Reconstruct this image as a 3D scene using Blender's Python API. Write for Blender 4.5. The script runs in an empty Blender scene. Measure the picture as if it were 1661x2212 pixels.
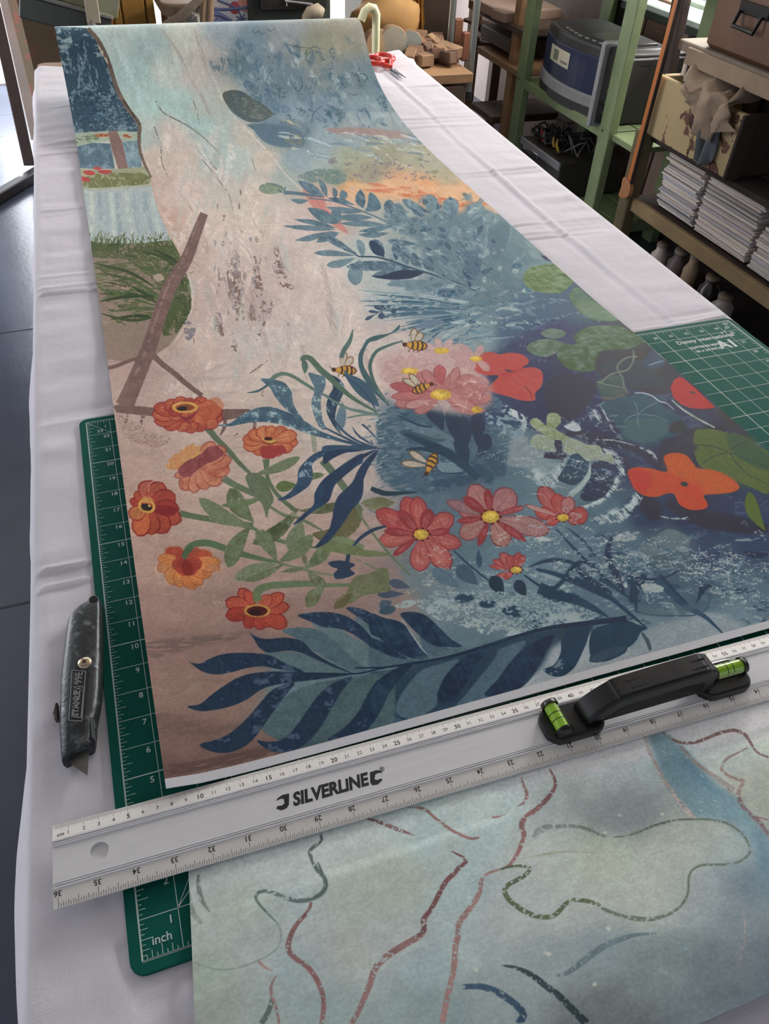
import bpy, bmesh, math, random
import numpy as np
from mathutils import Vector, Matrix
# ------------------------------------------------------------------ camera, light, exposure
SC = bpy.context.scene
COL = SC.collection
F = 1652.8
CAM = np.array([0.07368, -0.18950, 0.54056])
ROT = np.array([[0.94484586, -0.32530183, 0.03801351],
                [-0.19739133, -0.65822146, -0.72648549],
                [0.26134837, 0.67891327, -0.68612958]])      # rows: right, down, forward
cd = bpy.data.cameras.new('camera')
cam = bpy.data.objects.new('camera', cd)
COL.objects.link(cam)
cd.sensor_fit = 'HORIZONTAL'
cd.sensor_width = 36.0
cd.lens = F * 36.0 / 1661.0
cd.clip_start = 0.02
m = Matrix.Identity(4)
for i in range(3):
    m[i][0] = ROT[0][i]
    m[i][1] = -ROT[1][i]
    m[i][2] = -ROT[2][i]
    m[i][3] = CAM[i]
cam.matrix_world = m
SC.camera = cam
w = bpy.data.worlds.new('overcast_sky')
SC.world = w
w.use_nodes = True
bg = w.node_tree.nodes['Background']
bg.inputs['Color'].default_value = (0.80, 0.86, 1.0, 1)
bg.inputs['Strength'].default_value = 0.74


def area_light(name, loc, target, sx, sy, power, color):
    d = bpy.data.lights.new(name, 'AREA')
    d.shape = 'RECTANGLE'
    d.size = sx
    d.size_y = sy
    d.energy = power
    d.color = color
    o = bpy.data.objects.new(name, d)
    COL.objects.link(o)
    o.location = loc
    v = Vector(target) - Vector(loc)
    o.rotation_euler = v.to_track_quat('-Z', 'Y').to_euler()
    o.visible_camera = True
    return o


# daylight entering by the window in the right wall and by the garden door in the far wall, plus an added fill at left
area_light('window_daylight', (2.38, 2.20, 0.72), (0.3, 1.5, -0.1), 1.1, 0.9, 128, (1.0, 0.97, 0.94))
area_light('door_daylight', (0.75, 5.30, 0.65), (0.4, 2.0, -0.1), 2.6, 1.9, 110, (0.90, 0.94, 1.0))
area_light('near_window_daylight', (2.38, 0.75, 0.95), (0.35, 0.75, 0.0), 1.0, 0.7, 8, (1.0, 0.97, 0.95))
area_light('left_fill_light', (-2.45, 3.3, 0.35), (1.9, 2.2, -0.3), 1.8, 2.0, 92, (0.95, 0.96, 1.0))  # added fill lamp, no door on this side; brightens the shelves at right
sd = bpy.data.lights.new('sun', 'SUN')
sd.energy = 34.0
sd.angle = 0.02
sd.color = (1.0, 0.95, 0.86)
so = bpy.data.objects.new('sun', sd)
COL.objects.link(so)
so.rotation_euler = Vector((-0.10, -1.0, -1.22)).to_track_quat('-Z', 'Y').to_euler()
SC.view_settings.view_transform = 'Standard'
SC.view_settings.look = 'None'
SC.view_settings.gamma = 1.0
SC.view_settings.use_curve_mapping = False
SC.view_settings.exposure = 0.0
FLOOR = -0.76


# ------------------------------------------------------------------ helpers
def at(px, py, axis, val):
    """world point where the photo's line of sight crosses the plane  axis = val"""
    d = ROT.T @ np.array([(px - 830.5) / F, (py - 1106) / F, 1.0])
    t = (val - CAM[axis]) / d[axis]
    return Vector(CAM + t * d)


def lin(c):
    c = np.asarray(c, float)
    return np.where(c <= 0.04045, c / 12.92, ((c + 0.055) / 1.055) ** 2.4)


def hexrgb(h):
    h = h.lstrip('#')
    return np.array([int(h[i:i + 2], 16) / 255.0 for i in (0, 2, 4)])


def mat(name, hexcol, rough=0.6, metal=0.0, var=0.12, scale=20.0, bump=0.0, bscale=None, hex2=None,
        stretch=None, spec=0.5, thr=None):
    M = bpy.data.materials.new(name)
    M.use_nodes = True
    nt = M.node_tree
    b = nt.nodes['Principled BSDF']
    b.inputs['Roughness'].default_value = rough
    b.inputs['Metallic'].default_value = metal
    b.inputs['Specular IOR Level'].default_value = spec
    tc = nt.nodes.new('ShaderNodeTexCoord')
    mp = nt.nodes.new('ShaderNodeMapping')
    if stretch:
        mp.inputs['Scale'].default_value = stretch
    nt.links.new(tc.outputs['Object'], mp.inputs['Vector'])
    nz = nt.nodes.new('ShaderNodeTexNoise')
    nz.inputs['Scale'].default_value = scale
    nz.inputs['Detail'].default_value = 5
    nz.inputs['Roughness'].default_value = 0.6
    nt.links.new(mp.outputs['Vector'], nz.inputs['Vector'])
    cr = nt.nodes.new('ShaderNodeValToRGB')
    c = lin(hexrgb(hexcol))
    if hex2:
        c2 = lin(hexrgb(hex2))
        lo, hi = (0.40, 0.60) if thr is None else thr
        cr.color_ramp.elements[0].position = lo
        cr.color_ramp.elements[1].position = hi
        cr.color_ramp.elements[0].color = (*c, 1)
        cr.color_ramp.elements[1].color = (*c2, 1)
    else:
        cr.color_ramp.elements[0].position = 0.25
        cr.color_ramp.elements[1].position = 0.75
        cr.color_ramp.elements[0].color = (*np.clip(c * (1 - var), 0, 1), 1)
        cr.color_ramp.elements[1].color = (*np.clip(c * (1 + var), 0, 1), 1)
    nt.links.new(nz.outputs['Fac'], cr.inputs['Fac'])
    nt.links.new(cr.outputs['Color'], b.inputs['Base Color'])
    if bump:
        n2 = nt.nodes.new('ShaderNodeTexNoise')
        n2.inputs['Scale'].default_value = bscale or scale * 4
        n2.inputs['Detail'].default_value = 4
        nt.links.new(mp.outputs['Vector'], n2.inputs['Vector'])
        bp = nt.nodes.new('ShaderNodeBump')
        bp.inputs['Strength'].default_value = bump
        bp.inputs['Distance'].default_value = 0.002
        nt.links.new(n2.outputs['Fac'], bp.inputs['Height'])
        nt.links.new(bp.outputs['Normal'], b.inputs['Normal'])
    return M


def emit_mat(name, hexcol, strength):
    M = bpy.data.materials.new(name)
    M.use_nodes = True
    nt = M.node_tree
    nt.nodes.remove(nt.nodes['Principled BSDF'])
    e = nt.nodes.new('ShaderNodeEmission')
    e.inputs['Color'].default_value = (*lin(hexrgb(hexcol)), 1)
    e.inputs['Strength'].default_value = strength
    nt.links.new(e.outputs[0], nt.nodes['Material Output'].inputs['Surface'])
    return M


class MB:
    """collects shapes, links them as one mesh object"""
    def __init__(s):
        s.v = []
        s.f = []
        s.sm = []

    def add(s, V, Fc, smooth=False):
        o = len(s.v)
        s.v += [tuple(p) for p in V]
        s.f += [tuple(i + o for i in f) for f in Fc]
        s.sm += [smooth] * len(Fc)
        return s

    def box(s, c, d, rz=0.0, bev=0.0, R=None):
        hx, hy, hz = d[0] / 2, d[1] / 2, d[2] / 2
        c = Vector(c)
        R = R or Matrix.Rotation(rz, 3, 'Z')
        b = min(bev, hx * .9, hy * .9, hz * .9)
        if b <= 0:
            P = [Vector((x, y, z)) for z in (-hz, hz) for y in (-hy, hy) for x in (-hx, hx)]
            Q = [(0, 2, 3, 1), (4, 5, 7, 6), (0, 1, 5, 4), (2, 6, 7, 3), (0, 4, 6, 2), (1, 3, 7, 5)]
            return s.add([R @ p + c for p in P], Q)
        P = []
        for z, ins in ((-hz, b), (-hz + b, 0), (hz - b, 0), (hz, b)):
            x, y = hx - ins, hy - ins
            q = b if ins == 0 else b * .3
            for (a, e) in ((-x + q, -y), (x - q, -y), (x, -y + q), (x, y - q), (x - q, y), (-x + q, y), (-x, y - q), (-x, -y + q)):
                P.append(R @ Vector((a, e, z)) + c)
        Q = [tuple(reversed(range(8))), tuple(range(24, 32))]
        for k in range(3):
            for i in range(8):
                j = (i + 1) % 8
                Q.append((k * 8 + i, k * 8 + j, k * 8 + 8 + j, k * 8 + 8 + i))
        return s.add(P, Q)

    def bar(s, p0, p1, w, d, up=(0, 0, 1), bev=0.0):
        """plank from p0 to p1; w measured across, d along 'up'"""
        p0, p1 = Vector(p0), Vector(p1)
        a = (p1 - p0)
        L = a.length
        a.normalize()
        u = Vector(up)
        sd = a.cross(u)
        if sd.length < 1e-4:
            sd = a.cross(Vector((1, 0, 0)))
        sd.normalize()
        n = sd.cross(a).normalized()
        R = Matrix((a, sd, n)).transposed()
        return s.box((p0 + p1) / 2, (L, w, d), R=R, bev=bev)

    def tube(s, pts, r, n=8, caps=True, smooth=True):
        pts = [Vector(p) for p in pts]
        rr = r if isinstance(r, (list, tuple)) else [r] * len(pts)
        V, Q = [], []
        prev = None
        for i, p in enumerate(pts):
            t = (pts[min(i + 1, len(pts) - 1)] - pts[max(i - 1, 0)]).normalized()
            if prev is None:
                u = t.cross(Vector((0, 0, 1)))
                if u.length < 1e-3:
                    u = t.cross(Vector((1, 0, 0)))
            else:
                u = prev - t * prev.dot(t)
            u.normalize()
            prev = u
            w_ = t.cross(u)
            for k in range(n):
                a = 2 * math.pi * k / n
                V.append(p + (u * math.cos(a) + w_ * math.sin(a)) * rr[i])
        for i in range(len(pts) - 1):
            for k in range(n):
                j = (k + 1) % n
                Q.append((i * n + k, i * n + n + k, i * n + n + j, i * n + j))
        s.add(V, Q, smooth)
        if caps:
            s.add(V[:n], [tuple(range(n))])
            s.add(V[-n:], [tuple(reversed(range(n)))])
        return s

    def prism(s, poly, z0, z1, T=None, bev=0.0):
        """closed 2-D outline extruded from z0 to z1, T: 4x4"""
        n = len(poly)
        T = T or Matrix.Identity(4)
        rings = [(z0, 0.0), (z1, 0.0)] if bev == 0 else [(z0, 0.0), (z1 - bev, 0.0), (z1 - bev * .3, bev * .3), (z1, bev)]
        area = sum(poly[i][0] * poly[(i + 1) % n][1] - poly[(i + 1) % n][0] * poly[i][1] for i in range(n))
        if area < 0:
            poly = poly[::-1]
        P = []
        for z, ins in rings:
            for i in range(n):
                a, b, c = Vector(poly[i - 1]), Vector(poly[i]), Vector(poly[(i + 1) % n])
                if ins:
                    e1 = (b - a).normalized()
                    e2 = (c - b).normalized()
                    nn = Vector((-e1.y - e2.y, e1.x + e2.x))
                    if nn.length > 1e-6:
                        b = b + nn.normalized() * ins
                P.append(T @ Vector((b.x, b.y, z)))
        k = len(rings)
        Q = [tuple(reversed(range(n))), tuple(range((k - 1) * n, k * n))]
        for r in range(k - 1):
            for i in range(n):
                j = (i + 1) % n
                Q.append((r * n + i, r * n + j, r * n + n + j, r * n + n + i))
        return s.add(P, Q)

    def lathe(s, prof, c=(0, 0, 0), n=20, T=None):
        c = Vector(c)
        V, Q = [], []
        for (r, z) in prof:
            for k in range(n):
                a = 2 * math.pi * k / n
                p = Vector((r * math.cos(a), r * math.sin(a), z))
                V.append((T @ p if T else p) + c)
        for i in range(len(prof) - 1):
            for k in range(n):
                j = (k + 1) % n
                Q.append((i * n + k, i * n + j, i * n + n + j, i * n + n + k))
        return s.add(V, Q, True)

    def build(s, name, material, parent=None, loc=None):
        me = bpy.data.meshes.new(name)
        me.from_pydata(s.v, [], s.f)
        me.polygons.foreach_set('use_smooth', s.sm)
        me.materials.append(material)
        me.update()
        o = bpy.data.objects.new(name, me)
        COL.objects.link(o)
        if parent is not None:
            o.parent = parent
            o.matrix_parent_inverse = parent_world(parent).inverted()
        return o


def parent_world(o):
    M = o.matrix_basis.copy()
    if o.parent:
        return parent_world(o.parent) @ o.matrix_parent_inverse @ M
    return M


def empty(name, loc, label, cat, group=None):
    o = bpy.data.objects.new(name, None)
    o.empty_display_size = 0.05
    COL.objects.link(o)
    o.location = loc
    o['label'] = label
    o['category'] = cat
    if group:
        o['group'] = group
    return o


def tag(o, label, cat, group=None):
    o['label'] = label
    o['category'] = cat
    if group:
        o['group'] = group
    return o


def struct(o):
    o['kind'] = 'structure'
    return o


def text_geo(txt, size, extr=0.00004, offset=0.0, shear=0.0, spacing=1.0, center=True):
    """verts/faces of a line of lettering in its own plane"""
    cu = bpy.data.curves.new('t', 'FONT')
    cu.body = txt
    cu.size = size
    cu.extrude = extr
    cu.offset = offset
    cu.shear = shear
    cu.space_character = spacing
    cu.resolution_u = 3
    if center:
        cu.align_x = 'CENTER'
        cu.align_y = 'CENTER'
    o = bpy.data.objects.new('t', cu)
    COL.objects.link(o)
    dg = bpy.context.evaluated_depsgraph_get()
    dg.update()
    me = o.evaluated_get(dg).to_mesh()
    V = [v.co.copy() for v in me.vertices]
    Fc = [tuple(p.vertices) for p in me.polygons]
    o.evaluated_get(dg).to_mesh_clear()
    bpy.data.objects.remove(o)
    bpy.data.curves.remove(cu)
    return V, Fc


_tc = {}


def put_text(mb, txt, size, T, **k):
    key = (txt, size, tuple(sorted(k.items())))
    if key not in _tc:
        _tc[key] = text_geo(txt, size, **k)
    V, Fc = _tc[key]
    mb.add([T @ v for v in V], Fc)


def dup(o, parent=None):
    c = o.copy()
    COL.objects.link(c)
    if parent is not None:
        c.parent = parent
    for ch in [x for x in bpy.data.objects if x.parent == o]:
        dup(ch, c)
    return c
# ------------------------------------------------------------------ room shell
GREYCOL = '#bcbcbc'
GREY = False                     # True: plain grey sheets, used to read the light falling on the print
#LT0
LT_X, LT_Y = [0.045, 0.07, 0.12, 0.25, 0.4, 0.52, 0.6, 0.66, 0.7], [0.125, 0.2, 0.3, 0.42, 0.56, 0.7, 0.9, 1.1, 1.3, 1.42, 1.5, 1.57, 1.63, 1.69, 1.74, 1.78, 1.8]
LT_G = np.array([[(0.603, 0.578, 0.578, 0.013, 0.012, 0.012), (0.581, 0.567, 0.567, 0.010, 0.011, 0.011), (0.567, 0.553, 0.553, 0.011, 0.011, 0.011), (0.586, 0.572, 0.575, 0.015, 0.015, 0.013), (0.558, 0.544, 0.534, 0.022, 0.022, 0.021), (0.585, 0.575, 0.560, 0.029, 0.028, 0.028), (0.585, 0.575, 0.560, 0.029, 0.028, 0.028), (0.585, 0.575, 0.560, 0.029, 0.028, 0.028), (0.585, 0.575, 0.560, 0.029, 0.028, 0.028)], [(0.612, 0.597, 0.586, 0.016, 0.016, 0.015), (0.589, 0.575, 0.575, 0.013, 0.013, 0.013), (0.589, 0.575, 0.575, 0.013, 0.013, 0.013), (0.597, 0.583, 0.583, 0.016, 0.017, 0.017), (0.585, 0.571, 0.575, 0.029, 0.030, 0.028), (0.597, 0.582, 0.572, 0.038, 0.038, 0.036), (0.602, 0.587, 0.577, 0.043, 0.043, 0.041), (0.602, 0.587, 0.577, 0.043, 0.043, 0.041), (0.602, 0.587, 0.577, 0.043, 0.043, 0.041)], [(0.661, 0.631, 0.616, 0.020, 0.021, 0.021), (0.623, 0.594, 0.594, 0.018, 0.018, 0.018), (0.612, 0.597, 0.597, 0.016, 0.016, 0.016), (0.616, 0.601, 0.605, 0.021, 0.021, 0.020), (0.636, 0.606, 0.606, 0.033, 0.033, 0.033), (0.633, 0.607, 0.592, 0.050, 0.048, 0.048), (0.616, 0.606, 0.590, 0.058, 0.056, 0.056), (0.647, 0.616, 0.621, 0.058, 0.058, 0.056), (0.647, 0.637, 0.621, 0.058, 0.055, 0.056)], [(0.680, 0.653, 0.653, 0.026, 0.024, 0.024), (0.661, 0.631, 0.631, 0.020, 0.021, 0.021), (0.634, 0.619, 0.619, 0.019, 0.019, 0.019), (0.653, 0.623, 0.623, 0.024, 0.025, 0.025), (0.653, 0.643, 0.627, 0.039, 0.037, 0.038), (0.674, 0.641, 0.631, 0.060, 0.061, 0.058), (0.659, 0.632, 0.623, 0.076, 0.073, 0.070), (0.654, 0.645, 0.635, 0.087, 0.083, 0.080), (0.654, 0.638, 0.628, 0.087, 0.087, 0.084)], [(0.720, 0.688, 0.672, 0.029, 0.030, 0.030), (0.692, 0.676, 0.661, 0.028, 0.028, 0.028), (0.680, 0.665, 0.665, 0.026, 0.026, 0.026), (0.704, 0.672, 0.672, 0.030, 0.030, 0.030), (0.708, 0.675, 0.680, 0.043, 0.044, 0.041), (0.729, 0.695, 0.702, 0.066, 0.066, 0.063), (0.716, 0.706, 0.696, 0.089, 0.086, 0.082), (0.729, 0.694, 0.684, 0.100, 0.101, 0.097), (0.723, 0.695, 0.686, 0.112, 0.109, 0.105)], [(0.728, 0.711, 0.695, 0.034, 0.034, 0.034), (0.716, 0.699, 0.683, 0.032, 0.032, 0.032), (0.716, 0.683, 0.679, 0.032, 0.032, 0.034), (0.723, 0.706, 0.690, 0.036, 0.036, 0.036), (0.753, 0.736, 0.719, 0.045, 0.046, 0.046), (0.782, 0.747, 0.736, 0.065, 0.065, 0.062), (0.778, 0.749, 0.731, 0.085, 0.082, 0.082), (0.785, 0.748, 0.737, 0.099, 0.100, 0.096), (0.798, 0.760, 0.750, 0.111, 0.112, 0.108)], [(0.751, 0.718, 0.713, 0.038, 0.038, 0.041), (0.735, 0.702, 0.702, 0.038, 0.039, 0.039), (0.751, 0.718, 0.718, 0.038, 0.038, 0.038), (0.763, 0.746, 0.725, 0.040, 0.040, 0.043), (0.800, 0.765, 0.748, 0.047, 0.048, 0.048), (0.831, 0.795, 0.777, 0.058, 0.059, 0.059), (0.855, 0.817, 0.806, 0.073, 0.074, 0.071), (0.845, 0.834, 0.803, 0.087, 0.084, 0.081), (0.861, 0.822, 0.811, 0.098, 0.099, 0.095)], [(0.805, 0.788, 0.770, 0.044, 0.045, 0.045), (0.788, 0.753, 0.753, 0.045, 0.045, 0.045), (0.798, 0.758, 0.758, 0.040, 0.043, 0.043), (0.828, 0.788, 0.788, 0.042, 0.045, 0.045), (0.867, 0.830, 0.812, 0.049, 0.049, 0.050), (0.893, 0.837, 0.843, 0.054, 0.055, 0.052), (0.906, 0.868, 0.856, 0.066, 0.067, 0.064), (0.925, 0.886, 0.874, 0.075, 0.076, 0.073), (0.931, 0.891, 0.879, 0.082, 0.083, 0.080)], [(0.846, 0.811, 0.793, 0.041, 0.042, 0.042), (0.816, 0.781, 0.768, 0.039, 0.040, 0.038), (0.826, 0.791, 0.773, 0.034, 0.035, 0.035), (0.857, 0.821, 0.803, 0.036, 0.037, 0.037), (0.883, 0.846, 0.834, 0.041, 0.041, 0.039), (0.910, 0.872, 0.859, 0.045, 0.046, 0.044), (0.931, 0.893, 0.880, 0.053, 0.054, 0.051), (0.952, 0.932, 0.894, 0.062, 0.062, 0.063), (0.972, 0.939, 0.906, 0.071, 0.069, 0.066)], [(0.795, 0.761, 0.749, 0.033, 0.033, 0.031), (0.804, 0.774, 0.757, 0.028, 0.026, 0.027), (0.813, 0.779, 0.766, 0.024, 0.024, 0.022), (0.861, 0.826, 0.796, 0.025, 0.026, 0.024), (0.903, 0.853, 0.835, 0.031, 0.029, 0.030), (0.931, 0.893, 0.861, 0.035, 0.036, 0.034), (0.948, 0.915, 0.878, 0.045, 0.043, 0.043), (0.970, 0.931, 0.899, 0.053, 0.053, 0.051), (0.992, 0.958, 0.919, 0.061, 0.059, 0.060)], [(0.791, 0.757, 0.745, 0.026, 0.027, 0.025), (0.783, 0.749, 0.737, 0.022, 0.023, 0.021), (0.804, 0.770, 0.740, 0.020, 0.021, 0.019), (0.834, 0.800, 0.770, 0.021, 0.022, 0.021), (0.875, 0.839, 0.826, 0.027, 0.027, 0.026), (0.921, 0.884, 0.853, 0.031, 0.031, 0.029), (0.940, 0.907, 0.875, 0.040, 0.038, 0.036), (0.962, 0.929, 0.896, 0.047, 0.045, 0.043), (0.990, 0.956, 0.899, 0.052, 0.050, 0.051)], [(0.749, 0.720, 0.704, 0.023, 0.021, 0.022), (0.757, 0.724, 0.712, 0.019, 0.019, 0.018), (0.757, 0.728, 0.712, 0.019, 0.018, 0.018), (0.800, 0.770, 0.740, 0.022, 0.021, 0.019), (0.844, 0.813, 0.783, 0.025, 0.024, 0.022), (0.889, 0.857, 0.826, 0.029, 0.027, 0.026), (0.912, 0.880, 0.848, 0.035, 0.033, 0.032), (0.954, 0.902, 0.870, 0.042, 0.040, 0.038), (0.962, 0.910, 0.878, 0.047, 0.045, 0.043)], [(0.715, 0.687, 0.687, 0.016, 0.015, 0.015), (0.715, 0.687, 0.672, 0.016, 0.015, 0.015), (0.731, 0.699, 0.687, 0.016, 0.016, 0.015), (0.757, 0.728, 0.715, 0.019, 0.018, 0.016), (0.800, 0.770, 0.757, 0.022, 0.021, 0.019), (0.866, 0.830, 0.800, 0.023, 0.023, 0.022), (0.889, 0.857, 0.822, 0.029, 0.027, 0.028), (0.912, 0.857, 0.843, 0.035, 0.036, 0.034), (0.940, 0.888, 0.857, 0.040, 0.038, 0.036)], [(0.648, 0.621, 0.609, 0.012, 0.011, 0.010), (0.636, 0.624, 0.609, 0.011, 0.010, 0.010), (0.648, 0.636, 0.621, 0.012, 0.011, 0.011), (0.690, 0.660, 0.648, 0.013, 0.014, 0.012), (0.748, 0.715, 0.703, 0.016, 0.016, 0.015), (0.790, 0.757, 0.728, 0.018, 0.019, 0.018), (0.800, 0.766, 0.753, 0.022, 0.022, 0.021), (0.839, 0.804, 0.774, 0.027, 0.028, 0.026), (0.866, 0.813, 0.800, 0.031, 0.032, 0.030)], [(0.561, 0.534, 0.550, 0.007, 0.007, 0.006), (0.561, 0.537, 0.550, 0.007, 0.006, 0.006), (0.561, 0.548, 0.548, 0.007, 0.007, 0.007), (0.584, 0.570, 0.572, 0.009, 0.009, 0.008), (0.621, 0.592, 0.595, 0.011, 0.012, 0.010), (0.644, 0.633, 0.618, 0.014, 0.013, 0.013), (0.687, 0.656, 0.641, 0.015, 0.015, 0.016), (0.696, 0.665, 0.653, 0.018, 0.019, 0.017), (0.724, 0.692, 0.680, 0.019, 0.020, 0.018)], [(0.534, 0.523, 0.523, 0.007, 0.006, 0.006), (0.534, 0.510, 0.523, 0.007, 0.006, 0.006), (0.532, 0.521, 0.521, 0.009, 0.008, 0.008), (0.570, 0.545, 0.545, 0.009, 0.008, 0.008), (0.581, 0.556, 0.556, 0.010, 0.010, 0.010), (0.603, 0.592, 0.592, 0.013, 0.012, 0.012), (0.644, 0.615, 0.603, 0.014, 0.014, 0.013), (0.656, 0.626, 0.630, 0.015, 0.016, 0.014), (0.684, 0.653, 0.641, 0.017, 0.017, 0.016)], [(0.636, 0.624, 0.609, 0.011, 0.010, 0.010), (0.624, 0.609, 0.595, 0.010, 0.010, 0.010), (0.633, 0.607, 0.592, 0.013, 0.012, 0.012), (0.630, 0.618, 0.607, 0.014, 0.013, 0.012), (0.719, 0.690, 0.675, 0.014, 0.013, 0.013), (0.728, 0.699, 0.684, 0.018, 0.016, 0.017), (0.757, 0.740, 0.712, 0.019, 0.019, 0.018), (0.813, 0.779, 0.766, 0.024, 0.024, 0.022), (0.839, 0.804, 0.774, 0.027, 0.028, 0.026)]])
LS_X, LS_Y = [0.04, 0.12, 0.2, 0.3, 0.4, 0.5, 0.6], [-0.12, -0.1, -0.07, -0.03, 0, 0.035]
LS_G = np.array([[(0.612, 0.598, 0.612, 0.009, 0.009, 0.009), (0.639, 0.624, 0.639, 0.010, 0.010, 0.010), (0.572, 0.559, 0.559, 0.008, 0.008, 0.008), (0.440, 0.431, 0.440, 0.005, 0.004, 0.005), (0.440, 0.431, 0.440, 0.005, 0.004, 0.005), (0.440, 0.431, 0.440, 0.005, 0.004, 0.005), (0.440, 0.431, 0.440, 0.005, 0.004, 0.005)], [(0.612, 0.598, 0.612, 0.009, 0.009, 0.009), (0.639, 0.624, 0.639, 0.010, 0.010, 0.010), (0.572, 0.559, 0.559, 0.008, 0.008, 0.008), (0.584, 0.556, 0.570, 0.009, 0.010, 0.009), (0.584, 0.556, 0.570, 0.009, 0.010, 0.009), (0.584, 0.556, 0.570, 0.009, 0.010, 0.009), (0.584, 0.556, 0.570, 0.009, 0.010, 0.009)], [(0.612, 0.598, 0.612, 0.009, 0.009, 0.009), (0.639, 0.624, 0.639, 0.010, 0.010, 0.010), (0.636, 0.621, 0.621, 0.011, 0.011, 0.011), (0.633, 0.618, 0.618, 0.013, 0.013, 0.013), (0.597, 0.583, 0.586, 0.016, 0.017, 0.015), (0.597, 0.583, 0.586, 0.016, 0.017, 0.015), (0.597, 0.583, 0.586, 0.016, 0.017, 0.015)], [(0.612, 0.598, 0.612, 0.009, 0.009, 0.009), (0.624, 0.609, 0.609, 0.010, 0.010, 0.010), (0.624, 0.609, 0.609, 0.010, 0.010, 0.010), (0.550, 0.537, 0.537, 0.012, 0.013, 0.013), (0.530, 0.517, 0.504, 0.016, 0.016, 0.016), (0.530, 0.517, 0.504, 0.016, 0.016, 0.016), (0.530, 0.517, 0.504, 0.016, 0.016, 0.016)], [(0.584, 0.570, 0.570, 0.009, 0.009, 0.009), (0.598, 0.584, 0.584, 0.009, 0.009, 0.009), (0.595, 0.567, 0.581, 0.010, 0.011, 0.010), (0.495, 0.482, 0.482, 0.008, 0.008, 0.008), (0.390, 0.381, 0.392, 0.008, 0.007, 0.007), (0.390, 0.381, 0.392, 0.008, 0.007, 0.007), (0.390, 0.381, 0.392, 0.008, 0.007, 0.007)], [(0.475, 0.462, 0.462, 0.006, 0.006, 0.006), (0.438, 0.429, 0.429, 0.007, 0.006, 0.006), (0.419, 0.396, 0.408, 0.005, 0.005, 0.005), (0.293, 0.284, 0.293, 0.002, 0.002, 0.002), (0.211, 0.204, 0.219, 0.002, 0.002, 0.002), (0.199, 0.194, 0.199, 0.020, 0.018, 0.020), (0.199, 0.194, 0.199, 0.020, 0.018, 0.020)]])


def LIGHT(x, y):
    X, Y, G = (LT_X, LT_Y, LT_G) if y > .095 else (LS_X, LS_Y, LS_G)
    fx = float(np.interp(x, X, range(len(X))))
    fy = float(np.interp(y, Y, range(len(Y))))
    i, j = min(int(fy), len(Y) - 2), min(int(fx), len(X) - 2)
    a, b = fy - i, fx - j
    return (G[i, j] * (1 - b) + G[i, j + 1] * b) * (1 - a) + (G[i + 1, j] * (1 - b) + G[i + 1, j + 1] * b) * a
#LT1


def noise_floor():
    M = mat('painted_concrete', '#3c4252', rough=.20, scale=3.0, var=.18, bump=.15, bscale=60, spec=.5)
    return M


WALLX = 2.25
BACKY = 5.0
fl = MB().box((.7, 1.8, FLOOR - .05), (6.4, 7.6, .1)).build('floor', noise_floor())
struct(fl)
# slabs' joints, sunk strips of darker filler
jt = MB()
for y in (2.23, 1.05, -.2, 3.4, 4.5):
    jt.box((.7, y, FLOOR + .0002), (6.2, .006, .0006))
j = jt.build('floor_joint', mat('joint_filler', '#2c2d33', rough=.9), fl)
plaster = mat('whitewashed_wall', '#a89c97', rough=.9, scale=5, var=.10, bump=.4, bscale=40)
# right wall with window opening (y 2.42-3.35, z -.03 up)
wy0, wy1, wz0, wz1 = 1.50, 2.98, -.03, 1.15
ny0, ny1, nz0, nz1 = .10, 1.25, .55, 1.35      # nearer window, outside the picture
W = MB()
W.box((WALLX + .06, (ny0 - 2.0) / 2, .44), (.12, ny0 + 2.0, 2.4))
W.box((WALLX + .06, (ny0 + ny1) / 2, (FLOOR + nz0) / 2), (.12, ny1 - ny0, nz0 - FLOOR))
W.box((WALLX + .06, (ny0 + ny1) / 2, (nz1 + 1.64) / 2), (.12, ny1 - ny0, 1.64 - nz1))
W.box((WALLX + .06, (ny1 + wy0) / 2, .44), (.12, wy0 - ny1, 2.4))
W.box((WALLX + .06, (wy1 + BACKY) / 2, .44), (.12, BACKY - wy1, 2.4))
W.box((WALLX + .06, (wy0 + wy1) / 2, (FLOOR + wz0) / 2), (.12, wy1 - wy0, wz0 - FLOOR))
W.box((WALLX + .06, (wy0 + wy1) / 2, (wz1 + 1.64) / 2), (.12, wy1 - wy0, 1.64 - wz1))
wr = struct(W.build('wall_right', plaster))


def window(name, y0, y1, z0, z1, m_):
    win = MB()
    for y in (y0 + .02, y1 - .02, (y0 + y1) / 2):
        win.box((WALLX + .06, y, (z0 + z1) / 2), (.05, .045, z1 - z0), bev=.004)
    for z in (z0 + .02, z1 - .02, (z0 + z1) / 2):
        win.box((WALLX + .06, (y0 + y1) / 2, z), (.046, y1 - y0, .04), bev=.004)
    return struct(win.build(name, m_))


wpm = mat('pale_window_paint', '#a9b3a8', rough=.5)
wf = window('window_1', wy0, wy1, wz0, wz1, wpm)
window('window_2', ny0, ny1, nz0, nz1, wpm)
sill = MB().box((WALLX - .035, (wy0 + wy1) / 2, wz0 + .012), (.15, wy1 - wy0 + .1, .022), bev=.004).build('window_sill', mat('sill_paint', '#aeb8b0', rough=.5), wf)
u_ = MB().box((WALLX - .03, (wy0 + wy1) / 2, wz0 - .02), (.06, wy1 - wy0 + .06, .035), bev=.004).build('sill_underside', mat('dark_green_underside', '#39433c', rough=.6), wf)  # dark green strip along the underside of the sill
gm = bpy.data.materials.new('window_glass')
gm.use_nodes = True
gb = gm.node_tree.nodes['Principled BSDF']
gb.inputs['Transmission Weight'].default_value = 1
gb.inputs['Roughness'].default_value = .02
gb.inputs['IOR'].default_value = 1.01
gl = MB()
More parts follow.
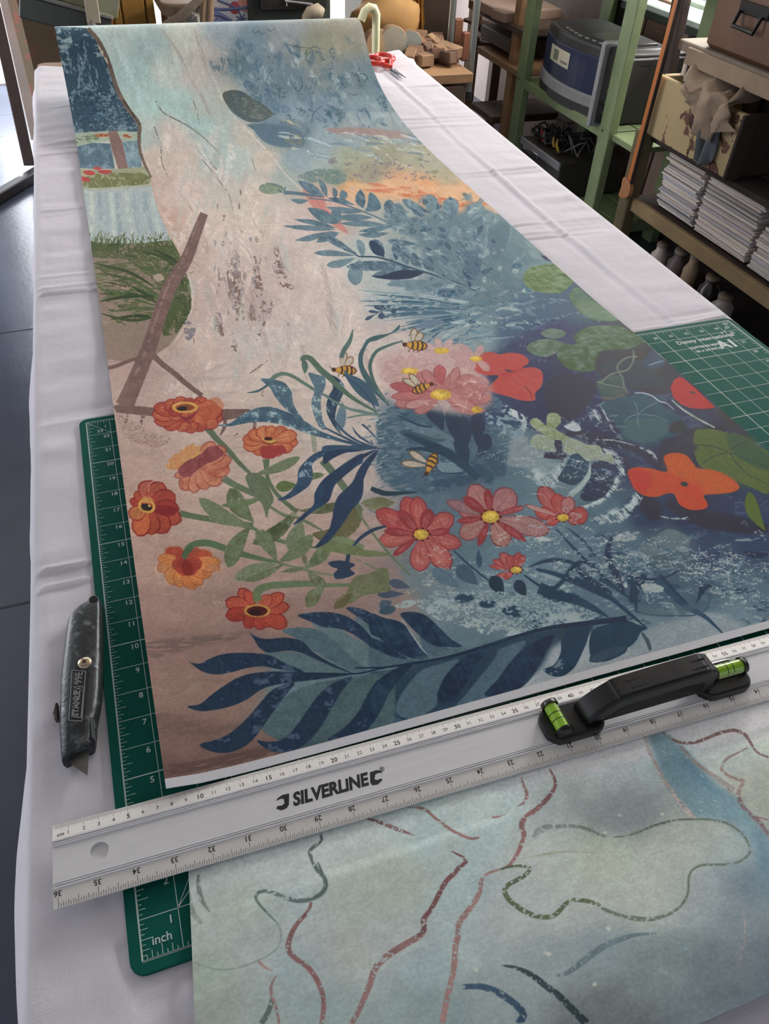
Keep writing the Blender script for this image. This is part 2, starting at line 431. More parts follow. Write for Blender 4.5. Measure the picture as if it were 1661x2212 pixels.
for k in range(2):
    for q in range(2):
        y = wy0 + .04 + (k + .5) * (wy1 - wy0 - .08) / 2
        z = wz0 + .04 + (q + .5) * (wz1 - wz0 - .08) / 2
        MB().box((WALLX + .065, y, z), (.003, (wy1 - wy0) / 2 - .06, (wz1 - wz0) / 2 - .06)).build('pane', gm, wf)
# far wall with garden door opening (x -.9 .. 1.35)
B = MB()
dx0, dx1, dz1 = -.75, 1.98, 1.3
dark_plaster = mat('grey_brown_plaster', '#6d625b', rough=.9, scale=4, var=.15, bump=.3, bscale=30)  # darker grey-brown plaster for the back wall
B.box(((dx1 + 2.37) / 2, BACKY + .06, .44), (2.37 - dx1, .12, 2.4))
B.box(((-2.5 + dx0) / 2, BACKY + .06, .44), (dx0 + 2.5, .12, 2.4))
B.box(((dx0 + dx1) / 2, BACKY + .06, (dz1 + 1.64) / 2), (dx1 - dx0, .12, 1.64 - dz1))
wb = struct(B.build('wall_back', dark_plaster))
dr = MB()
for x in (dx0 + .03, dx1 - .03):
    dr.box((x, BACKY + .03, (FLOOR + dz1) / 2), (.06, .16, dz1 - FLOOR), bev=.005)
dr.box(((dx0 + dx1) / 2, BACKY + .03, dz1 - .03), (dx1 - dx0 - .1, .16, .06), bev=.005)
door = struct(dr.build('door_1', mat('door_paint', '#9fb2c4', rough=.5)))
yard = struct(MB().box((.5, 7.2, FLOOR - .02), (8, 4.3, .06)).build('ground_outside', mat('bright_paving', '#c9c7c0', rough=.9, scale=6)))
ceil = struct(MB().box((.0, 1.5, 1.69), (5.1, 7.2, .1)).build('ceiling', mat('ceiling_paint', '#a29c95', rough=.9, scale=3)))
# ------------------------------------------------------------------ printed wallpaper: geometry of the two sheets
PROF = [(0.100, .0045), (.3, .0045), (.5, .0040), (.60, .0025), (.68, -.0002), (.8, -.0008), (1.0, -.0008), (1.30, .0), (1.42, .004), (1.50, .010), (1.56, .019), (1.62, .031),
        (1.68, .050), (1.73, .076), (1.765, .106), (1.79, .129), (1.812, .141), (1.832, .1435), (1.862, .139), (1.893, .121),
        (1.910, .094), (1.910, .064), (1.892, .036), (1.862, .018), (1.828, .012), (1.797, .022), (1.778, .045), (1.780, .073),
        (1.800, .094), (1.83, .100), (1.857, .088), (1.867, .062), (1.85, .042), (1.825, .036)]


def resample(P, step):
    P = np.array(P, float)
    Q = []
    n = len(P)
    for i in range(n - 1):
        a, b, c, d = P[max(i - 1, 0)], P[i], P[i + 1], P[min(i + 2, n - 1)]
        L = np.linalg.norm(c - b)
        k = max(2, int(L / step * 2))
        # centripetal-ish: limit tangents by segment length
        t1 = (c - a) / max(np.linalg.norm(c - a), 1e-9) * L
        t2 = (d - b) / max(np.linalg.norm(d - b), 1e-9) * L
        for t in np.arange(k) / k:
            h = [2 * t**3 - 3 * t**2 + 1, t**3 - 2 * t**2 + t, -2 * t**3 + 3 * t**2, t**3 - t**2]
            Q.append(h[0] * b + h[1] * t1 + h[2] * c + h[3] * t2)
    Q.append(P[-1])
    Q = np.array(Q)
    s = np.r_[0, np.cumsum(np.linalg.norm(np.diff(Q, axis=0), axis=1))]
    m = int(s[-1] / step) + 1
    t = np.linspace(0, s[-1], m + 1)
    return np.c_[np.interp(t, s, Q[:, 0]), np.interp(t, s, Q[:, 1])], t


def xl(y): return .0300 + .0055 * (y - .1)
def xr(y): return .7360 - .0100 * (y - .1)


class Canvas:
    """numpy picture in sheet coordinates, filled from outlines"""
    def __init__(s, W, H, tomap, seed=1):
        s.W, s.H, s.map = W, H, tomap
        s.img = np.zeros((H, W, 3), np.float32)
        r = np.random.default_rng(seed)
        s.g1 = s.uni(s.blur(r.standard_normal((H, W)).astype(np.float32), 1))
        a = s.blur(r.standard_normal((H, W)).astype(np.float32), 2)
        b = s.blur(r.standard_normal((H, W)).astype(np.float32), 7)
        c = s.blur(r.standard_normal((H, W)).astype(np.float32), 22)
        s.g2 = s.uni(a / a.std() * .75 + b / b.std() * .8 + c / c.std() * .55)
        h = s.blur(r.standard_normal((H, W)).astype(np.float32), 9, 1)
        s.g3 = s.uni(h / h.std() + .6 * b / b.std())
        v = s.blur(r.standard_normal((H, W)).astype(np.float32), 1, 11)
        s.g4 = s.uni(v / v.std() + .6 * b / b.std())
        s.soft = s.uni(c) - .5
        s.mid = s.uni(b) - .5

    @staticmethod
    def box1(a, r):
        if r < 1:
            return a
        p = np.pad(a, ((0, 0), (r + 1, r)), mode='edge')
        c = np.cumsum(p, axis=1, dtype=np.float64)
        return ((c[:, 2 * r + 1:] - c[:, :-2 * r - 1]) / (2 * r + 1)).astype(np.float32)

    @classmethod
    def blur(cls, a, rx, ry=None):
        ry = rx if ry is None else ry
        for _ in range(2):
            a = cls.box1(a, int(rx))
            a = cls.box1(a.T, int(ry)).T
        return a

    @staticmethod
    def uni(a):
        z = (a - a.mean()) / (a.std() + 1e-9)
        return (1 / (1 + np.exp(-1.702 * z))).astype(np.float32)

    def fill(s, pts, col, soft=0.0, dry=0.0, a=1.0, tex='g2', mot=.07, col2=None):
        """pts: N x 2 texture pixels; dry: share of paint missing"""
        pad = int(soft * 2.5) + 2
        x0 = int(max(0, math.floor(pts[:, 0].min()) - pad))
        x1 = int(min(s.W, math.ceil(pts[:, 0].max()) + pad))
        y0 = int(max(0, math.floor(pts[:, 1].min()) - pad))
        y1 = int(min(s.H, math.ceil(pts[:, 1].max()) + pad))
        if x1 - x0 < 1 or y1 - y0 < 1:
            return
        SS = 3
        w_, h_ = x1 - x0, y1 - y0
        acc = np.zeros((h_ * SS, w_ + 2), np.float32)
        X = pts[:, 0] - x0
        Y = (pts[:, 1] - y0) * SS
        X2, Y2 = np.roll(X, -1), np.roll(Y, -1)
        for ax, ay, bx, by in zip(X, Y, X2, Y2):
            sg = 1.0
            if ay > by:
                ax, ay, bx, by = bx, by, ax, ay
                sg = -1.0
            r0 = max(0, math.ceil(ay - .5))
            r1 = min(h_ * SS - 1, math.ceil(by - .5) - 1)
            if r1 < r0:
                continue
            rows = np.arange(r0, r1 + 1)
            xc = np.clip(ax + (rows + .5 - ay) * (bx - ax) / (by - ay), 0, w_)
            f = np.floor(xc).astype(int)
            fr = xc - f
            acc[rows, f] += sg * (1 - fr)
            acc[rows, f + 1] += sg * fr
        cov = np.clip(np.abs(np.cumsum(acc[:, :w_], axis=1)), 0, 1).reshape(h_, SS, w_).mean(1)
        if soft >= 1:
            cov = s.blur(cov, soft)
        sl = (slice(y0, y1), slice(x0, x1))
        if dry > .13:
            g = getattr(s, tex)[sl]
            edge = dry + (1 - cov) * .5
            cov = cov * np.clip((g - edge) / .16 + .5, 0, 1)
        cov = (cov * a)[..., None]
        c = np.asarray(col, np.float32)
        cc = np.broadcast_to(c, (h_, w_, 3))
        if col2 is not None:
            k = np.clip((s.g4[sl] * .5 + s.g2[sl] * .5 - .1) / .8, 0, 1)[..., None]
            cc = cc * (1 - k) + np.asarray(col2, np.float32) * k
        if mot:
            cc = cc * (1 + mot * (.6 * s.mid[sl] + .7 * (s.g1[sl] - .5))[..., None])
        s.img[sl] = s.img[sl] * (1 - cov) + cc * cov


CROP = dict(A=(100, 40, 3.0018), B=(520, 360, 3.0036), C=(1000, 360, 3.0036), D=(230, 750, 3.0036), E=(700, 750, 3.0036),
            F=(1108, 750, 3.0036), G=(300, 1200, 3.0036), H=(800, 1180, 3.0036), I=(1108, 1250, 3.0036), J=(390, 1659, 3.0036),
            K=(900, 1659, 3.0036), L=(1255, 1550, 4.089), T=(400, 0, 3.9548), P=(0, 0, 1.0))


def nums(t):
    v = [float(x) for x in t.replace(',', ' ').split()]
    return np.array(v).reshape(-1, 2)


def smooth_closed(P, k=5):
    n = len(P)
    Q = []
    for i in range(n):
        a, b, c, d = P[i - 1], P[i], P[(i + 1) % n], P[(i + 2) % n]
        for t in np.arange(k) / k:
            Q.append(.5 * (2 * b + (c - a) * t + (2 * a - 5 * b + 4 * c - d) * t * t + (3 * b - a - 3 * c + d) * t**3))
    return np.array(Q)


def smooth_open(P, k=8):
    n = len(P)
    Q = []
    for i in range(n - 1):
        a, b, c, d = P[max(i - 1, 0)], P[i], P[i + 1], P[min(i + 2, n - 1)]
        for t in np.arange(k) / k:
            Q.append(.5 * (2 * b + (c - a) * t + (2 * a - 5 * b + 4 * c - d) * t * t + (3 * b - a - 3 * c + d) * t**3))
    Q.append(P[-1])
    return np.array(Q)


class Brush:
    def __init__(s, cv, tone):
        s.cv, s.tone, s.k = cv, tone, 1.0
        s.rng = random.Random(7)

    @staticmethod
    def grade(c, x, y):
        """tones the ink colours down; haze at right is painted window sheen"""
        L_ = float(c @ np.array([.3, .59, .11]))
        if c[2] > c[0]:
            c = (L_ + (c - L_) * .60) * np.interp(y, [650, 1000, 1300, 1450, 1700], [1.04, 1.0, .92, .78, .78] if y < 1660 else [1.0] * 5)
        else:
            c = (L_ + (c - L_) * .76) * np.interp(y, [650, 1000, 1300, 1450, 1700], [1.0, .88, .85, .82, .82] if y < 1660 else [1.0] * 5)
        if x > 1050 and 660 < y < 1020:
            c = c * .86 + np.array([.40, .43, .48]) * .14  # window sheen on the print's right side, mixed into the colours as haze
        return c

    def go(s, cr, pts, col, soft=0, dry=0, a=1, tex='g2', mot=.07, col2=None):
        ox, oy, sc = CROP[cr]
        px = pts[:, 0] / sc + ox
        py = pts[:, 1] / sc + oy
        q = s.cv.map(px, py)
        cx, cy = px.mean(), py.mean()
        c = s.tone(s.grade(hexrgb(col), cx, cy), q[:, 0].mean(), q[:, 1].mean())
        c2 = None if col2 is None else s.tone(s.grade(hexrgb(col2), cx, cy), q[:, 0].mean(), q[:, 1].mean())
        s.cv.fill(q, c, soft, dry, a, tex, mot, c2)

    def P(s, cr, col, t, smooth=1, **k):
        p = nums(t)
        s.go(cr, smooth_closed(p) if smooth else p, col, **k)

    def S(s, cr, col, t, w0, w1=None, w2=None, **k):
        p = smooth_open(nums(t)) if isinstance(t, str) else smooth_open(np.asarray(t, float))
        w1 = w0 if w1 is None else w1
        w2 = w1 if w2 is None else w2
        n = len(p)
        u = np.linspace(0, 1, n)
        wd = np.where(u < .5, w0 + (w1 - w0) * np.sin(u * math.pi), w2 + (w1 - w2) * np.sin(u * math.pi)) / 2
        d = np.gradient(p, axis=0)
        d /= np.linalg.norm(d, axis=1)[:, None] + 1e-9
        nn = np.c_[-d[:, 1], d[:, 0]]
        s.go(cr, np.r_[p + nn * wd[:, None], (p - nn * wd[:, None])[::-1]], col, **k)

    def L(s, cr, col, bx, by, tx, ty, w, bend=0.0, tip=.5, **k):
        """leaf / petal from base to tip; tip .5 pointed, larger = blunt"""
        b, t = np.array([bx, by], float), np.array([tx, ty], float)
        d = t - b
        n = np.array([-d[1], d[0]]) / (np.linalg.norm(d) + 1e-9)
        u = np.linspace(0, 1, 14)
        c = b + np.outer(u, d) + np.outer(np.sin(u * math.pi) * bend, n)
        pw = np.sin(np.pi * u**(1 if tip <= .5 else 1.5))**(.9 if tip <= .5 else .6)
        pw = pw * w / 2
        s.go(cr, np.r_[c + np.outer(pw, n), (c - np.outer(pw, n))[::-1]], col, **k)

    def O(s, cr, col, x, y, rx, ry=None, rot=0.0, **k):
        ry = rx if ry is None else ry
        a = np.linspace(0, 2 * math.pi, 20, endpoint=False)
        c, q = math.cos(rot), math.sin(rot)
        X, Y = rx * np.cos(a), ry * np.sin(a)
        s.go(cr, np.c_[x + X * c - Y * q, y + X * q + Y * c], col, **k)

    def bee(s, cr, x, y, ang, L, wing, wang):
        c, q = math.cos(ang), math.sin(ang)
        def at_(u, v): return (x + u * c - v * q, y + u * q + v * c)
        for k, (du, dl) in enumerate(((0, 1.0), (.12, .85))):
            bx, by = at_(-L * .12 + du * L, -L * .12)
            tx = bx + math.cos(wang + k * .45) * wing * dl
            ty = by + math.sin(wang + k * .45) * wing * dl
            s.L(cr, '#7a5a3c', bx, by, tx, ty, L * .34, tip=.8, a=.9)
            s.L(cr, '#c4b7a6', bx, by, bx + (tx - bx) * .94, by + (ty - by) * .94, L * .25, tip=.8, a=.9)
        s.L(cr, '#5a3a22', *at_(-L * .52, 0), *at_(L * .56, 0), L * .44, tip=.8)
        s.L(cr, '#c98f35', *at_(-L * .5, 0), *at_(L * .5, 0), L * .38, tip=.8)
        for u in (-.12, .1, .3):
            s.S(cr, '#4a2f20', [at_(L * u, -L * .17), at_(L * (u + .04), 0), at_(L * u, L * .17)], L * .07)
        s.O(cr, '#6a4424', *at_(-L * .44, 0), L * .1)
        s.O(cr, '#3a2820', *at_(-L * .5, -L * .02), L * .05)
        for u in (-.2, 0, .2):
            s.S(cr, '#5a3c28', [at_(L * u, L * .16), at_(L * (u - .05), L * .3)], L * .03)
        s.S(cr, '#5a3c28', [at_(-L * .5, -L * .03), at_(-L * .66, -L * .15)], L * .025)

    def flower(s, cr, cx, cy, petals, dark=None, pale=None, gap=.08, **k):
        """petals: (tipx, tipy, width, colour)"""
        for (tx, ty, w_, c) in petals:
            bx, by = cx + (tx - cx) * gap, cy + (ty - cy) * gap
            if dark:
                s.L(cr, dark, bx, by, tx, ty, w_ * 1.08, tip=.8, a=.8)
            f = .965
            s.L(cr, c, bx, by, cx + (tx - cx) * f, cy + (ty - cy) * f, w_ * .93, tip=.8, **k)
            if pale:
                s.L(cr, pale, bx, by, cx + (tx - cx) * .85, cy + (ty - cy) * .85, w_ * .5, tip=.8, a=.35, dry=.35, tex='g4')
            s.S(cr, dark or c, [(bx, by), ((bx + tx) / 2, (by + ty) / 2), (tx, ty)], w_ * .05, w_ * .05, 0.5, a=.4)


# illumination falling on the print, measured from a plain grey sheet rendered in this scene (red, green, blue; by place)
def light_at(x, y):
    return LIGHT(x, y)


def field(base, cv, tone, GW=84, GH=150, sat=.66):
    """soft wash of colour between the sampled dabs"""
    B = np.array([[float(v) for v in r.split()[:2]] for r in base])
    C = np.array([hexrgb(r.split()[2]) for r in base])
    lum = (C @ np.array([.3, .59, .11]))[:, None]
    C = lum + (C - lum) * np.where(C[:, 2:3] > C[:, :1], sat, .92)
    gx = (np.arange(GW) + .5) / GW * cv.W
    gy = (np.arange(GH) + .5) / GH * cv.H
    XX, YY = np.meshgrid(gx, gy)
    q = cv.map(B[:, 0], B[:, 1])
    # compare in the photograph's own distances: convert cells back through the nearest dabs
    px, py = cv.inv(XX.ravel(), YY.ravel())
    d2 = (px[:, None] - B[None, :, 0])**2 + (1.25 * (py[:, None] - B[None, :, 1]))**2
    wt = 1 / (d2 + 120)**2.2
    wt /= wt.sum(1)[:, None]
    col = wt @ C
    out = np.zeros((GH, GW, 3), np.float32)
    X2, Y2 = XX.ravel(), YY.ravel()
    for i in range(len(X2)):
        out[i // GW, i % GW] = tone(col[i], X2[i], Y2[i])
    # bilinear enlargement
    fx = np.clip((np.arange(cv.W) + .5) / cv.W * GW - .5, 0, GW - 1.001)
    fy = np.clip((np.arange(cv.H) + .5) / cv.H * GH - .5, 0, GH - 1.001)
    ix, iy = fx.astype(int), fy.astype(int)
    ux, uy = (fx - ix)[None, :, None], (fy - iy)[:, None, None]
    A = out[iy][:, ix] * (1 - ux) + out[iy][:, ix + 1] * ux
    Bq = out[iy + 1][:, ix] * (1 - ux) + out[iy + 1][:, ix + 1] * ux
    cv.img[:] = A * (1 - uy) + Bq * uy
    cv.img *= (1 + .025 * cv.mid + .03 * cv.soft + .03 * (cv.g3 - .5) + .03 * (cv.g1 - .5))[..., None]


def to_image(name, arr):
    H, W = arr.shape[:2]
    im = bpy.data.images.new(name, W, H, alpha=False)
    im.colorspace_settings.name = 'sRGB'
    px = np.ones((H, W, 4), np.float32)
    px[..., :3] = np.clip(arr[::-1], 0, 1)
    im.pixels.foreach_set(px.ravel())
    im.update()
    im.pack()
    return im
BASE = """260 90 #9fb0a8|330 100 #93aaa5|400 90 #b5b5a8|440 120 #b0a8a0|480 70 #8d9ba0|540 90 #6d8593|620 80 #8a9292|680 100 #8f8f7c|740 90 #95917f|780 70 #a09a8c
290 150 #90aca6|360 150 #b0bab0|420 170 #b2ada4|470 150 #98958f|520 150 #56737f|560 180 #6f8794|620 170 #67808c|700 160 #7a8683|760 160 #73848a|800 170 #6b818b
330 220 #9bb8b0|390 220 #9dbab2|440 230 #a9b0a6|490 200 #a8a79c|560 230 #6a8290|620 250 #7f96a2|700 240 #7890a0|780 240 #8296a0|830 240 #889a9e
320 290 #a9b7ab|370 290 #c3b5a8|430 270 #9db9b0|470 290 #a6bab0|530 290 #b9b3a6|600 280 #6d8594|650 290 #6f8690|700 300 #90a6ac|760 290 #93a0a0|880 290 #98a3a3
340 350 #c4b2a4|400 340 #c9b6a8|460 340 #a5bcb2|520 350 #b3bfb4|570 350 #c8b8aa|640 350 #90a6ad|700 350 #9fb0ac|760 340 #a4a58c|830 330 #a09d86|900 330 #aaa890|940 350 #b0ad98
340 400 #c3aa9d|400 420 #cbb6ab|480 420 #c0b7aa|560 420 #cbbbae|620 380 #a0a8a0|720 380 #8b9184|800 380 #9c9484|760 410 #d4a478|850 400 #dba882|920 405 #dba27c|1000 430 #dcaa84|960 370 #b5ab90|700 420 #c9a898
360 480 #bf9f90|450 480 #cdb9ad|560 480 #cfbdb0|640 480 #ccbab0|720 450 #c8a79c|790 470 #b5aea6|860 470 #a0aaa2|960 480 #6f8a90|1060 470 #7d9398|1110 500 #86a09c
400 560 #b9a297|500 560 #c6b3a8|600 580 #c3b0a6|700 580 #cfbfb4|780 560 #b3b8b2|880 560 #8e9fa0|980 560 #6d8490|1060 560 #6e858e|1140 560 #7f9c98
450 650 #bca79d|550 650 #b8a59c|650 650 #c9b7ad|750 660 #cbbcb2|830 650 #aab4ae|920 650 #8398a2|1020 650 #66808c|1120 640 #62788a|1200 650 #5f7488|1250 650 #62747e
260 720 #9b847c|350 730 #b29c92|450 740 #bfaa9f|550 740 #bdb1a8|650 740 #bfb3a9|750 730 #c8b8ad|850 730 #bdb0a8|950 720 #86979c|1040 720 #7f969a|1100 720 #54677e|1200 720 #4a5a74|1300 720 #56685f
290 800 #a38b82|400 800 #b19c92|500 800 #bba99f|600 800 #bfada2|700 800 #c4b2a8|800 800 #c8b5aa|900 800 #bf9e98|1000 820 #bb938e|1100 800 #45526b|1200 800 #3c4860|1300 800 #4a5a62|1400 800 #3f4f5c|1480 850 #3c4a5a
300 900 #ab9288|450 900 #b39e93|600 900 #b5a397|700 900 #b9a99e|790 920 #b9aaa0|850 920 #5c7484|880 920 #4e687a|1000 930 #4c6476|1100 920 #5f7680|1170 880 #3a3f55|1300 900 #3c4559|1400 920 #4c626a|1500 920 #3b4258|1560 950 #3a4458
300 1000 #a58b80|450 1010 #ae988c|600 1030 #ae998d|700 1020 #b2a094|790 1030 #ab9a90|850 1020 #5f7480|880 1020 #4a6578|1000 1030 #486072|1100 1030 #4f6a78|1180 1000 #6f8488|1250 1020 #5d7480|1350 1000 #434a60|1450 1000 #3a3f56|1600 980 #4b5c48
320 1100 #a18679|450 1120 #a48c80|600 1120 #a48d82|700 1130 #a28a80|780 1150 #9a8278|830 1080 #8a8280|900 1100 #4b6475|1050 1100 #4d6676|1200 1120 #56707e|1300 1110 #4d6674|1400 1110 #3a465e|1500 1120 #36415a|1600 1120 #3a4560
330 1220 #9a7e73|450 1220 #957b71|600 1240 #927a72|750 1250 #8c746c|830 1250 #806c68|900 1240 #5c6e74|1000 1220 #4e6876|1100 1220 #527080|1250 1180 #516c7c|1350 1180 #4a6474|1450 1180 #4c6068|1550 1190 #3c4a62|1640 1180 #3a4862
350 1330 #8c7067|480 1320 #866d65|600 1340 #80685f|750 1300 #7a655f|850 1310 #7a6a64|960 1300 #5f7680|1060 1300 #5a7480|1170 1290 #5a7682|1280 1290 #4c6878|1400 1270 #3f586a|1500 1290 #42596a|1600 1260 #4a6474|1650 1300 #4d6878
360 1400 #7d645c|450 1400 #7a625a|560 1390 #745d57|1000 1400 #4d6874|1200 1400 #2f4f66|1400 1370 #5d7680|1500 1370 #677e86|1600 1330 #5f7884
380 1500 #7e665c|500 1480 #7c6459|640 1470 #4e6a70|800 1450 #45636c|1000 1480 #3a5968|1150 1450 #56707a|1300 1430 #6a8086
390 1600 #6c544e|450 1640 #665049|600 1640 #6a534b|700 1600 #4b5f60|850 1580 #2a4a60|380 1690 #5d4743|500 1670 #5e4a45""".replace('\n', '|').split('|')

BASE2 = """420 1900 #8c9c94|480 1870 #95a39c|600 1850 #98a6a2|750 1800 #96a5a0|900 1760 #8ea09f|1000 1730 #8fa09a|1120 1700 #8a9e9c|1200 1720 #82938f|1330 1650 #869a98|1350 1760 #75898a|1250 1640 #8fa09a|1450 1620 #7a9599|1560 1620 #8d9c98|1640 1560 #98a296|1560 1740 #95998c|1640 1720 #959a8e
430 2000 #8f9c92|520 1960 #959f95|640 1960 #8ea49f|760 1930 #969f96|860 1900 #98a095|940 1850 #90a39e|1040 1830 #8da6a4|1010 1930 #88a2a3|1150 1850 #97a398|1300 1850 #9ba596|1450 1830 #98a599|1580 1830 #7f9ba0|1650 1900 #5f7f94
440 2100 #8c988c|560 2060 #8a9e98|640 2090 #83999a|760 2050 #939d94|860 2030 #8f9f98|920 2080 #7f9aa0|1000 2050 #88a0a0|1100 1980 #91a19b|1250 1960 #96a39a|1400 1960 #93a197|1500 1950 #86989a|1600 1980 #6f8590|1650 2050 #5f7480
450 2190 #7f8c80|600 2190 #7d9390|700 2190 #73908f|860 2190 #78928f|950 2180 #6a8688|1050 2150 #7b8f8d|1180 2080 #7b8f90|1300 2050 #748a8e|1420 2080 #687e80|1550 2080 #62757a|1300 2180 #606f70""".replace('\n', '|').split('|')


def paint_mural(b):
    P, S, L, O, Fl = b.P, b.S, b.L, b.O, b.flower
    rng = random.Random(3)
    DK, MD, LT = '#2c4059', '#3f5f73', '#557584'
    # --- far trunk washes and pond colours
    for t in ('560 60 620 300 700 500 690 640', '400 90 480 260 560 420 640 600', '850 650 1000 750 1150 870 1220 960 1240 1100', '700 440 800 560 960 680 1100 760'):
        S('A', '#8db5ac', t, 20, 60, 20, soft=9, a=.5, dry=.25, tex='g4')
    for t in ('740 60 860 230 920 360 980 470 1010 520', '960 60 1000 200 1040 320 1070 400', '1000 480 1050 600 1110 700'):
        S('A', '#97877f', t, 14, 24, 6, soft=3, a=.55, dry=.3)
    for t in ('380 90 480 230 560 400', '620 100 690 260 760 420', '1040 300 1100 450 1200 600', '870 100 930 220 1000 330'):
        S('A', '#d0ccbc', t, 10, 40, 10, soft=6, a=.3, dry=.3, tex='g4')
    for t in ('860 1120 960 1200 1090 1400', '1300 1100 1340 1300 1450 1500', '700 1200 800 1350 900 1420', '1000 1300 1150 1500 1200 1750', '1120 1350 1300 1500 1380 1700', '900 700 1020 900 1160 1090', '1060 1700 1100 1900 1020 2100'):
        S('A', '#e2d2c6', t, 10, 50, 8, soft=4, a=.5, dry=.35, tex='g4')
        S('A', '#9c867c', t, 4, 14, 2, soft=2, a=.4, dry=.5, tex='g4')
    for i in range(190):                                  # long brush drag down the trunk
        u = rng.random()
        y = 250 + u * 560
        x = 330 + u * 60 + rng.random() * (170 + u * 330)
        dx = -14 - 40 * u + (x - 560) * .10
        L_ = rng.uniform(40, 130)
        S('P', rng.choice(['#e0d2c6', '#d6c3b4', '#b39c90', '#c4b5ac', '#a8b0a6', '#cdb09f', '#bfae9f']), [(x, y), (x + dx * .3 + rng.uniform(-5, 5), y + L_ * .5), (x + dx * .8, y + L_)], 1.5, rng.uniform(4, 20), 1.5, soft=2, dry=.42, a=.42, tex=rng.choice(['g4', 'g2', 'g1']))
    for i in range(90):
        x, y = rng.uniform(275, 620), rng.uniform(780, 1330)
        if x > 262 + (y - 860) * .16:
            S('P', rng.choice(['#c2ada0', '#9d8579', '#b5988c', '#8f8078']), [(x, y), (x + rng.uniform(20, 60), y - rng.uniform(0, 18)), (x + rng.uniform(60, 130), y - rng.uniform(4, 36))], 1.5, rng.uniform(4, 16), 1.5, soft=2, dry=.45, a=.35, tex=rng.choice(['g3', 'g1']))
    # --- left ponds, rooms of colour by the trunk
    P('A', '#2f4d5f', '30 60 285 66 325 150 372 230 392 290 430 370 485 510 540 605 598 690 596 735 400 728 180 745 80 300', smooth=0, col2='#274256')
    P('A', '#7d959a', '30 60 285 66 325 150 372 230 392 290 430 370 485 510 540 605 598 690 596 735 400 728 180 745 80 300', smooth=0, dry=.74, a=.55, mot=.2, tex='g2')
    P('A', '#9fb0a4', '60 70 285 66 330 150 380 260 100 330', smooth=0, dry=.8, a=.5, tex='g3')
    P('A', '#1f394b', '180 480 330 440 480 520 560 640 400 720 220 690', dry=.5, a=.5, tex='g3', soft=3)
    P('A', '#9aa58f', '170 745 400 728 600 735 600 800 420 792 300 806 185 832', smooth=0)
    P('A', '#6c7d5e', '200 770 330 750 330 790 200 810', dry=.5, tex='g3', soft=2)
    P('A', '#4a687c', '195 832 300 805 415 812 432 900 445 975 330 978 205 985', smooth=0, col2='#5f7c8c')
    P('A', '#5a7f8e', '495 800 595 790 606 860 620 965 525 978', smooth=0, col2='#7898a0')
    P('A', '#8a9ca0', '195 832 595 795 620 965 205 985', smooth=0, dry=.82, a=.5)
    P('A', '#8b6b62', '400 732 455 728 492 800 512 890 532 978 468 982 450 920 428 860 412 790', smooth=0, col2='#7c5f58')
    for x, y, r1, r2 in ((350, 757, 36, 13), (388, 757, 24, 10), (515, 760, 22, 11), (538, 768, 16, 8)):
        O('A', '#b46a45', x, y, r1, r2, dry=.15)
        O('A', '#8f4c38', x, y, r1 * .7, r2 * .5, dry=.4)
    P('A', '#999b79', '208 990 330 985 480 975 640 960 670 1010 690 1060 600 1080 420 1100 225 1112', smooth=0)
    P('A', '#6a6d42', '225 1050 330 1010 480 1000 620 1000 680 1030 690 1065 600 1088 420 1104 228 1114', smooth=0, dry=.22, col2='#7c7c50')
    for x, y, r1, r2 in ((280, 1008, 38, 16), (332, 975, 28, 10), (380, 996, 46, 13), (248, 1054, 38, 16)):
        O('A', '#bb4846', x, y, r1, r2, mot=.05)
    P('A', '#9fada8', '228 1114 420 1104 690 1075 706 1150 740 1270 790 1390 815 1450 600 1460 265 1470', smooth=0, col2='#93a3a2')
    for x0, x1, c in ((290, 300, '#c3c8b8'), (340, 372, '#7d919c'), (420, 440, '#bcc3b6'), (460, 480, '#7b8f9c'), (520, 560, '#c0c6b8'), (565, 610, '#8397a1'), (640, 690, '#7d919e'), (690, 740, '#b8c0b4'), (385, 400, '#8b9ea5')):
        S('A', c, [(x0, 1125), (x0 + 8, 1230), (x1, 1410)], 20, 34, 26, soft=5, a=.7, dry=.2, tex='g4')
    P('A', '#a8a992', '228 1112 690 1072 692 1086 232 1128', smooth=0)
    # --- grass, left
    P('A', '#8a7467', '262 1462 600 1458 815 1440 870 1520 900 1640 930 1750 930 1900 880 2000 800 2120 640 2230 380 2230 330 1800', smooth=0)
    P('A', '#5a6040', '265 1462 600 1455 815 1438 862 1520 880 1600 905 1640 938 1740 940 1880 905 1960 840 2050 760 2060 730 1950 760 1800 700 1700 520 1560 290 1560', smooth=0, dry=.14, col2='#4b5638')
    P('A', '#5f6144', '280 1530 700 1560 800 1700 760 1900 740 1960 520 1900 340 1760', dry=.48, tex='g3')
    for i in range(75):
        x = 268 + i * 7.4
        hh = rng.uniform(30, 90)
        S('A', rng.choice(['#56603f', '#6b7354', '#4a5537']), [(x, 1470), (x + rng.uniform(-15, 15), 1470 - hh * .5), (x + rng.uniform(-26, 26), 1465 - hh)], 9, 6, 1, dry=.15)
    for t in ('380 1660 560 1700 720 1790', '350 1800 560 1790 740 1850', '370 1830 600 1760 760 1850', '420 1910 600 1880 740 1890', '480 1670 640 1740 760 1830', '620 1510 780 1560 840 1640',
              '700 1500 820 1560 850 1600', '340 1760 500 1800 700 1860', '420 1960 580 1930 730 1940', '360 1930 560 1960 720 1930', '300 1600 520 1640 700 1740', '760 1620 840 1740 800 1900', '350 1850 500 1810 700 1800',
              '560 1600 700 1640 850 1800', '400 1720 550 1745 700 1820'):
        S('A', rng.choice(['#42512e', '#51613c', '#3c4a2c']), t, 4, 20, 8, dry=.12)
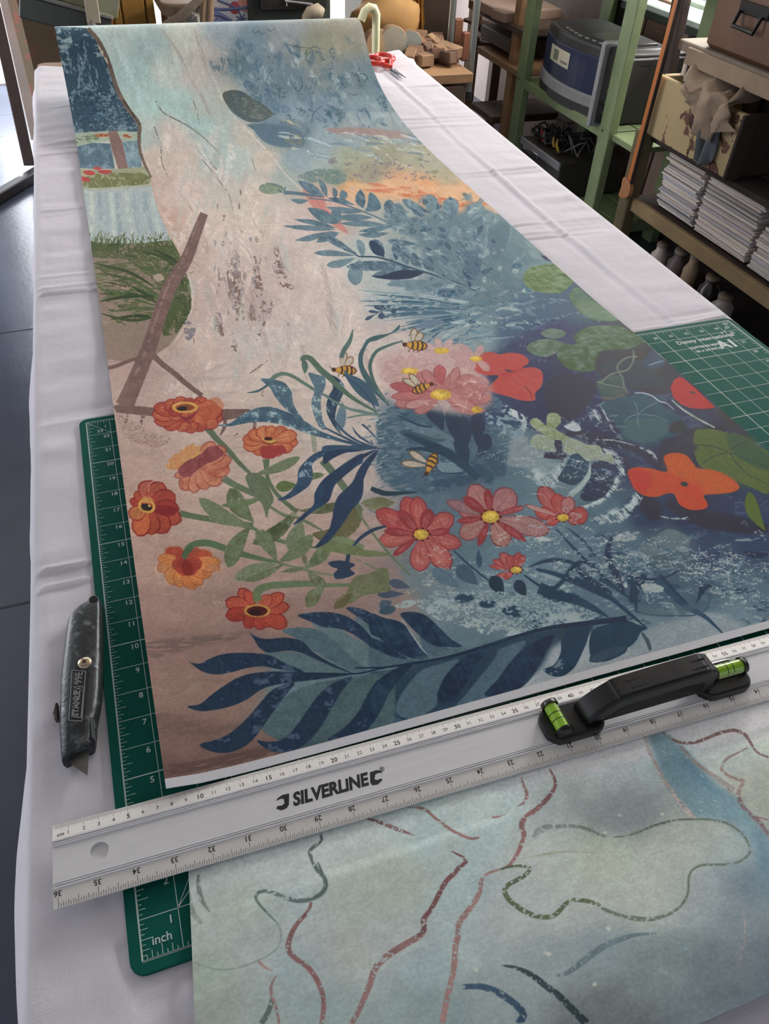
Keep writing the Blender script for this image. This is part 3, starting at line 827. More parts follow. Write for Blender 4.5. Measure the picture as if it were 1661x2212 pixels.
    for i in range(70):
        x, y = rng.uniform(300, 900), rng.uniform(1480, 1960)
        S('A', rng.choice(['#47552f', '#6f7752', '#8b8a68', '#394829']), [(x, y), (x + rng.uniform(20, 60), y + rng.uniform(-20, 30)), (x + rng.uniform(60, 110), y + rng.uniform(-10, 60))], 3, 8, 2, dry=.3, a=.8)
    P('A', '#a38a78', '690 1670 740 1655 765 1690 720 1705')
    P('A', '#b58678', '440 1710 540 1740 530 1765 450 1740', a=.6, dry=.3)
    # trunk outline and edge strokes
    S('A', '#6b5a4e', '270 64 335 140 385 235 415 320 465 470 530 585 600 682 602 760 606 850 640 950 682 1032', 26, 27, 12, mot=.2, dry=.06)
    S('A', '#a89a7a', '330 170 375 240 400 300', 10, 16, 4, dry=.3)
    S('A', '#413c38', '500 530 560 620 606 690', 8, 10, 4, dry=.2)
    S('A', '#c9a18d', '680 1030 700 1130 735 1250 790 1370 855 1500 905 1600', 9, 12, 9, dry=.1)
    S('A', '#c9b4a2', '905 1600 935 1720 950 1850 905 1990 800 2150', 10, 12, 8, dry=.25)
    S('A', '#b89888', '930 1640 975 1780 950 1920 880 2060 760 2200', 8, 26, 20, dry=.35, soft=2)
    for t, w_ in (('708 535 760 610 870 670 940 710 1040 790 1130 880', 9), ('700 700 740 820 750 930 790 1030', 8), ('950 520 985 640 992 695', 6), ('800 260 870 390', 5), ('1000 900 1150 1090 1190 1160 1212 1255', 6),
                  ('1060 930 1110 985', 8), ('860 1120 950 1250', 5), ('1330 900 1360 1000', 4)):
        S('A', '#77736a', t, w_, w_, 2, dry=.25)
    S('A', '#e0cabb', '1180 600 1290 710 1450 880 1560 1020 1660 1110', 5, 8, 4, a=.7)
    # bark blotches
    for t, w0, w1 in (('1490 1470 1500 1560 1520 1640 1540 1720 1610 1750', 20, 60), ('1350 1540 1372 1700 1405 1900 1380 2060', 14, 50), ('1230 1500 1215 1650 1240 1900', 20, 90), ('1110 1880 1120 2000 1150 2060', 10, 40), ('1460 1830 1440 1950', 10, 20),
                      ('1040 1775 1042 1830', 8, 14), ('1330 1850 1345 1990', 10, 40), ('1200 2120 1240 2160', 10, 40)):
        S('A', '#7d6459', t, w0, w1, w0, dry=.62, mot=.2)
        S('A', '#8d7f80', t, w0, w1 * 1.6, w0, dry=.72, a=.7, tex='g4')
    for i in range(90):
        x, y = rng.gauss(520, 45), rng.gauss(610, 90)
        S('P', rng.choice(['#927c70', '#7b665a', '#9a8b86', '#8a8488']), [(x, y), (x + rng.uniform(-3, 3), y + rng.uniform(6, 18))], 1.5, rng.uniform(3, 9), 1, dry=.5, a=.7)
    for i in range(26):
        x, y = rng.uniform(360, 800), rng.uniform(480, 760)
        S('P', rng.choice(['#9c867c', '#b3a9a2', '#a9b0a8']), [(x, y), (x + rng.uniform(0, 14), y + rng.uniform(20, 60)), (x + rng.uniform(-5, 30), y + rng.uniform(60, 110))], 2, rng.uniform(6, 22), 2, soft=3, dry=.35, a=.4, tex='g4')
    P('A', '#6e6670', '900 1960 960 1950 965 2040 920 2090 890 2040', dry=.6, a=.8)
    # --- blue grove, top right
    for i in range(120):
        x, y = rng.uniform(450, 830), rng.uniform(75, 275)
        if x > 790 + (y - 100) * .3 or x < 465 + (y - 70) * .45:
            continue
        yy = (y - 70) / 200
        cc = rng.choice(['#3f6076', '#4f7084', '#5c7686', '#8a9fa4', '#a5b0ae']) if x < 700 or y > 150 else rng.choice(['#7d8168', '#8f8f78', '#56727c', '#a7a592'])
        S('P', cc, [(x, y), (x + rng.uniform(-10, 16), y + rng.uniform(4, 14)), (x + rng.uniform(-12, 22), y + rng.uniform(10, 34))], 3, rng.uniform(5, 22), 2, soft=3, dry=.4, a=.55, tex=rng.choice(['g2', 'g4']))
    for i in range(70):
        x, y = rng.uniform(470, 820), rng.uniform(90, 260)
        if x < 480 + (y - 70) * .45:
            continue
        p = [(x, y)]
        for k in range(5):
            p.append((p[-1][0] + rng.uniform(-9, 10), p[-1][1] + rng.uniform(-4, 10)))
        S('P', rng.choice(['#3c5668', '#4a6170', '#435a55', '#6d8088']), p, 1.2, 2.4, .8, dry=.15, a=.75)
    for i in range(90):
        x, y = rng.uniform(520, 850), rng.uniform(95, 275)
        if x > 790 + (y - 100) * .36 or (x > 640 and y < 135):
            continue
        S('P', rng.choice(['#33566c', '#3c6178', '#466a7c', '#3d5a66', '#93a6a8']), [(x, y), (x + rng.uniform(-4, 16), y + rng.uniform(4, 12)), (x + rng.uniform(-4, 26), y + rng.uniform(12, 30))], 2, rng.uniform(6, 20), 2, soft=1, dry=.5, a=.6, tex=rng.choice(['g2', 'g1']))
    P('T', '#345a74', '380 370 440 330 520 350 500 420 400 420', soft=5, dry=.3, a=.6)
    P('T', '#33566e', '200 500 300 450 420 500 440 600 330 640 240 600', soft=6, dry=.45, a=.6)
    P('T', '#486c86', '620 780 760 800 860 880 900 960 760 960', soft=6, dry=.3, a=.6)
    for t in ('570 260 600 285 625 265 650 290 690 275', '700 245 730 265 770 240', '1080 1050 1100 960 1180 900', '980 640 1000 740 960 780 920 720', '870 380 960 400 1060 410', '1060 420 1100 400 1160 420'):
        S('T', '#45525a', t, 5, 8, 3, dry=.1, a=.85)
    P('T', '#566059', '318 812 380 772 480 778 570 840 650 880 735 950 740 990 640 1040 540 1040 460 1000 380 930', dry=.1, col2='#465a60')
    P('T', '#7b8270', '400 800 560 850 700 960 640 1020 480 960', dry=.55, tex='g3', a=.6)
    P('A', '#587486', '1300 690 1400 680 1560 700 1660 740 1660 830 1500 830 1400 790 1340 720', soft=3, dry=.1, col2='#4d6c80')
    S('A', '#a9a184', '1440 625 1560 665 1650 700', 12, 22, 6, soft=2, dry=.3)
    S('A', '#a9a184', '1420 850 1540 850 1660 820', 8, 14, 6, soft=2, dry=.3)
    P('A', '#7a8070', '1540 770 1600 740 1660 760 1660 820 1580 815', dry=.35, soft=2)
    P('P', '#a58c84', '705 278 780 276 860 284 890 292 860 300 780 292 730 290', soft=1, dry=.1)
    for i in range(46):
        x, y = rng.uniform(590, 900), rng.uniform(285, 350)
        S('P', rng.choice(['#6f8fa2', '#5a7c92', '#c2cdc8', '#8fa8b0']), [(x, y), (x + rng.uniform(10, 30), y + rng.uniform(-2, 10)), (x + rng.uniform(30, 70), y + rng.uniform(4, 18))], 1.5, rng.uniform(3, 8), 1, soft=1, dry=.3, a=.6)
    for i in range(5):
        x = 750 + i * 24
        P('P', '#a9b4ac', f'{x} 245 {x+14} 242 {x+24} 258 {x+22} 272 {x+10} 268', soft=2, a=.5)
    P('B', '#5b7a78', '370 70 420 35 500 15 600 18 670 40 690 80 640 115 540 105 440 100', dry=.28, col2='#70887c', soft=1)
    for i in range(60):
        x, y = rng.uniform(700, 930), rng.uniform(330, 390)
        S('P', rng.choice(['#84856c', '#8f8572', '#7b6f7c', '#9a9a80']), [(x, y), (x + rng.uniform(5, 22), y + rng.uniform(-5, 5))], 2, rng.uniform(4, 12), 2, soft=1, dry=.45, a=.6)
    for i in range(26):
        x, y = rng.uniform(740, 930), rng.uniform(345, 388)
        for k in range(4):
            S('P', '#766a80', [(x, y), (x + rng.uniform(-7, 7), y + rng.uniform(-5, 5))], 1, 1.8, .6, a=.7)
    P('B', '#e2b083', '690 120 850 105 1050 80 1200 130 1400 120 1560 190 1661 280 1661 310 1500 260 1300 200 1000 200 800 180', soft=4, a=.75, dry=.1)
    for i in range(44):
        u = rng.random()
        x, y = 760 + u * 880, 95 + u * 160 + rng.uniform(-20, 60) * (1 - u * .3)
        S('B', rng.choice(['#d8704f', '#d98a5e', '#cf6a50']), [(x, y), (x + rng.uniform(30, 60), y + rng.uniform(-6, 6)), (x + rng.uniform(70, 120), y + 4)], 5, rng.uniform(12, 22), 5, soft=3, dry=.2, a=.75)
    # --- big blue foliage mass, right of centre
    P('B', '#67838c', '930 300 1100 330 1250 330 1400 300 1560 320 1661 420 1661 900 1500 880 1350 760 1200 640 1150 480 1000 420', soft=9, dry=.12, a=.8, col2='#5a7685')
    P('C', '#6f8a90', '0 300 100 260 200 300 300 380 400 450 430 520 560 600 450 640 380 720 420 800 300 900 0 900', soft=8, dry=.1, a=.8, col2='#5d7886')
    P('B', '#cc7b70', '400 130 470 135 540 180 555 260 620 330 700 430 640 410 540 330 450 240', soft=2, dry=.1, a=.85)
    P('B', '#d8b0a0', '690 150 730 120 760 200 740 300 700 250', soft=6, a=.4)
    O('B', '#94a088', 195, 145, 78, 34, dry=.1, col2='#76866e')
    S('B', '#5d7a6c', '120 130 180 110 260 130 280 165', 6, 12, 4, dry=.3)
    S('B', '#4f6b72', '240 150 275 165 290 130', 6, 12, 4, dry=.2)
    S('B', '#55707f', '280 168 350 172 430 182 540 195', 26, 22, 10, dry=.1)
    for a_ in ((540, 190, 368, 92, 60), (560, 200, 505, 75, 40), (612, 210, 600, 132, 34), (672, 220, 655, 150, 54), (440, 220, 322, 213, 32), (795, 272, 775, 145, 66), (640, 370, 432, 268, 74), (620, 400, 342, 342, 34), (620, 408, 270, 385, 34),
               (560, 425, 352, 478, 40), (640, 430, 490, 492, 60), (650, 360, 590, 270, 60), (560, 205, 740, 250, 30), (550, 262, 800, 290, 40), (600, 330, 860, 330, 44), (640, 370, 940, 378, 40), (760, 420, 1000, 380, 36), (760, 440, 960, 430, 36)):
        L('B', rng.choice(['#4c6a7c', '#567485', '#45637a']), *a_, bend=rng.uniform(-10, 10), dry=.1, col2='#64818c')
    P('B', '#4d6e82', '808 285 822 250 835 170 870 185 905 235 905 275 860 290', dry=.06, col2='#5f7f8c')
    S('B', '#5b7683', '440 205 600 225 780 285 930 350 1050 410 1200 460', 7, 10, 6, dry=.1)
    for a_ in ((1150, 500, 950, 480, 40, '#4a6678'), (960, 330, 962, 212, 70, '#4a6678'), (1080, 330, 1000, 240, 70, '#4f6c7e'), (1230, 300, 1045, 215, 56, '#4b687a'), (1200, 330, 1120, 250, 60, '#456176'), (1280, 340, 1215, 180, 86, '#617f88'),
               (1120, 380, 930, 320, 60, '#506e80'), (1150, 420, 1000, 370, 50, '#5a7782'), (1200, 420, 1160, 340, 66, '#4c697b'), (1366, 350, 1362, 198, 108, '#5b7c8c'), (1480, 360, 1560, 235, 100, '#65838e'), (1600, 430, 1640, 300, 120, '#6a8890'),
               (1450, 520, 1330, 380, 90, '#66828e'), (1560, 560, 1480, 400, 110, '#627e8a'), (1320, 520, 1290, 390, 80, '#4f6a7e'), (1560, 620, 1450, 440, 90, '#5a7184'), (1640, 620, 1600, 440, 90, '#6a8792'), (1390, 640, 1250, 560, 50, '#4c6579'), (1480, 640, 1400, 540, 60, '#4a6175')):
        L('B', a_[5], *a_[:5], bend=rng.uniform(-8, 8), dry=.08, tip=.7, col2='#7a949a')
        S('B', '#3d5568', [(a_[0], a_[1]), ((a_[0] + a_[2]) / 2 + 6, (a_[1] + a_[3]) / 2), (a_[2], a_[3])], 3, 3, 1, a=.4)
    for t in ('0 330 60 290 120 260', '110 300 160 380 150 520', '210 300 200 420 130 560', '240 350 300 380 310 450 280 520', '390 450 400 560 340 620', '150 620 120 500 40 420'):
        S('C', '#90a6a6', t, 4, 10, 3, soft=1, dry=.25, a=.6)
    P('C', '#536c80', '60 540 110 560 120 660 60 740 20 700 20 600', soft=2, dry=.1, a=.7)
    P('C', '#5d7884', '170 420 230 360 300 380 290 480 240 600 160 580', soft=2, dry=.1, a=.7)
    P('C', '#7c9898', '400 460 450 480 560 590 480 600 420 560', soft=4, dry=.2)
    P('C', '#3f5a72', '480 545 560 570 600 620 530 600', soft=2, dry=.3)
    for i in range(230):
        x, y = rng.uniform(850, 1180), rng.uniform(430, 690)
        if x > 1020 + (y - 430) * .78 or y < 430 + max(0, x - 1060) * .2:
            continue
        an = rng.choice([-1.9, -1.6, -1.2, -2.4, 2.8, -.6]) + rng.uniform(-.3, .3)
        l_ = rng.uniform(14, 40)
        L('P', rng.choice(['#4c677b', '#3f596e', '#8fa6a8', '#a5b6b2', '#5f7b88', '#738e96', '#55718a']), x, y, x + math.cos(an) * l_, y + math.sin(an) * l_ * .7, rng.uniform(5, 15), bend=rng.uniform(-4, 4), dry=.2, a=.62, tip=.6)
    # sprays reaching left
    for a_ in ((765, 580, 512, 430, 46), (745, 578, 474, 560, 40), (745, 590, 556, 640, 52), (775, 600, 738, 770, 100), (790, 600, 760, 470, 50), (1120, 660, 680, 650, 66), (1200, 682, 848, 710, 60), (930, 590, 838, 480, 84), (1010, 610, 1000, 500, 60), (1080, 640, 1050, 520, 74),
               (1180, 665, 1110, 560, 60), (1250, 700, 1200, 575, 74), (1340, 720, 1290, 590, 60), (1420, 755, 1350, 635, 50), (1490, 790, 1450, 650, 56), (1325, 745, 940, 765, 46), (1330, 760, 1060, 800, 44), (1330, 760, 1170, 812, 44), (1440, 790, 1300, 850, 60), (1540, 800, 1440, 850, 50)):
        L('B', rng.choice(['#3f576d', '#4a6478', '#587383', '#62808c']), *a_, bend=rng.uniform(-12, 12), dry=.08, tip=.6, col2='#6f8b94')
    P('B', '#35495f', '845 708 920 705 1020 675 1120 672 1190 684 1120 720 1020 732 920 728', mot=.06)
    P('B', '#3a4d63', '835 490 870 485 930 540 920 580 860 560', mot=.1)
    S('B', '#3f576b', '740 550 765 582 900 590 1100 655 1320 725 1530 805', 4, 11, 10)
    S('B', '#9fb0ac', '1130 640 1250 690 1400 760 1540 800', 3, 6, 3, a=.7)
    for i in range(46):
        ty = 790 + i * 9.5 + rng.uniform(-8, 8)
        tx = 745 + max(0, (ty - 860)) * 1.2 + rng.uniform(-20, 160)
        ex, ey = 1330 + rng.uniform(0, 250), 880 + (ty - 790) * .35
        S('B', rng.choice(['#4c6d80', '#54788a', '#6a8a94', '#8ea5a6', '#3f5f74']), [(ex, ey), ((ex + tx) / 2, (ey + ty) / 2 - 8), (tx, ty)], 14, rng.uniform(7, 18), 1.5, dry=.2, tex='g3')
    for i in range(40):
        x, y = rng.uniform(940, 1130), rng.uniform(655, 760)
        S('P', rng.choice(['#4c6d80', '#5c8090', '#93aaaa', '#6f8f98', '#a9b8b2']), [(x, y), (x + rng.uniform(20, 50), y + rng.uniform(-14, 8)), (x + rng.uniform(60, 120), y + rng.uniform(-26, 6))], 1.5, rng.uniform(3, 9), 1, dry=.35, a=.7)
    S('B', '#3d5068', '808 995 860 965 930 925 975 905', 4, 5, 3)
    for a_ in ((870, 960, 806, 995, 22), (900, 945, 828, 938, 20), (925, 930, 862, 905, 24), (915, 940, 912, 990, 46), (940, 925, 905, 900, 18), (950, 915, 965, 905, 22), (970, 940, 1008, 938, 34)):
        L('B', '#43566e', *a_, tip=.7)
    P('B', '#62798f', '1115 1055 1180 1010 1260 990 1320 1010 1230 1045 1180 1045', soft=1, dry=.05)
    # --- lily pads and dark pond, right
    P('C', '#48566e', '400 1080 560 1010 760 1010 1090 1070 1661 1661 0 1661 120 1400 240 1200', soft=10, a=.75, col2='#3c4a64')
    P('C', '#56697f', '360 870 480 840 700 780 760 900 900 1010 700 1050 500 1010 380 960', soft=8, a=.5, dry=.2)
    for i in range(60):
        x, y = rng.uniform(1120, 1300), rng.uniform(640, 860)
        S('P', rng.choice(['#8296a8', '#6c8096', '#41506c', '#97a7b0']), [(x, y), (x + rng.uniform(-6, 12), y + rng.uniform(4, 16))], 1.5, rng.uniform(3, 9), 1, dry=.5, a=.45)
    for i in range(150):
        x, y = rng.uniform(1100, 1650), rng.uniform(740, 1180)
        if x < 1100 + (y - 740) * .2 or y < 740 + max(0, x - 1350) * .75:
            continue
        S('P', rng.choice(['#59667c', '#6b7a8c', '#3a4560', '#47586c', '#4f6474', '#2f3a52']), [(x, y), (x + rng.uniform(8, 30), y + rng.uniform(-8, 12)), (x + rng.uniform(20, 70), y + rng.uniform(-10, 26))], 2, rng.uniform(6, 26), 2, soft=3, dry=.38, a=.5, tex=rng.choice(['g2', 'g3']))
    pads = (('#6a7f5c', '#7f9068', '392 710 430 660 500 640 570 632 640 650 712 715 712 750 640 815 560 822 470 808 410 775'),
            ('#71876a', '#5f7a62', '688 835 720 790 760 790 830 850 920 920 1010 985 990 1000 900 1000 800 975 720 900'),
            ('#74856a', '#5f7464', '505 1080 560 1050 640 1060 668 1085 620 1115 540 1108'), ('#66795f', '#7a8a74', '415 1165 500 1120 600 1125 668 1155 620 1200 530 1235 440 1210'),
            ('#5f7052', '#6c7e68', '720 1100 800 1045 950 1028 1070 1055 1170 1125 1170 1150 1080 1190 940 1195 890 1240 880 1310 780 1330 680 1310 620 1250 612 1200 660 1155 735 1150'))
    for c1, c2, t in pads:
        P('C', c1, t, col2=c2, mot=.14)
        P('C', '#93a28c', t, dry=.8, a=.4, tex='g3')
    S('C', '#4f6350', '580 720 640 700 700 720', 4, 6, 2, a=.6)
    S('C', '#8ea082', '430 690 520 660 600 650', 3, 8, 3, a=.5)
    P('C', '#98a67c', '735 900 830 870 980 960 990 995 900 995 800 965', soft=4, a=.35)
    P('C', '#343b56', '545 1400 620 1350 740 1345 860 1400 870 1440 800 1560 700 1640 570 1620 530 1500', dry=.03, soft=2, mot=.06)
    P('C', '#3a465c', '880 1210 960 1190 1090 1180 1200 1140 1250 1200 1400 1350 1360 1420 1300 1480 1100 1440 1040 1400 870 1330', soft=2, a=.85)
    P('C', '#4b6070', '1160 1270 1230 1190 1310 1270 1250 1310 1180 1300', soft=1)
    S('C', '#8094a2', '1200 1290 1260 1270 1305 1258', 4, 8, 3)
    P('F', '#4a5b5e', '560 110 700 90 800 60 900 140 1000 230 960 260 800 260 640 200', soft=3, a=.7, dry=.1)
    P('C', '#2b3149', '1160 1120 1240 1140 1220 1210 1140 1260 1120 1180', soft=2, dry=.2)
    P('F', '#59665a', '545 225 600 195 700 180 725 235 740 290 680 330 600 340 560 300', soft=1, col2='#4b5a55')
    P('F', '#83756d', '570 318 640 325 745 300 690 338 600 342', soft=1, a=.7)
    for t, w_ in (('780 15 782 80 745 145 685 160 620 185 580 222 540 228', 13), ('805 60 735 70 685 110 680 150 712 200 722 262 755 302', 12), ('545 226 620 245 730 265', 8)):
        S('F', '#7d8674', t, w_, w_, w_ * .6, dry=.05, mot=.15)
    # leaf with pale veins
    P('F', '#48606a', '556 378 620 350 720 320 850 305 960 330 980 385 1060 430 1125 505 1060 565 960 600 860 622 760 615 700 550 640 470', soft=1, dry=.03, col2='#405766')
    P('F', '#52706a', '720 520 760 470 900 460 1010 500 1000 560 900 610 790 610 720 570', soft=2, a=.6)
    P('F', '#2c3850', '1010 540 1040 490 1100 480 1120 520 1070 560', soft=3, a=.8)
    for t in ('810 435 800 380 780 345', '810 435 870 390 940 355', '810 435 920 445 1010 485', '812 435 808 480 820 525', '808 435 760 450 718 490'):
        S('F', '#7a9292', t, 4, 6, 3, a=.8)
    S('F', '#a7b0b8', '788 298 840 297 900 315 950 350 1000 365 1040 405', 8, 9, 6)
    S('F', '#74828c', '1000 362 1030 390 1050 412', 8, 8, 3)
    S('F', '#8b997a', '1030 342 1090 395 1150 435 1210 470 1310 522', 9, 14, 10, col2='#a3adab')
    P('F', '#cf5044', '1078 190 1045 212 1022 262 1038 325 1090 372 1150 395 1230 402 1305 396 1308 384 1250 330 1180 262 1110 205', smooth=0, mot=.05, col2='#c94a42')
    O('F', '#7a3d38', 1165, 294, 22, 8, rot=.2)
    P('F', '#687640', '1182 545 1240 530 1320 535 1400 560 1500 580 1600 650 1661 700 1661 940 1560 915 1450 870 1330 820 1240 785 1195 745 1170 650', mot=.1, col2='#5d6c3a')
    P('F', '#4b6148', '1390 560 1500 580 1600 650 1661 710 1661 800 1500 740 1410 660', soft=4, a=.8)
    for t in ('1175 635 1280 640 1400 680', '1225 755 1300 710 1400 685 1500 720 1661 780', '1410 685 1440 740 1520 820 1650 890', '1410 670 1450 640 1530 605'):
        S('F', '#37493a', t, 5, 6, 3, a=.85)
    for t, w_ in (('340 560 460 570 620 610 780 650 900 720 985 800', 60), ('460 620 560 640 700 720 760 800', 50), ('980 600 1060 680 1190 640', 90), ('1340 400 1400 470 1430 520', 60), ('1000 1000 1200 1100 1450 1150 1661 1180', 120), ('800 960 900 1040 940 1120', 120)):
        S('F', '#33384f', t, w_ * .5, w_, w_ * .4, soft=3, dry=.12, a=.85)
    # white water swirls
    SW = (('560 370 600 440 650 540 715 605', 16), ('480 385 520 430 555 500 590 560', 60), ('580 660 650 710 690 770 725 835', 60), ('430 1040 540 1010 640 930 680 850 720 800', 40), ('530 1120 640 1090 760 1040 815 960 830 1000', 60),
          ('350 970 440 900 490 830 500 760', 34), ('120 800 240 870 330 780 350 720', 90), ('530 600 660 605 800 640', 10), ('820 650 900 690 945 750', 22), ('560 1140 660 1120 760 1080', 50), ('650 1240 720 1220 790 1235', 40),
          ('0 430 60 460 70 500 60 560', 60), ('340 520 400 495 440 540', 40), ('1100 1110 1150 1100 1190 1105', 14), ('940 1090 1020 1110 1180 1115', 10), ('20 1180 160 1240 260 1250', 40), ('820 1560 900 1550 980 1580', 50), ('690 1500 740 1560', 40))
    for t, w_ in SW:
        S('F', '#8fa3a8', t, w_ * .5, w_ * 1.3, w_ * .4, soft=3, dry=.5, a=.8)
        S('F', '#aab7ae', t, w_ * .3, w_ * .7, w_ * .2, dry=.42, a=.85, tex='g4')
    for t in ('380 700 440 690 490 740 490 790 450 860 390 895 320 875 290 850 330 790', '500 780 570 730 630 770 650 860 600 960 520 1000 450 990 440 950 480 880'):
        P('F', '#2f475b', t, dry=.06, mot=.15)
        P('F', '#7f98a4', t, dry=.86, a=.6)
    S('F', '#8fa29c', '500 750 490 830 440 900 370 960', 6, 30, 40, dry=.08)
    S('F', '#a3b09c', '500 740 497 770 492 800', 4, 6, 4)
    # pale green creature-like leaves
    P('F', '#a3ad8c', '115 600 150 565 200 570 270 600 290 670 230 675 150 655 118 640', mot=.12, col2='#8f9f7c')
    P('F', '#8d9c62', '108 480 150 458 195 490 215 505 225 435 290 432 312 485 280 530 340 570 380 600 340 630 250 590 180 555 130 520', mot=.15, col2='#a3ad84')
    P('F', '#a9b0a0', '340 600 400 595 480 630 560 640 590 690 640 700 660 760 600 740 520 735 480 740 420 690 370 700 330 660', mot=.12, col2='#98a378')
    P('F', '#30344c', '270 600 315 605 320 660 350 705 320 732 200 718 205 682 285 680 270 640', smooth=0, mot=.05)
    P('F', '#b0b9b8', '330 515 380 498 430 510 440 540 390 545', smooth=1, dry=.1)
    P('F', '#5b7079', '960 1200 1040 1182 1145 1240 1130 1292 1040 1330 960 1345 860 1370 800 1360 830 1290 900 1260', mot=.08, soft=1, dry=.04)
    P('F', '#8d9a94', '655 1250 720 1220 790 1220 790 1250 700 1262', dry=.2)
    # poppies
    P('F', '#d2593f', '745 808 790 780 880 784 1000 806 978 720 1010 692 1070 686 1130 705 1175 760 1195 788 1300 798 1400 840 1470 905 1420 942 1320 952 1240 962 1265 1020 1240 1050 1150 1055 1080 1020 1045 955 1000 950 930 972 850 962 790 920 765 870', mot=.06, col2='#cf5240')
    P('F', '#cf6a34', '1000 800 985 715 1060 690 1130 708 1180 770 1310 802 1410 850 1460 900 1400 940 1250 955 1220 900 1100 850', soft=6, a=.6)
    P('F', '#c8444a', '750 810 800 790 900 830 860 940 790 920', soft=8, a=.6)
    O('F', '#38403c', 1112, 888, 24, 15, rot=.2)
    for a_ in (0, .9, 1.9, 2.9, 4, 5.2):
        S('F', '#38403c', [(1112, 888), (1112 + math.cos(a_) * 34, 888 + math.sin(a_) * 22)], 5, 3, 1)
    P('E', '#d4544a', '1015 52 1070 30 1140 45 1200 36 1280 45 1325 78 1322 110 1285 132 1350 130 1400 145 1420 180 1412 250 1370 298 1365 345 1280 345 1200 322 1120 300 1065 275 1090 235 1130 185 1050 182 985 158 962 125 985 105 1015 92', mot=.05, col2='#cc4c44')
    P('E', '#b8383e', '1130 185 1220 150 1300 135 1240 170', soft=3, a=.4)
    O('E', '#6a4a50', 1200, 153, 30, 7, rot=.15)
    S('E', '#7c2f35', '1300 255 1340 300 1345 340', 4, 5, 2)
    L('F', '#5f7336', 1640, 1195, 1528, 938, 88, bend=-22, tip=.6)
    # white-blue blob and dark leaves
    P('E', '#8ba1a8', '1040 440 1100 400 1170 370 1240 410 1300 450 1305 490 1275 515 1300 560 1320 600 1200 650 1100 560', soft=2, dry=.35, col2='#6c8896')
    P('E', '#b4bfba', '1150 370 1230 405 1300 450 1300 485 1260 470 1180 410', dry=.25)
    P('E', '#7d8e90', '1190 620 1300 570 1335 640 1420 690 1400 760 1330 780 1200 770 1170 700', soft=2, dry=.12, a=.8)
    P('E', '#46637a', '340 470 440 380 560 350 680 380 800 430 1000 440 1100 500 1200 600 1180 760 1100 860 940 900 600 960 420 900 340 800 350 650', soft=2, a=.85, dry=.2, tex='g3', col2='#395568')
    for i in range(150):
        x, y = rng.gauss(560, 170), rng.gauss(640, 190)
        S('E', rng.choice(['#6b8898', '#87a0aa', '#35506a', '#4a6a7e', '#2f465c']), [(x, y), (x + rng.uniform(20, 90), y + rng.uniform(-20, 50))], 4, rng.uniform(8, 26), 3, dry=.5, a=.5, tex='g3')
    P('E', '#5b7784', '500 480 700 520 860 600 900 680 760 640 600 560', soft=3, dry=.15, a=.7)
    S('E', '#32455a', '480 440 600 500 700 520', 4, 12, 5)
    P('E', '#35505a', '490 545 600 555 720 590 800 600 700 620 560 600', a=.7)
    for t, w_ in (('520 560 700 640 850 720 1000 850', 60), ('530 665 650 660 800 700 900 780', 30), ('740 800 820 820 920 812', 8)):
        S('E', '#2e4459', t, 8, w_, w_ * .7, dry=.08, soft=1)
    P('E', '#5e7c8a', '735 755 800 750 900 795 850 812 760 808', dry=.05)
    for a_ in ((775, 545, 668, 345, 112), (860, 620, 810, 400, 96), (900, 700, 900, 440, 104), (990, 640, 990, 418, 96), (930, 780, 860, 580, 90), (1000, 720, 1060, 560, 90)):
        L('E', '#2f4358', *a_, bend=8, tip=.9, dry=.03, mot=.12)
    L('E', '#49657a', 1140, 450, 1095, 320, 92, tip=.9, dry=.25)
    for t, w_ in (('980 690 1100 720 1160 840', 110), ('880 760 1000 800 1100 880', 90), ('700 880 850 880 980 850', 70)):
        S('E', '#33495f', t, w_ * .4, w_, w_ * .4, soft=3, dry=.15, a=.7)
    S('E', '#2b414c', '305 915 350 935 420 950 600 940', 26, 34, 8)
    for t in ('205 480 260 510 340 590', '180 515 230 580 330 640', '300 600 340 650 400 660'):
        S('E', '#3d5068', t, 4, 14, 5, dry=.15)
    L('E', '#6e7050', 235, 1010, 462, 1008, 86, bend=6, dry=.05, col2='#7d7d5c')
    # --- pink daisies
    P('E', '#c3a09a', '340 70 500 10 700 -10 900 20 1000 60 960 160 1060 200 1090 320 1050 400 880 440 700 410 440 350 420 260 360 200', soft=10, a=.8)
    for cx, cy, R, n, c1, c2 in ((555, 155, 215, 11, '#c39a94', '#b38480'), (765, 25, 170, 9, '#c6a09a', '#b98e88'), (985, 75, 190, 8, '#c09490', '#bb8a86'), (760, 305, 330, 13, '#bb7470', '#a85c5c')):
        for k in range(n):
            a_ = k / n * 6.283 + .25
            tx, ty = cx + math.cos(a_) * R * rng.uniform(.85, 1.05), cy + math.sin(a_) * R * .52 * rng.uniform(.85, 1.05)
            if tx < 350 or ty > 440 or tx > 1100:
                continue
            L('E', c2, cx, cy, tx, ty, R * .30, tip=.8, a=.6)
            L('E', c1, cx, cy, cx + (tx - cx) * .96, cy + (ty - cy) * .96, R * .24, tip=.8, dry=.12, tex='g4', a=.85)
    P('E', '#b96f6b', '820 300 830 250 900 210 980 190 1060 210 1085 300 1070 400 960 440 880 425 820 380', dry=.18, a=.9, col2='#c58a84')
    for a_ in ((700, 290, 422, 245, 70, '#b25a5a'), (690, 310, 432, 322, 60, '#b96c68'), (760, 250, 745, 112, 84, '#b8605e'), (720, 250, 640, 150, 70, '#bd7672'), (820, 240, 870, 130, 60, '#bb7d79'), (700, 345, 520, 385, 60, '#c08680')):
        L('E', '#97474a', *a_[:5], tip=.85, a=.7)
        L('E', a_[5], a_[0], a_[1], a_[2] + (a_[0] - a_[2]) * .04, a_[3] + (a_[1] - a_[3]) * .04, a_[4] * .86, tip=.85, dry=.04)
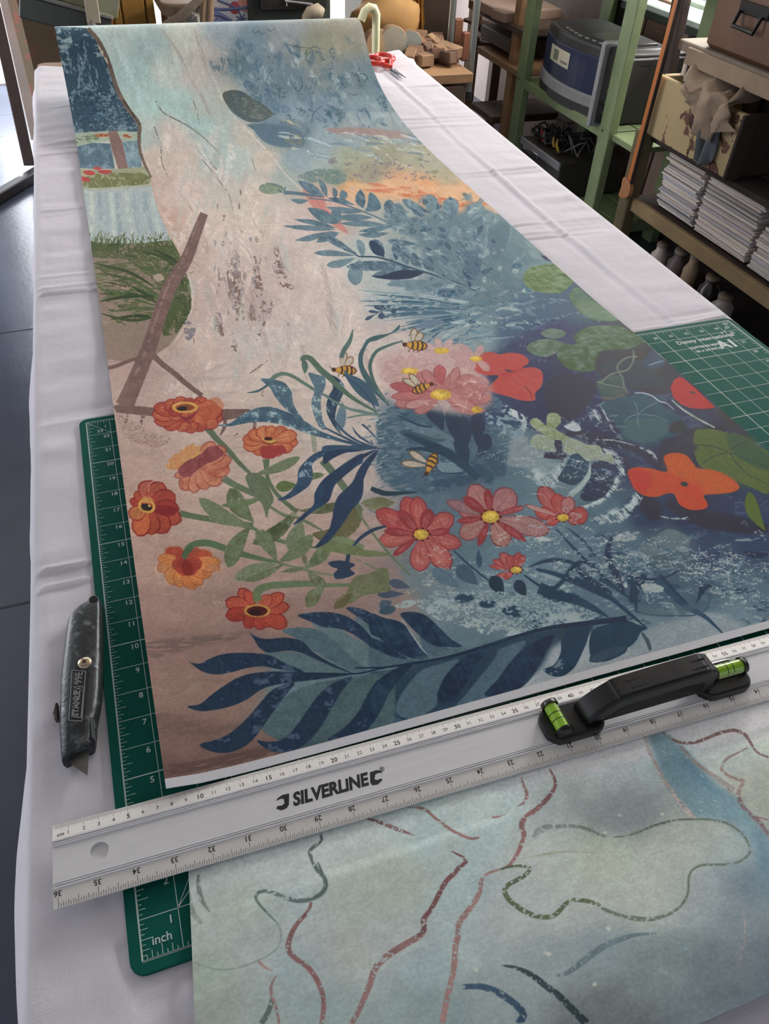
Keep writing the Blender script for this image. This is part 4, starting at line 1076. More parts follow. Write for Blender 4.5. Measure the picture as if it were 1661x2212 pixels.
    for t in ('860 330 920 230 1000 230', '900 420 960 300 1040 300', '760 400 850 370 940 400', '950 200 1010 280 1000 380', '600 350 700 375 780 370'):
        S('E', '#d6b9b0', t, 3, 8, 3, dry=.35, a=.8)
    for x, y, rx, ry in ((555, 155, 56, 22), (762, 22, 50, 20), (985, 75, 40, 18), (758, 308, 68, 36), (990, 405, 36, 22)):
        O('E', '#cf9f38', x, y, rx, ry, mot=.15, dry=.03)
        O('E', '#dab548', x - 6, y - 4, rx * .7, ry * .6, mot=.15, dry=.2)
    b.bee('E', 130, 150, .05, 150, 105, -1.35)
    b.bee('E', 640, 262, 2.75, 135, 170, -2.75)
    b.bee('E', 692, 760, -1.15, 150, 175, 3.25)
    b.bee('B', 1130, 1160, .08, 150, 95, -1.4)
    # --- cosmos
    C1, C2, C3 = '#b9504b', '#9c3c40', '#b3706c'
    Fl('E', 1080, 1100, [(950, 890, 130, C3), (1230, 925, 160, '#a96c6c'), (1470, 1195, 120, '#a67472'), (1185, 1295, 130, '#ac7268'), (880, 1235, 120, '#a86e66'), (868, 1050, 100, '#ad6660'), (790, 1000, 70, '#90686c'), (1058, 915, 56, C2), (1305, 1035, 40, '#a5454a'), (1315, 1262, 50, C2), (1000, 1292, 50, C2), (858, 1132, 44, C2), (900, 970, 66, C2)], dark='#8e4348', pale='#c08a80')
    Fl('E', 630, 1215, [(520, 968, 120, C1), (600, 965, 110, C1), (332, 1062, 120, '#b54a48'), (842, 1092, 120, '#b85650'), (895, 1285, 100, '#b55450'), (820, 1438, 130, '#bb5a54'), (620, 1458, 130, '#b95852'), (350, 1262, 100, '#bb5a52'), (445, 1355, 44, C2), (690, 1048, 84, C2), (482, 1058, 70, C2), (385, 1192, 52, C2), (820, 1190, 50, C2)], dark='#93363c', pale='#d08a7c')
    Fl('E', 1550, 1105, [(1395, 905, 110, '#b25a58'), (1500, 950, 90, C1), (1600, 970, 90, C3), (1365, 1065, 80, C1), (1440, 1135, 70, C1), (1300, 1022, 30, '#b58c80'), (1715, 1085, 110, C1), (1660, 1110, 90, '#b25a58')], dark='#93363c', pale='#c67e76')
    Fl('E', 1245, 1445, [(1068, 1418, 30, C1), (1100, 1500, 32, C1), (1165, 1508, 34, C1), (1092, 1380, 44, C1), (1140, 1335, 66, '#b9605a'), (1190, 1350, 60, C1), (1265, 1330, 60, C1), (1302, 1350, 44, C1)], dark='#8a3238', pale='#d49a8c')
    for x, y, rx, ry in ((1080, 1100, 56, 40), (630, 1215, 48, 34), (1550, 1106, 38, 24), (1245, 1445, 36, 22)):
        for k in range(9):
            a_ = k * .698
            O('E', '#6e2c34', x + math.cos(a_) * rx * 1.12, y + math.sin(a_) * ry * 1.12, rx * .22, ry * .26)
        O('E', '#cfa233', x, y, rx, ry, mot=.2, dry=.02)
        O('E', '#ddb943', x, y - 2, rx * .6, ry * .6, mot=.2, dry=.3)
    # --- water plants, bottom right
    for i in range(230):
        x, y = rng.uniform(870, 1660), rng.uniform(1130, 1370)
        if y > 1370 - (x - 870) * .04 or y < 1290 - (x - 870) * .22:
            continue
        S('P', rng.choice(['#2f4a60', '#3b5a6e', '#57788a', '#8aa0a4', '#9fb0aa', '#2b4259', '#6d8a94']), [(x, y), (x + rng.uniform(8, 34), y + rng.uniform(-8, 14)), (x + rng.uniform(20, 60), y + rng.uniform(-6, 26))], 2, rng.uniform(4, 16), 1.5, dry=.42, a=.55, tex=rng.choice(['g2', 'g3']))
    for t, w_ in (('280 1180 420 1330 600 1500 800 1661', 18), ('150 1440 300 1480 480 1560 640 1640', 34), ('640 1230 615 1350 680 1500 720 1600', 44), ('950 1480 1040 1600 1150 1700', 56), ('860 1470 800 1560 770 1661', 64), ('180 1600 300 1540 420 1400 560 1420', 30),
                  ('400 1420 520 1530 640 1600', 50), ('1180 1661 1240 1560 1290 1560', 40), ('90 1440 200 1390 340 1385 480 1440', 24), ('660 1450 800 1500 960 1500 1080 1450', 16), ('350 1170 460 1260 540 1360', 12), ('1500 1330 1580 1350 1661 1340', 40), ('170 1560 260 1600 380 1640', 90)):
        S('F', '#2a4157', t, w_ * .4, w_, w_ * .4, dry=.08, soft=1, a=.85)
    for cx, cy, sx, sy, n in ((1540, 1225, 55, 18, 130), (1300, 1250, 80, 30, 90), (1200, 1180, 90, 40, 110), (1600, 1290, 40, 26, 60), (1380, 1200, 60, 24, 60), (960, 1250, 50, 30, 60), (1180, 980, 60, 34, 90), (1330, 1010, 50, 60, 80)):
        for i in range(n):
            x, y = rng.gauss(cx, sx), rng.gauss(cy, sy)
            if 860 < x < 1660 and y < 1360 and not (x > 1330 and y < 1115):
                S('P', rng.choice(['#a9b3ac', '#97a8a8', '#b7bcb0', '#8499a0']), [(x, y), (x + rng.uniform(4, 18), y + rng.uniform(-8, 6)), (x + rng.uniform(10, 34), y + rng.uniform(-12, 10))], 1, rng.uniform(2, 7), 1, dry=.5, a=.6, tex='g1')
    for a_ in ((1165, 1610, 1085, 1485, 92), (1310, 1620, 1245, 1512, 78)):
        L('E', '#2b3f51', *a_, tip=.8, dry=.03)
    for a_ in ((1000, 1540, 860, 1420, 100, '#3d5a70'), (880, 1560, 700, 1440, 90, '#4b6a7c'), (1000, 1310, 1010, 1430, 40, '#34506a'), (560, 1560, 420, 1520, 60, '#43556c'), (520, 1600, 345, 1605, 50, '#3f5068'), (440, 1650, 360, 1690, 70, '#3f5a6c')):
        L('E', a_[5], *a_[:5], dry=.12, tip=.7)
    S('E', '#2d455a', '840 1320 950 1420 1070 1515', 8, 12, 8, dry=.1)
    S('E', '#2d455a', '1300 1480 1420 1560 1600 1640', 10, 16, 10, dry=.1)
    # sprinkled white over the fern
    P('H', '#93a7a6', '360 400 480 330 640 330 760 360 900 340 1000 380 1100 440 1300 430 1460 430 1420 480 1200 520 1000 570 850 585 700 560 520 490 420 470', dry=.52, tex='g2', mot=.2)
    P('H', '#7f979c', '300 350 640 280 1100 330 1460 400 1440 470 1000 560 520 470 380 430', dry=.62, tex='g1', mot=.2)
    P('H', '#8ea29f', '160 390 230 350 300 360 240 400', dry=.2)
    for x, y, r1, r2 in ((940, 420, 90, 44), (610, 340, 66, 34), (760, 375, 60, 28), (1150, 300, 60, 36), (1280, 330, 80, 30), (1080, 500, 40, 30)):
        O('H', '#2c4860', x, y, r1, r2, dry=.3, soft=2)
    O('H', '#355366', 110, 415, 55, 28, rot=-.2, dry=.1)
    # --- orange zinnias and green stems
    G1, G2, G3, G4 = '#6b7955', '#788462', '#566848', '#5d5f42'
    S('D', '#6f7f64', '1330 530 1345 600 1352 680', 30, 34, 24, dry=.15, a=.55)
    S('D', '#62745a', '1400 735 1450 790 1520 880 1580 960 1661 1060', 50, 46, 16, dry=.12)
    S('D', '#5f7056', '640 500 700 580 780 660 850 740 935 825', 52, 34, 20)
    S('D', '#5e7154', '1035 728 1040 800 1050 860 1110 960 1230 1065', 46, 24, 30)
    S('D', '#66785c', '755 850 850 905 990 965', 52, 40, 40)
    S('D', '#5d7150', '475 1088 600 1110 780 1135 950 1165', 40, 38, 46)
    S('D', '#56704e', '508 1372 540 1310 600 1280 680 1280 770 1310 880 1345 1000 1375 1130 1400', 42, 44, 14)
    S('D', '#66775a', '940 1170 1060 1235 1200 1275 1360 1302', 20, 26, 10)
    S('D', '#6b7c5e', '1040 1020 1150 1090 1250 1110 1400 1190', 14, 22, 14)
    S('D', '#6f805f', '1110 1400 1250 1435 1380 1465 1490 1480', 16, 18, 8, a=.85)
    S('D', '#677c58', '968 1640 990 1580 1060 1552 1180 1540 1320 1535 1430 1545 1640 1540', 66, 44, 14)
    for a_ in ((950, 1170, 598, 985, 96, G2, -26), (950, 1180, 660, 1110, 80, G2, 20), (960, 1140, 798, 918, 120, '#616f49', -20), (935, 1160, 788, 1435, 112, '#606f4b', 20), (950, 830, 1258, 712, 66, G2, 14), (1240, 895, 1098, 908, 72, '#5d7240', 0), (1240, 895, 1415, 825, 44, '#5b7040', -16),
               (1060, 950, 745, 1030, 44, '#5f7747', -22), (1240, 1060, 1540, 1010, 60, G4, 20), (1250, 1040, 945, 1282, 90, '#545e3e', -36), (1270, 1120, 1200, 1330, 120, '#788465', 0), (1110, 1400, 970, 1192, 90, G1, 14), (1120, 1400, 828, 1512, 84, '#7f8a6a', 12), (1160, 1400, 895, 1522, 50, '#66704c', -14),
               (1110, 1400, 1340, 1220, 96, G1, 18), (1285, 1440, 1450, 1270, 90, G3, 14), (1300, 1440, 1428, 1560, 70, '#5d5c42', 10), (1415, 1550, 1300, 1690, 90, '#6d6c46', 12), (1290, 1430, 1272, 1335, 36, '#766a50', 6), (1130, 1462, 1290, 1430, 34, G1, 0), (1000, 1180, 1080, 1250, 30, G1, 0)):
        L('D', a_[5], *a_[:5], bend=a_[6], tip=.6, dry=.04, mot=.16, col2='#6f7c5c' if a_[5] != G2 else '#6c7a58')
        S('D', '#4a5638', [(a_[0], a_[1]), ((a_[0] + a_[2]) / 2 + a_[6] * .3, (a_[1] + a_[3]) / 2), (a_[2], a_[3])], 3, 3, 1, a=.35, dry=.2)
    P('D', '#6c7a5e', '905 835 960 815 1030 850 1065 930 1085 990 1055 1050 1040 1110 1010 1020 950 960 915 890', mot=.14, col2='#5f6c52')
    P('D', '#6a6646', '1335 1210 1440 1180 1530 1110 1600 1040 1650 1040 1655 1120 1610 1200 1520 1250 1420 1268', mot=.14, dry=.06)
    S('D', '#76855c', '1370 1330 1430 1280 1520 1262 1600 1290 1661 1320', 30, 70, 70, mot=.14)
    P('E', '#6f7a50', '0 1270 100 1265 250 1310 380 1330 430 1350 300 1360 150 1345 60 1330 0 1340', mot=.14)
    S('E', '#66785a', '205 1030 260 1130 340 1240 440 1360 560 1480', 14, 16, 12, dry=.1)
    P('E', '#6c7450', '370 1430 415 1450 425 1540 430 1580 330 1600 250 1615 180 1660 120 1661 150 1580 200 1490 290 1470', mot=.14, dry=.04)
    L('E', '#66603e', 180, 1600, 60, 1700, 70, dry=.05)
    S('E', '#6d7c58', '190 1370 280 1410 380 1460', 10, 14, 8, dry=.15, a=.8)
    # rake
    RK = '#765a54'
    P('D', RK, '240 -330 360 -330 330 0 290 150 230 290 200 395 100 395 120 330 190 200 235 60', smooth=0, a=0)
    S('P', RK, '441 461 424 505 404 557 384 590 362 632 345 680 326 740 303 800 283 850 270 884', 17, 31, 37, mot=.18)
    S('P', '#8d716a', '432 470 414 515 396 560 372 598 350 650 334 700 315 760 292 815', 2, 6, 6, dry=.4, a=.7)
    P('D', RK, '50 412 95 388 200 392 320 398 560 400 720 402 930 402 930 425 860 458 760 478 600 476 300 455 140 448 70 452', smooth=0, mot=.18)
    S('D', RK, '0 165 60 140 140 100 225 68', 24, 24, 18)
    S('D', RK, '300 50 360 110 440 170 520 240 620 315', 40, 34, 30, mot=.15)
    for t in ('140 450 132 490 128 545', '240 455 232 490 215 535', '770 475 765 520 738 572', '872 470 870 530 825 578', '962 485 960 520 950 560'):
        S('D', RK, t, 26, 22, 8, dry=.3)
    P('D', '#8c6a5e', '80 455 300 560 420 600 330 660 150 620 90 540', dry=.68, a=.7, tex='g1')
    for i in range(26):
        x, y = rng.uniform(250, 760), rng.uniform(860, 1330)
        if x > 262 + (y - 860) * .16:
            S('P', rng.choice(['#b8a294', '#8f776c', '#c0ab9c']), [(x, y), (x + rng.uniform(20, 60), y - rng.uniform(4, 18)), (x + rng.uniform(60, 130), y - rng.uniform(12, 40))], 2, rng.uniform(4, 16), 2, soft=3, dry=.4, a=.3)
    S('D', '#8a7568', '900 185 960 150 1000 120 1045 85', 3, 12, 6, dry=.35)
    # zinnias
    Z1, Z2, Z3, ZD = '#c05e3e', '#b84e3a', '#c96a45', '#8e3232'
    def ring(cx, cy, rx, ry, n, w_, cols, a0=0.0, dark=ZD, pale=None, cr='D'):
        pet = []
        for k in range(n):
            a_ = a0 + k / n * 6.283
            r_ = rng.uniform(.93, 1.06)
            pet.append((cx + math.cos(a_) * rx * r_, cy + math.sin(a_) * ry * r_, w_, cols[k % len(cols)]))
        b.flower(cr, cx, cy, pet, dark=dark, pale=pale)
    ring(530, 440, 240, 120, 15, 92, ['#b8553c', '#bd5c42', '#b04a3a'], .2, pale='#d08a5c')
    ring(540, 420, 150, 75, 12, 66, ['#b24a38', '#bf6044', '#a84238'], .5, pale='#d0854c')
    P('D', '#c4633f', '600 380 700 325 750 350 760 390 720 440 690 490 640 500 560 470', dry=.1, a=.6, tex='g4')
    P('D', '#8a3438', '470 440 520 455 580 420 600 380 590 420 560 460 500 480', a=.8)
    for k in range(26):
        a_ = k / 26 * 6.283
        O('D', '#cf9840', 510 + math.cos(a_) * 74, 392 + math.sin(a_) * 30, 11, 8, dry=.05)
    O('D', '#8a4a30', 508, 394, 58, 22, rot=-.1)
    O('D', '#40302a', 492, 400, 34, 14, rot=-.1)
    ring(1060, 608, 185, 100, 12, 84, ['#c9683f', '#c66440', '#cc6f45'], .1, dark='#98372f', pale='#dd9a6a')
    P('D', '#ab3f3c', '1000 650 1040 640 1140 640 1170 680 1110 700 1080 722 1020 722 1000 690', mot=.1)
    S('D', '#c99e48', '1010 590 1060 610 1100 605', 10, 22, 8)
    O('D', '#4d3026', 1050, 594, 28, 12)
    S('D', '#6a3a2a', '1000 612 1060 630 1110 612', 3, 7, 3)
    for tx, ty in ((385, 785), (400, 740), (430, 705), (480, 670), (520, 640), (560, 625), (610, 640), (640, 640)):
        L('D', '#d29a58', 560, 760, tx, ty, 56, tip=.8, dry=.12, col2='#cf8450')
    for tx, ty, w_ in ((485, 935, 110), (560, 955, 90), (650, 930, 110), (745, 895, 110), (805, 800, 120), (815, 725, 100), (775, 650, 110), (700, 612, 110), (440, 850, 60)):
        L('D', '#a84a3c', 600, 780, tx, ty, w_, tip=.9, a=.8)
        L('D', rng.choice(['#c4664a', '#c87050', '#bd5a44']), 600, 780, 600 + (tx - 600) * .95, 780 + (ty - 780) * .95, w_ * .86, tip=.9, dry=.05, col2='#cf8464')
    P('D', '#8d4044', '465 800 500 760 560 720 620 690 660 650 720 645 760 690 720 730 650 760 600 790 540 845 480 840', mot=.12, col2='#9a5050')
    S('D', '#cfa04a', '540 735 600 690 640 650', 6, 12, 4, dry=.2)
    for tx, ty, w_, c in ((160, 1040, 70, '#a83c32'), (200, 965, 80, '#b04834'), (300, 880, 150, '#b55848'), (370, 890, 120, '#b2503c'), (450, 965, 130, '#b04436'), (478, 1060, 110, '#a33a32'), (492, 1140, 120, '#b24a36'), (400, 1225, 140, '#b04632'), (300, 1250, 130, '#b24a32'), (215, 1275, 110, '#c05a38'), (165, 1160, 90, '#c46a3c')):
        L('D', '#8e2f2c', 270, 1055, tx, ty, w_ * 1.06, tip=.9, a=.85)
        L('D', c, 270, 1055, 270 + (tx - 270) * .95, 1055 + (ty - 1055) * .95, w_ * .9, tip=.9, dry=.03, mot=.16)
    P('D', '#8b2c30', '300 1060 360 1045 440 1050 450 1090 400 1112 330 1100', a=.85)
    S('D', '#d09a8c', '275 960 290 900 360 868 425 880 432 930', 4, 6, 3)
    for k in range(20):
        a_ = k / 20 * 6.283
        O('D', '#cc9438', 268 + math.cos(a_) * 46, 1058 + math.sin(a_) * 40, 10, 9, dry=.1)
    P('D', '#c98840', '235 1010 270 995 305 1005 300 1035 250 1040', a=.8)
    O('D', '#3c2824', 266, 1066, 34, 24)
    O('D', '#d2a040', 284, 1054, 9, 9)
    for tx, ty, w_, c in ((385, 1330, 110, '#b0402e'), (440, 1310, 80, '#b34632'), (620, 1320, 100, '#b54834'), (690, 1345, 100, '#b84c32'), (748, 1400, 90, '#cf7a40'), (335, 1400, 90, '#cf7a42'), (332, 1470, 90, '#cc8048'), (400, 1560, 120, '#d08444'), (470, 1580, 100, '#cf7c3c'), (570, 1590, 120, '#cf7034'), (620, 1560, 90, '#cc6c38'), (685, 1490, 110, '#c45c38'), (750, 1450, 60, '#c68458')):
        L('D', '#b85c34', 515, 1410, tx, ty, w_, tip=.9, a=.75)
        L('D', c, 515, 1410, 515 + (tx - 515) * .94, 1410 + (ty - 1410) * .94, w_ * .86, tip=.9, dry=.08, mot=.16, col2='#d0743c' if ty > 1380 else None)
    for tx, ty, w_ in ((440, 1460, 90), (500, 1500, 90), (570, 1490, 100), (620, 1430, 90), (450, 1400, 90)):
        L('D', '#a83c30', 515, 1395, tx, ty, w_, tip=.9, a=.9, mot=.15)
    L('D', '#8e2f2c', 515, 1385, 540, 1495, 80, tip=.9, a=.8)
    for t in ('340 1420 330 1480 350 1530', '400 1480 390 1540 430 1570 470 1530', '690 1380 740 1390 750 1440 700 1470', '570 1590 610 1590 630 1560'):
        S('D', '#dcae84', t, 3, 7, 3, dry=.25, a=.8)
    S('D', '#4f6b4c', '505 1385 520 1345 560 1305', 36, 36, 30)
    for tx, ty, w_, c in ((650, 215, 90, '#c0503a'), (690, 225, 70, '#bb4a36'), (560, 300, 110, '#c0503a'), (560, 400, 100, '#a8382e'), (690, 475, 90, '#a83a30'), (800, 488, 90, '#b04034'), (860, 465, 80, '#b0402f'), (965, 462, 110, '#b54434'), (980, 330, 90, '#b84a38'), (945, 250, 90, '#bf5038'), (860, 260, 80, '#c0543c')):
        L('G', '#8e2c2a', 765, 362, tx, ty, w_, tip=.75, a=.85)
        L('G', c, 765, 362, 765 + (tx - 765) * .95, 362 + (ty - 362) * .95, w_ * .86, tip=.75, mot=.16, dry=.03)
    for k in range(22):
        a_ = k / 22 * 6.283
        O('G', '#c08a3a', 768 + math.cos(a_) * 78, 362 + math.sin(a_) * 36, 10, 8, dry=.1)
    O('G', '#5a2620', 768, 364, 66, 32, mot=.2)
    O('G', '#3a201c', 755, 372, 36, 20)
    S('G', '#66794f', '775 300 760 250 790 220 860 195', 56, 40, 40)
    # --- blue blades, centre
    B1, B2 = '#36546a', '#2c3f5c'
    S('D', '#3d5a60', '912 296 970 288 1010 270 1060 235', 3, 14, 16, dry=.05)
    S('D', '#55705c', '1070 215 1100 185 1150 172 1210 190 1300 245 1400 305 1520 350', 34, 22, 12)
    for c, t in (('#3e5e70', '998 205 1060 205 1110 215 1160 235 1200 290 1210 360 1240 420 1280 475 1230 450 1160 400 1100 330 1060 262 1030 238'),
                 (B1, '718 508 800 494 860 450 920 415 1000 390 1080 390 1180 425 1280 475 1380 540 1480 580 1600 625 1661 650 1560 625 1420 592 1300 560 1180 515 1080 492 980 485 900 495 800 514'),
                 ('#4d6c7b', '1308 170 1360 176 1415 195 1420 250 1398 310 1390 370 1402 470 1425 530 1385 525 1345 440 1330 350 1350 270'),
                 ('#2e4259', '1440 178 1500 200 1540 245 1538 300 1505 360 1485 430 1490 500 1530 570 1580 610 1500 545 1450 470 1425 400 1440 320 1470 260'),
                 ('#5c7888', '1500 420 1530 360 1555 430 1540 520 1500 540 1490 470'),
                 (B1, '1540 148 1590 190 1661 255 1661 320 1610 280 1570 220')):
        P('D', c, t, mot=.14, col2='#4a6a7c' if c != '#2e4259' else '#3a5068')
        P('D', '#a9b4b0', t, dry=.88, a=.7)
    P('B', '#3d5f63', '1030 1025 1022 1060 960 1092 880 1128 835 1140 805 1190 792 1240 800 1300 840 1370 880 1440 960 1530 940 1535 860 1460 795 1370 765 1290 765 1220 790 1170 820 1120 880 1095 970 1078', mot=.14, dry=.03)
    S('B', '#47645e', '1052 1130 960 1160 880 1200 842 1270 845 1340 880 1430 960 1550', 8, 24, 14, dry=.08)
    S('B', '#8fa09c', '850 1380 900 1470 970 1550', 3, 5, 2, dry=.3)
    S('B', '#4b6b62', '728 1055 708 1130 670 1190 652 1240', 3, 30, 30)
    S('B', '#4c6852', '395 1260 405 1240 450 1245 520 1320 580 1370 640 1430 740 1510 880 1590', 20, 40, 12)
    L('B', '#47645a', 402, 1240, 418, 1345, 40, bend=-6)
    L('B', '#3c5a6e', 670, 1340, 900, 1560, 90, bend=-10)
    S('B', '#56746c', '520 1470 700 1570 900 1610', 10, 16, 12, dry=.1)
    for t in ('640 1560 760 1580 900 1610', '690 1630 800 1610 900 1612'):
        S('B', '#5e7a70', t, 10, 12, 8, dry=.1)
    for c, t in (('#34506c', '1661 636 1560 640 1450 655 1350 690 1285 745 1245 800 1235 880 1180 950 1110 992 1180 985 1260 940 1320 890 1338 820 1335 760 1390 715 1480 690 1661 672'),
                 (B2, '1661 690 1580 730 1480 800 1400 865 1350 950 1345 1020 1280 1080 1210 1152 1260 1130 1350 1060 1440 1000 1480 900 1540 840 1620 775 1661 745'),
                 (B2, '1661 770 1620 830 1590 930 1510 1010 1470 1090 1440 1190 1350 1302 1440 1262 1530 1150 1590 1060 1661 960')):
        P('D', c, t, mot=.14, smooth=1, col2='#2b4464')
    P('D', '#8ea0a6', '1300 740 1400 690 1560 660 1661 660 1480 690 1340 760 1330 840 1250 900 1250 820', dry=.72, a=.7)
    for c, t in ((B2, '0 690 60 660 200 645 340 650 340 660 160 680 60 720 0 760'), ('#34506c', '0 640 120 636 250 648 350 655 250 668 120 660 0 680'), (B2, '350 665 280 720 220 800 180 880 90 970 60 1060 50 1140 0 1250 60 1200 130 1110 230 990 250 880 290 780 340 700'),
                 (B2, '340 665 240 700 140 760 60 830 0 860 0 990 40 950 60 880 130 830 230 740')):
        P('E', c, t, mot=.14)
    for t in ('0 560 100 600 200 625 350 655', '0 520 120 580 250 640 350 655', '60 460 120 540 220 610 350 655', '130 180 230 260 300 340 330 400'):
        S('E', '#35506a', t, 10, 14, 6, dry=.06)
    for i in range(26):
        x, y = rng.uniform(330, 420), rng.uniform(400, 900)
        S('E', '#aab3ae' if rng.random() < .5 else '#3d566c', [(x, y), (x + rng.uniform(-60, -20), y + rng.uniform(-10, 30))], 8, 10, 2, dry=.35, a=.6, tex='g3')
    S('E', '#2f415c', '188 1288 240 1235 320 1185 400 1162', 10, 24, 14)
    P('D', B2, '1440 1398 1490 1385 1550 1388 1612 1412 1580 1440 1612 1468 1560 1495 1490 1504 1475 1470 1500 1440 1460 1425', mot=.1)
    S('D', B2, '1570 1345 1565 1375 1560 1400', 28, 26, 26)
    S('D', B2, '1605 1288 1640 1250 1661 1232', 8, 14, 14)
    # --- great fern along the bottom
    for t, c in (('60 610 200 570 400 530 600 510 680 490 620 560 400 600 200 680 90 720', '#6b5650'), ('160 1060 500 1120 760 1050 700 1120 450 1180 150 1200', '#6f5950'), ('190 1470 600 1370 1000 1270 1300 1180 1000 1200 600 1290 200 1400', '#55413d')):
        P('G', c, t, soft=4, dry=.25, a=.6, tex='g3')
    S('G', '#98826a', '120 930 240 890 360 860 480 810', 10, 34, 12, dry=.2)
    S('G', '#8a7565', '140 1010 300 990 450 960', 6, 14, 6, dry=.4)
    P('H', '#35566a', '0 820 200 770 400 740 700 660 1000 580 1300 520 1450 510 1420 600 1380 700 1290 830 1200 845 1120 810 1000 900 850 975 730 975 690 1010 450 1090 250 1142 160 1105 110 1150 0 1200', smooth=0, col2='#2b4b62', soft=1)
    P('H', '#a4b4b8', '900 970 1100 790 1200 640 1430 560 1661 600 1661 760 1400 830 1150 900 1000 960', soft=6)
    P('I', '#95a6aa', '500 520 640 470 760 450 870 330 1100 260 1300 220 1500 300 1500 330 1200 420 900 500 560 590', soft=8, a=.8)
    P('G', '#3f626d', '800 1110 950 920 1150 830 1661 740 1661 1110 1240 1215 1060 1270 900 1200', smooth=0, col2='#4a6e74', soft=1)
    LO = (('#4d7079', '800 1110 850 1030 940 930 1060 860 1250 830 1210 900 1140 1000 1040 1100 930 1180 840 1170'), ('#4a6c72', '1120 1200 1200 1100 1290 960 1400 860 1580 780 1500 910 1420 1040 1290 1140 1180 1210'),
          ('#57787e', '815 635 1000 628 1130 660 1260 725 1395 765 1200 770 1040 740 920 680'), ('#4a6d7a', '930 490 1050 468 1190 490 1300 560 1430 680 1620 735 1420 755 1260 690 1120 610 1020 540'),
          ('#5b7b82', '1120 440 1290 470 1440 570 1661 700 1661 735 1500 745 1360 640 1240 530'), ('#557680', '1400 400 1480 440 1560 540 1661 610 1661 690 1560 630 1460 530'))
    for c, t in LO:
        P('G', c, t, mot=.12, dry=.02)
    DKF = ('318 692 345 712 400 716 460 682 540 650 640 637 760 638 860 655 960 705 1070 755 1000 755 880 735 800 722 690 738 600 765 500 782 420 768 360 732',
           '320 1002 400 980 480 910 560 850 640 800 740 768 900 755 1100 762 1380 768 1200 800 1040 820 900 840 800 870 700 940 600 985 500 1012 400 1026',
           '402 1242 480 1215 580 1170 680 1085 780 970 860 880 960 835 1010 835 950 910 870 1020 800 1120 730 1210 640 1270 540 1292 440 1275',
           '765 1205 850 1212 940 1190 1020 1110 1110 980 1190 880 1280 820 1385 785 1310 890 1240 1010 1160 1140 1060 1240 940 1278 840 1265',
           '1225 1195 1330 1120 1420 1020 1490 890 1560 800 1661 750 1661 830 1600 930 1540 1050 1450 1160 1300 1205',
           '722 505 760 530 830 545 960 535 1060 560 1140 635 1260 705 1390 765 1290 735 1160 680 1060 635 960 620 840 632 780 598 750 550',
           '1030 390 1120 372 1230 368 1340 392 1440 455 1530 550 1661 645 1661 690 1540 620 1420 530 1310 478 1200 465 1120 432',
           '1345 340 1430 342 1520 385 1590 470 1661 570 1661 615 1570 545 1490 450 1410 392')
    for t in DKF:
        P('G', '#294561', t, mot=.14, col2='#26395a')
        P('G', '#7088a0', t, dry=.93, a=.6)
    LH = (('#4f7486', '165 1065 190 980 260 880 340 800 450 765 570 735 520 830 450 960 420 1040 300 1115 210 1110'), ('#4c7285', '560 1035 620 900 700 780 800 690 920 635 1010 620 920 750 820 880 730 990 640 1030'),
          ('#2f4c66', '640 690 760 650 820 700 700 860 560 1020 440 1040 460 920 560 780'), ('#4a6c7c', '0 640 90 660 200 720 300 745 150 775 0 800'), ('#45687a', '320 560 400 600 500 660 640 660 560 690 420 715 350 690'))
    for c, t in LH:
        P('H', c, t, mot=.12, soft=1)
    for t in ('435 985 470 870 550 770 660 700 740 690 680 780 600 920 520 1020', '740 965 830 860 900 760 990 670 1090 610 1190 575 1150 670 1080 800 1000 900 880 965', '0 940 60 870 150 800 280 755 200 850 120 960 60 1080 0 1150',
              '0 440 90 465 190 490 260 550 320 650 380 715 300 735 180 690 90 610 0 560', '195 440 270 425 360 450 440 520 520 600 600 650 520 655 400 640 320 580 250 510', '0 600 80 620 160 680 240 730 150 720 60 680 0 650'):
        P('H', '#213a58', t, mot=.14, col2='#2c4a66')
    P('H', '#2c4864', '1120 800 1190 770 1235 690 1240 600 1300 540 1420 520 1410 600 1370 700 1320 790 1250 840 1180 842', mot=.14, dry=.04)
    P('H', '#7d939c', '1115 800 1190 780 1240 720 1250 790 1180 838', dry=.5, a=.8)
    S('H', '#95a7a8', '200 470 262 560 330 660 380 712', 3, 9, 3)
    P('H', '#2e4b63', '1425 735 1450 690 1550 650 1661 610 1661 680 1600 720 1510 750', mot=.12, dry=.05)
    P('I', '#2d4a62', '495 410 520 330 600 300 720 270 820 300 872 324 830 345 800 400 740 450 640 460 560 480 505 500', mot=.12, dry=.03)
    P('I', '#38566c', '495 535 520 500 620 450 740 440 680 490 600 530 540 545', mot=.12)
    S('I', '#48616c', '835 350 870 400 892 465', 10, 26, 20, dry=.15)
    S('H', '#233c58', '-100 790 100 785 300 755 500 720 700 662 900 598 1150 532 1400 500 1661 470', 8, 20, 40)
    S('G', '#223a56', '950 760 1150 765 1400 768 1560 735 1661 715', 3, 10, 12)
    P('H', '#54767e', '200 745 420 720 680 655 900 595 700 625 450 690', soft=2, a=.6)
    for t, w_, c in (('930 0 1040 110 1140 190 1250 250 1372 366', 50, '#33506a'), ('800 215 900 235 1040 240 1180 235 1260 190 1285 90', 14, '#3a5870'), ('760 0 790 90 800 220', 50, '#2d465c'), ('400 0 520 60 640 130 760 230 870 322', 40, '#2b435a'), ('170 60 300 110 460 160 620 250', 80, '#2c455c'), ('560 0 660 60 740 120', 30, '#2f4a60'), ('1140 20 1190 100 1170 180', 30, '#4a6678')):
        S('I', c, t, w_, w_ * .7, 6, dry=.05, a=.9)
    P('I', '#4c6876', '800 200 860 180 1000 190 1150 170 1180 210 1100 235 960 238 850 232', soft=2, a=.6)
    P('I', '#8ea09c', '830 40 900 30 980 60 940 90 860 75', dry=.3)
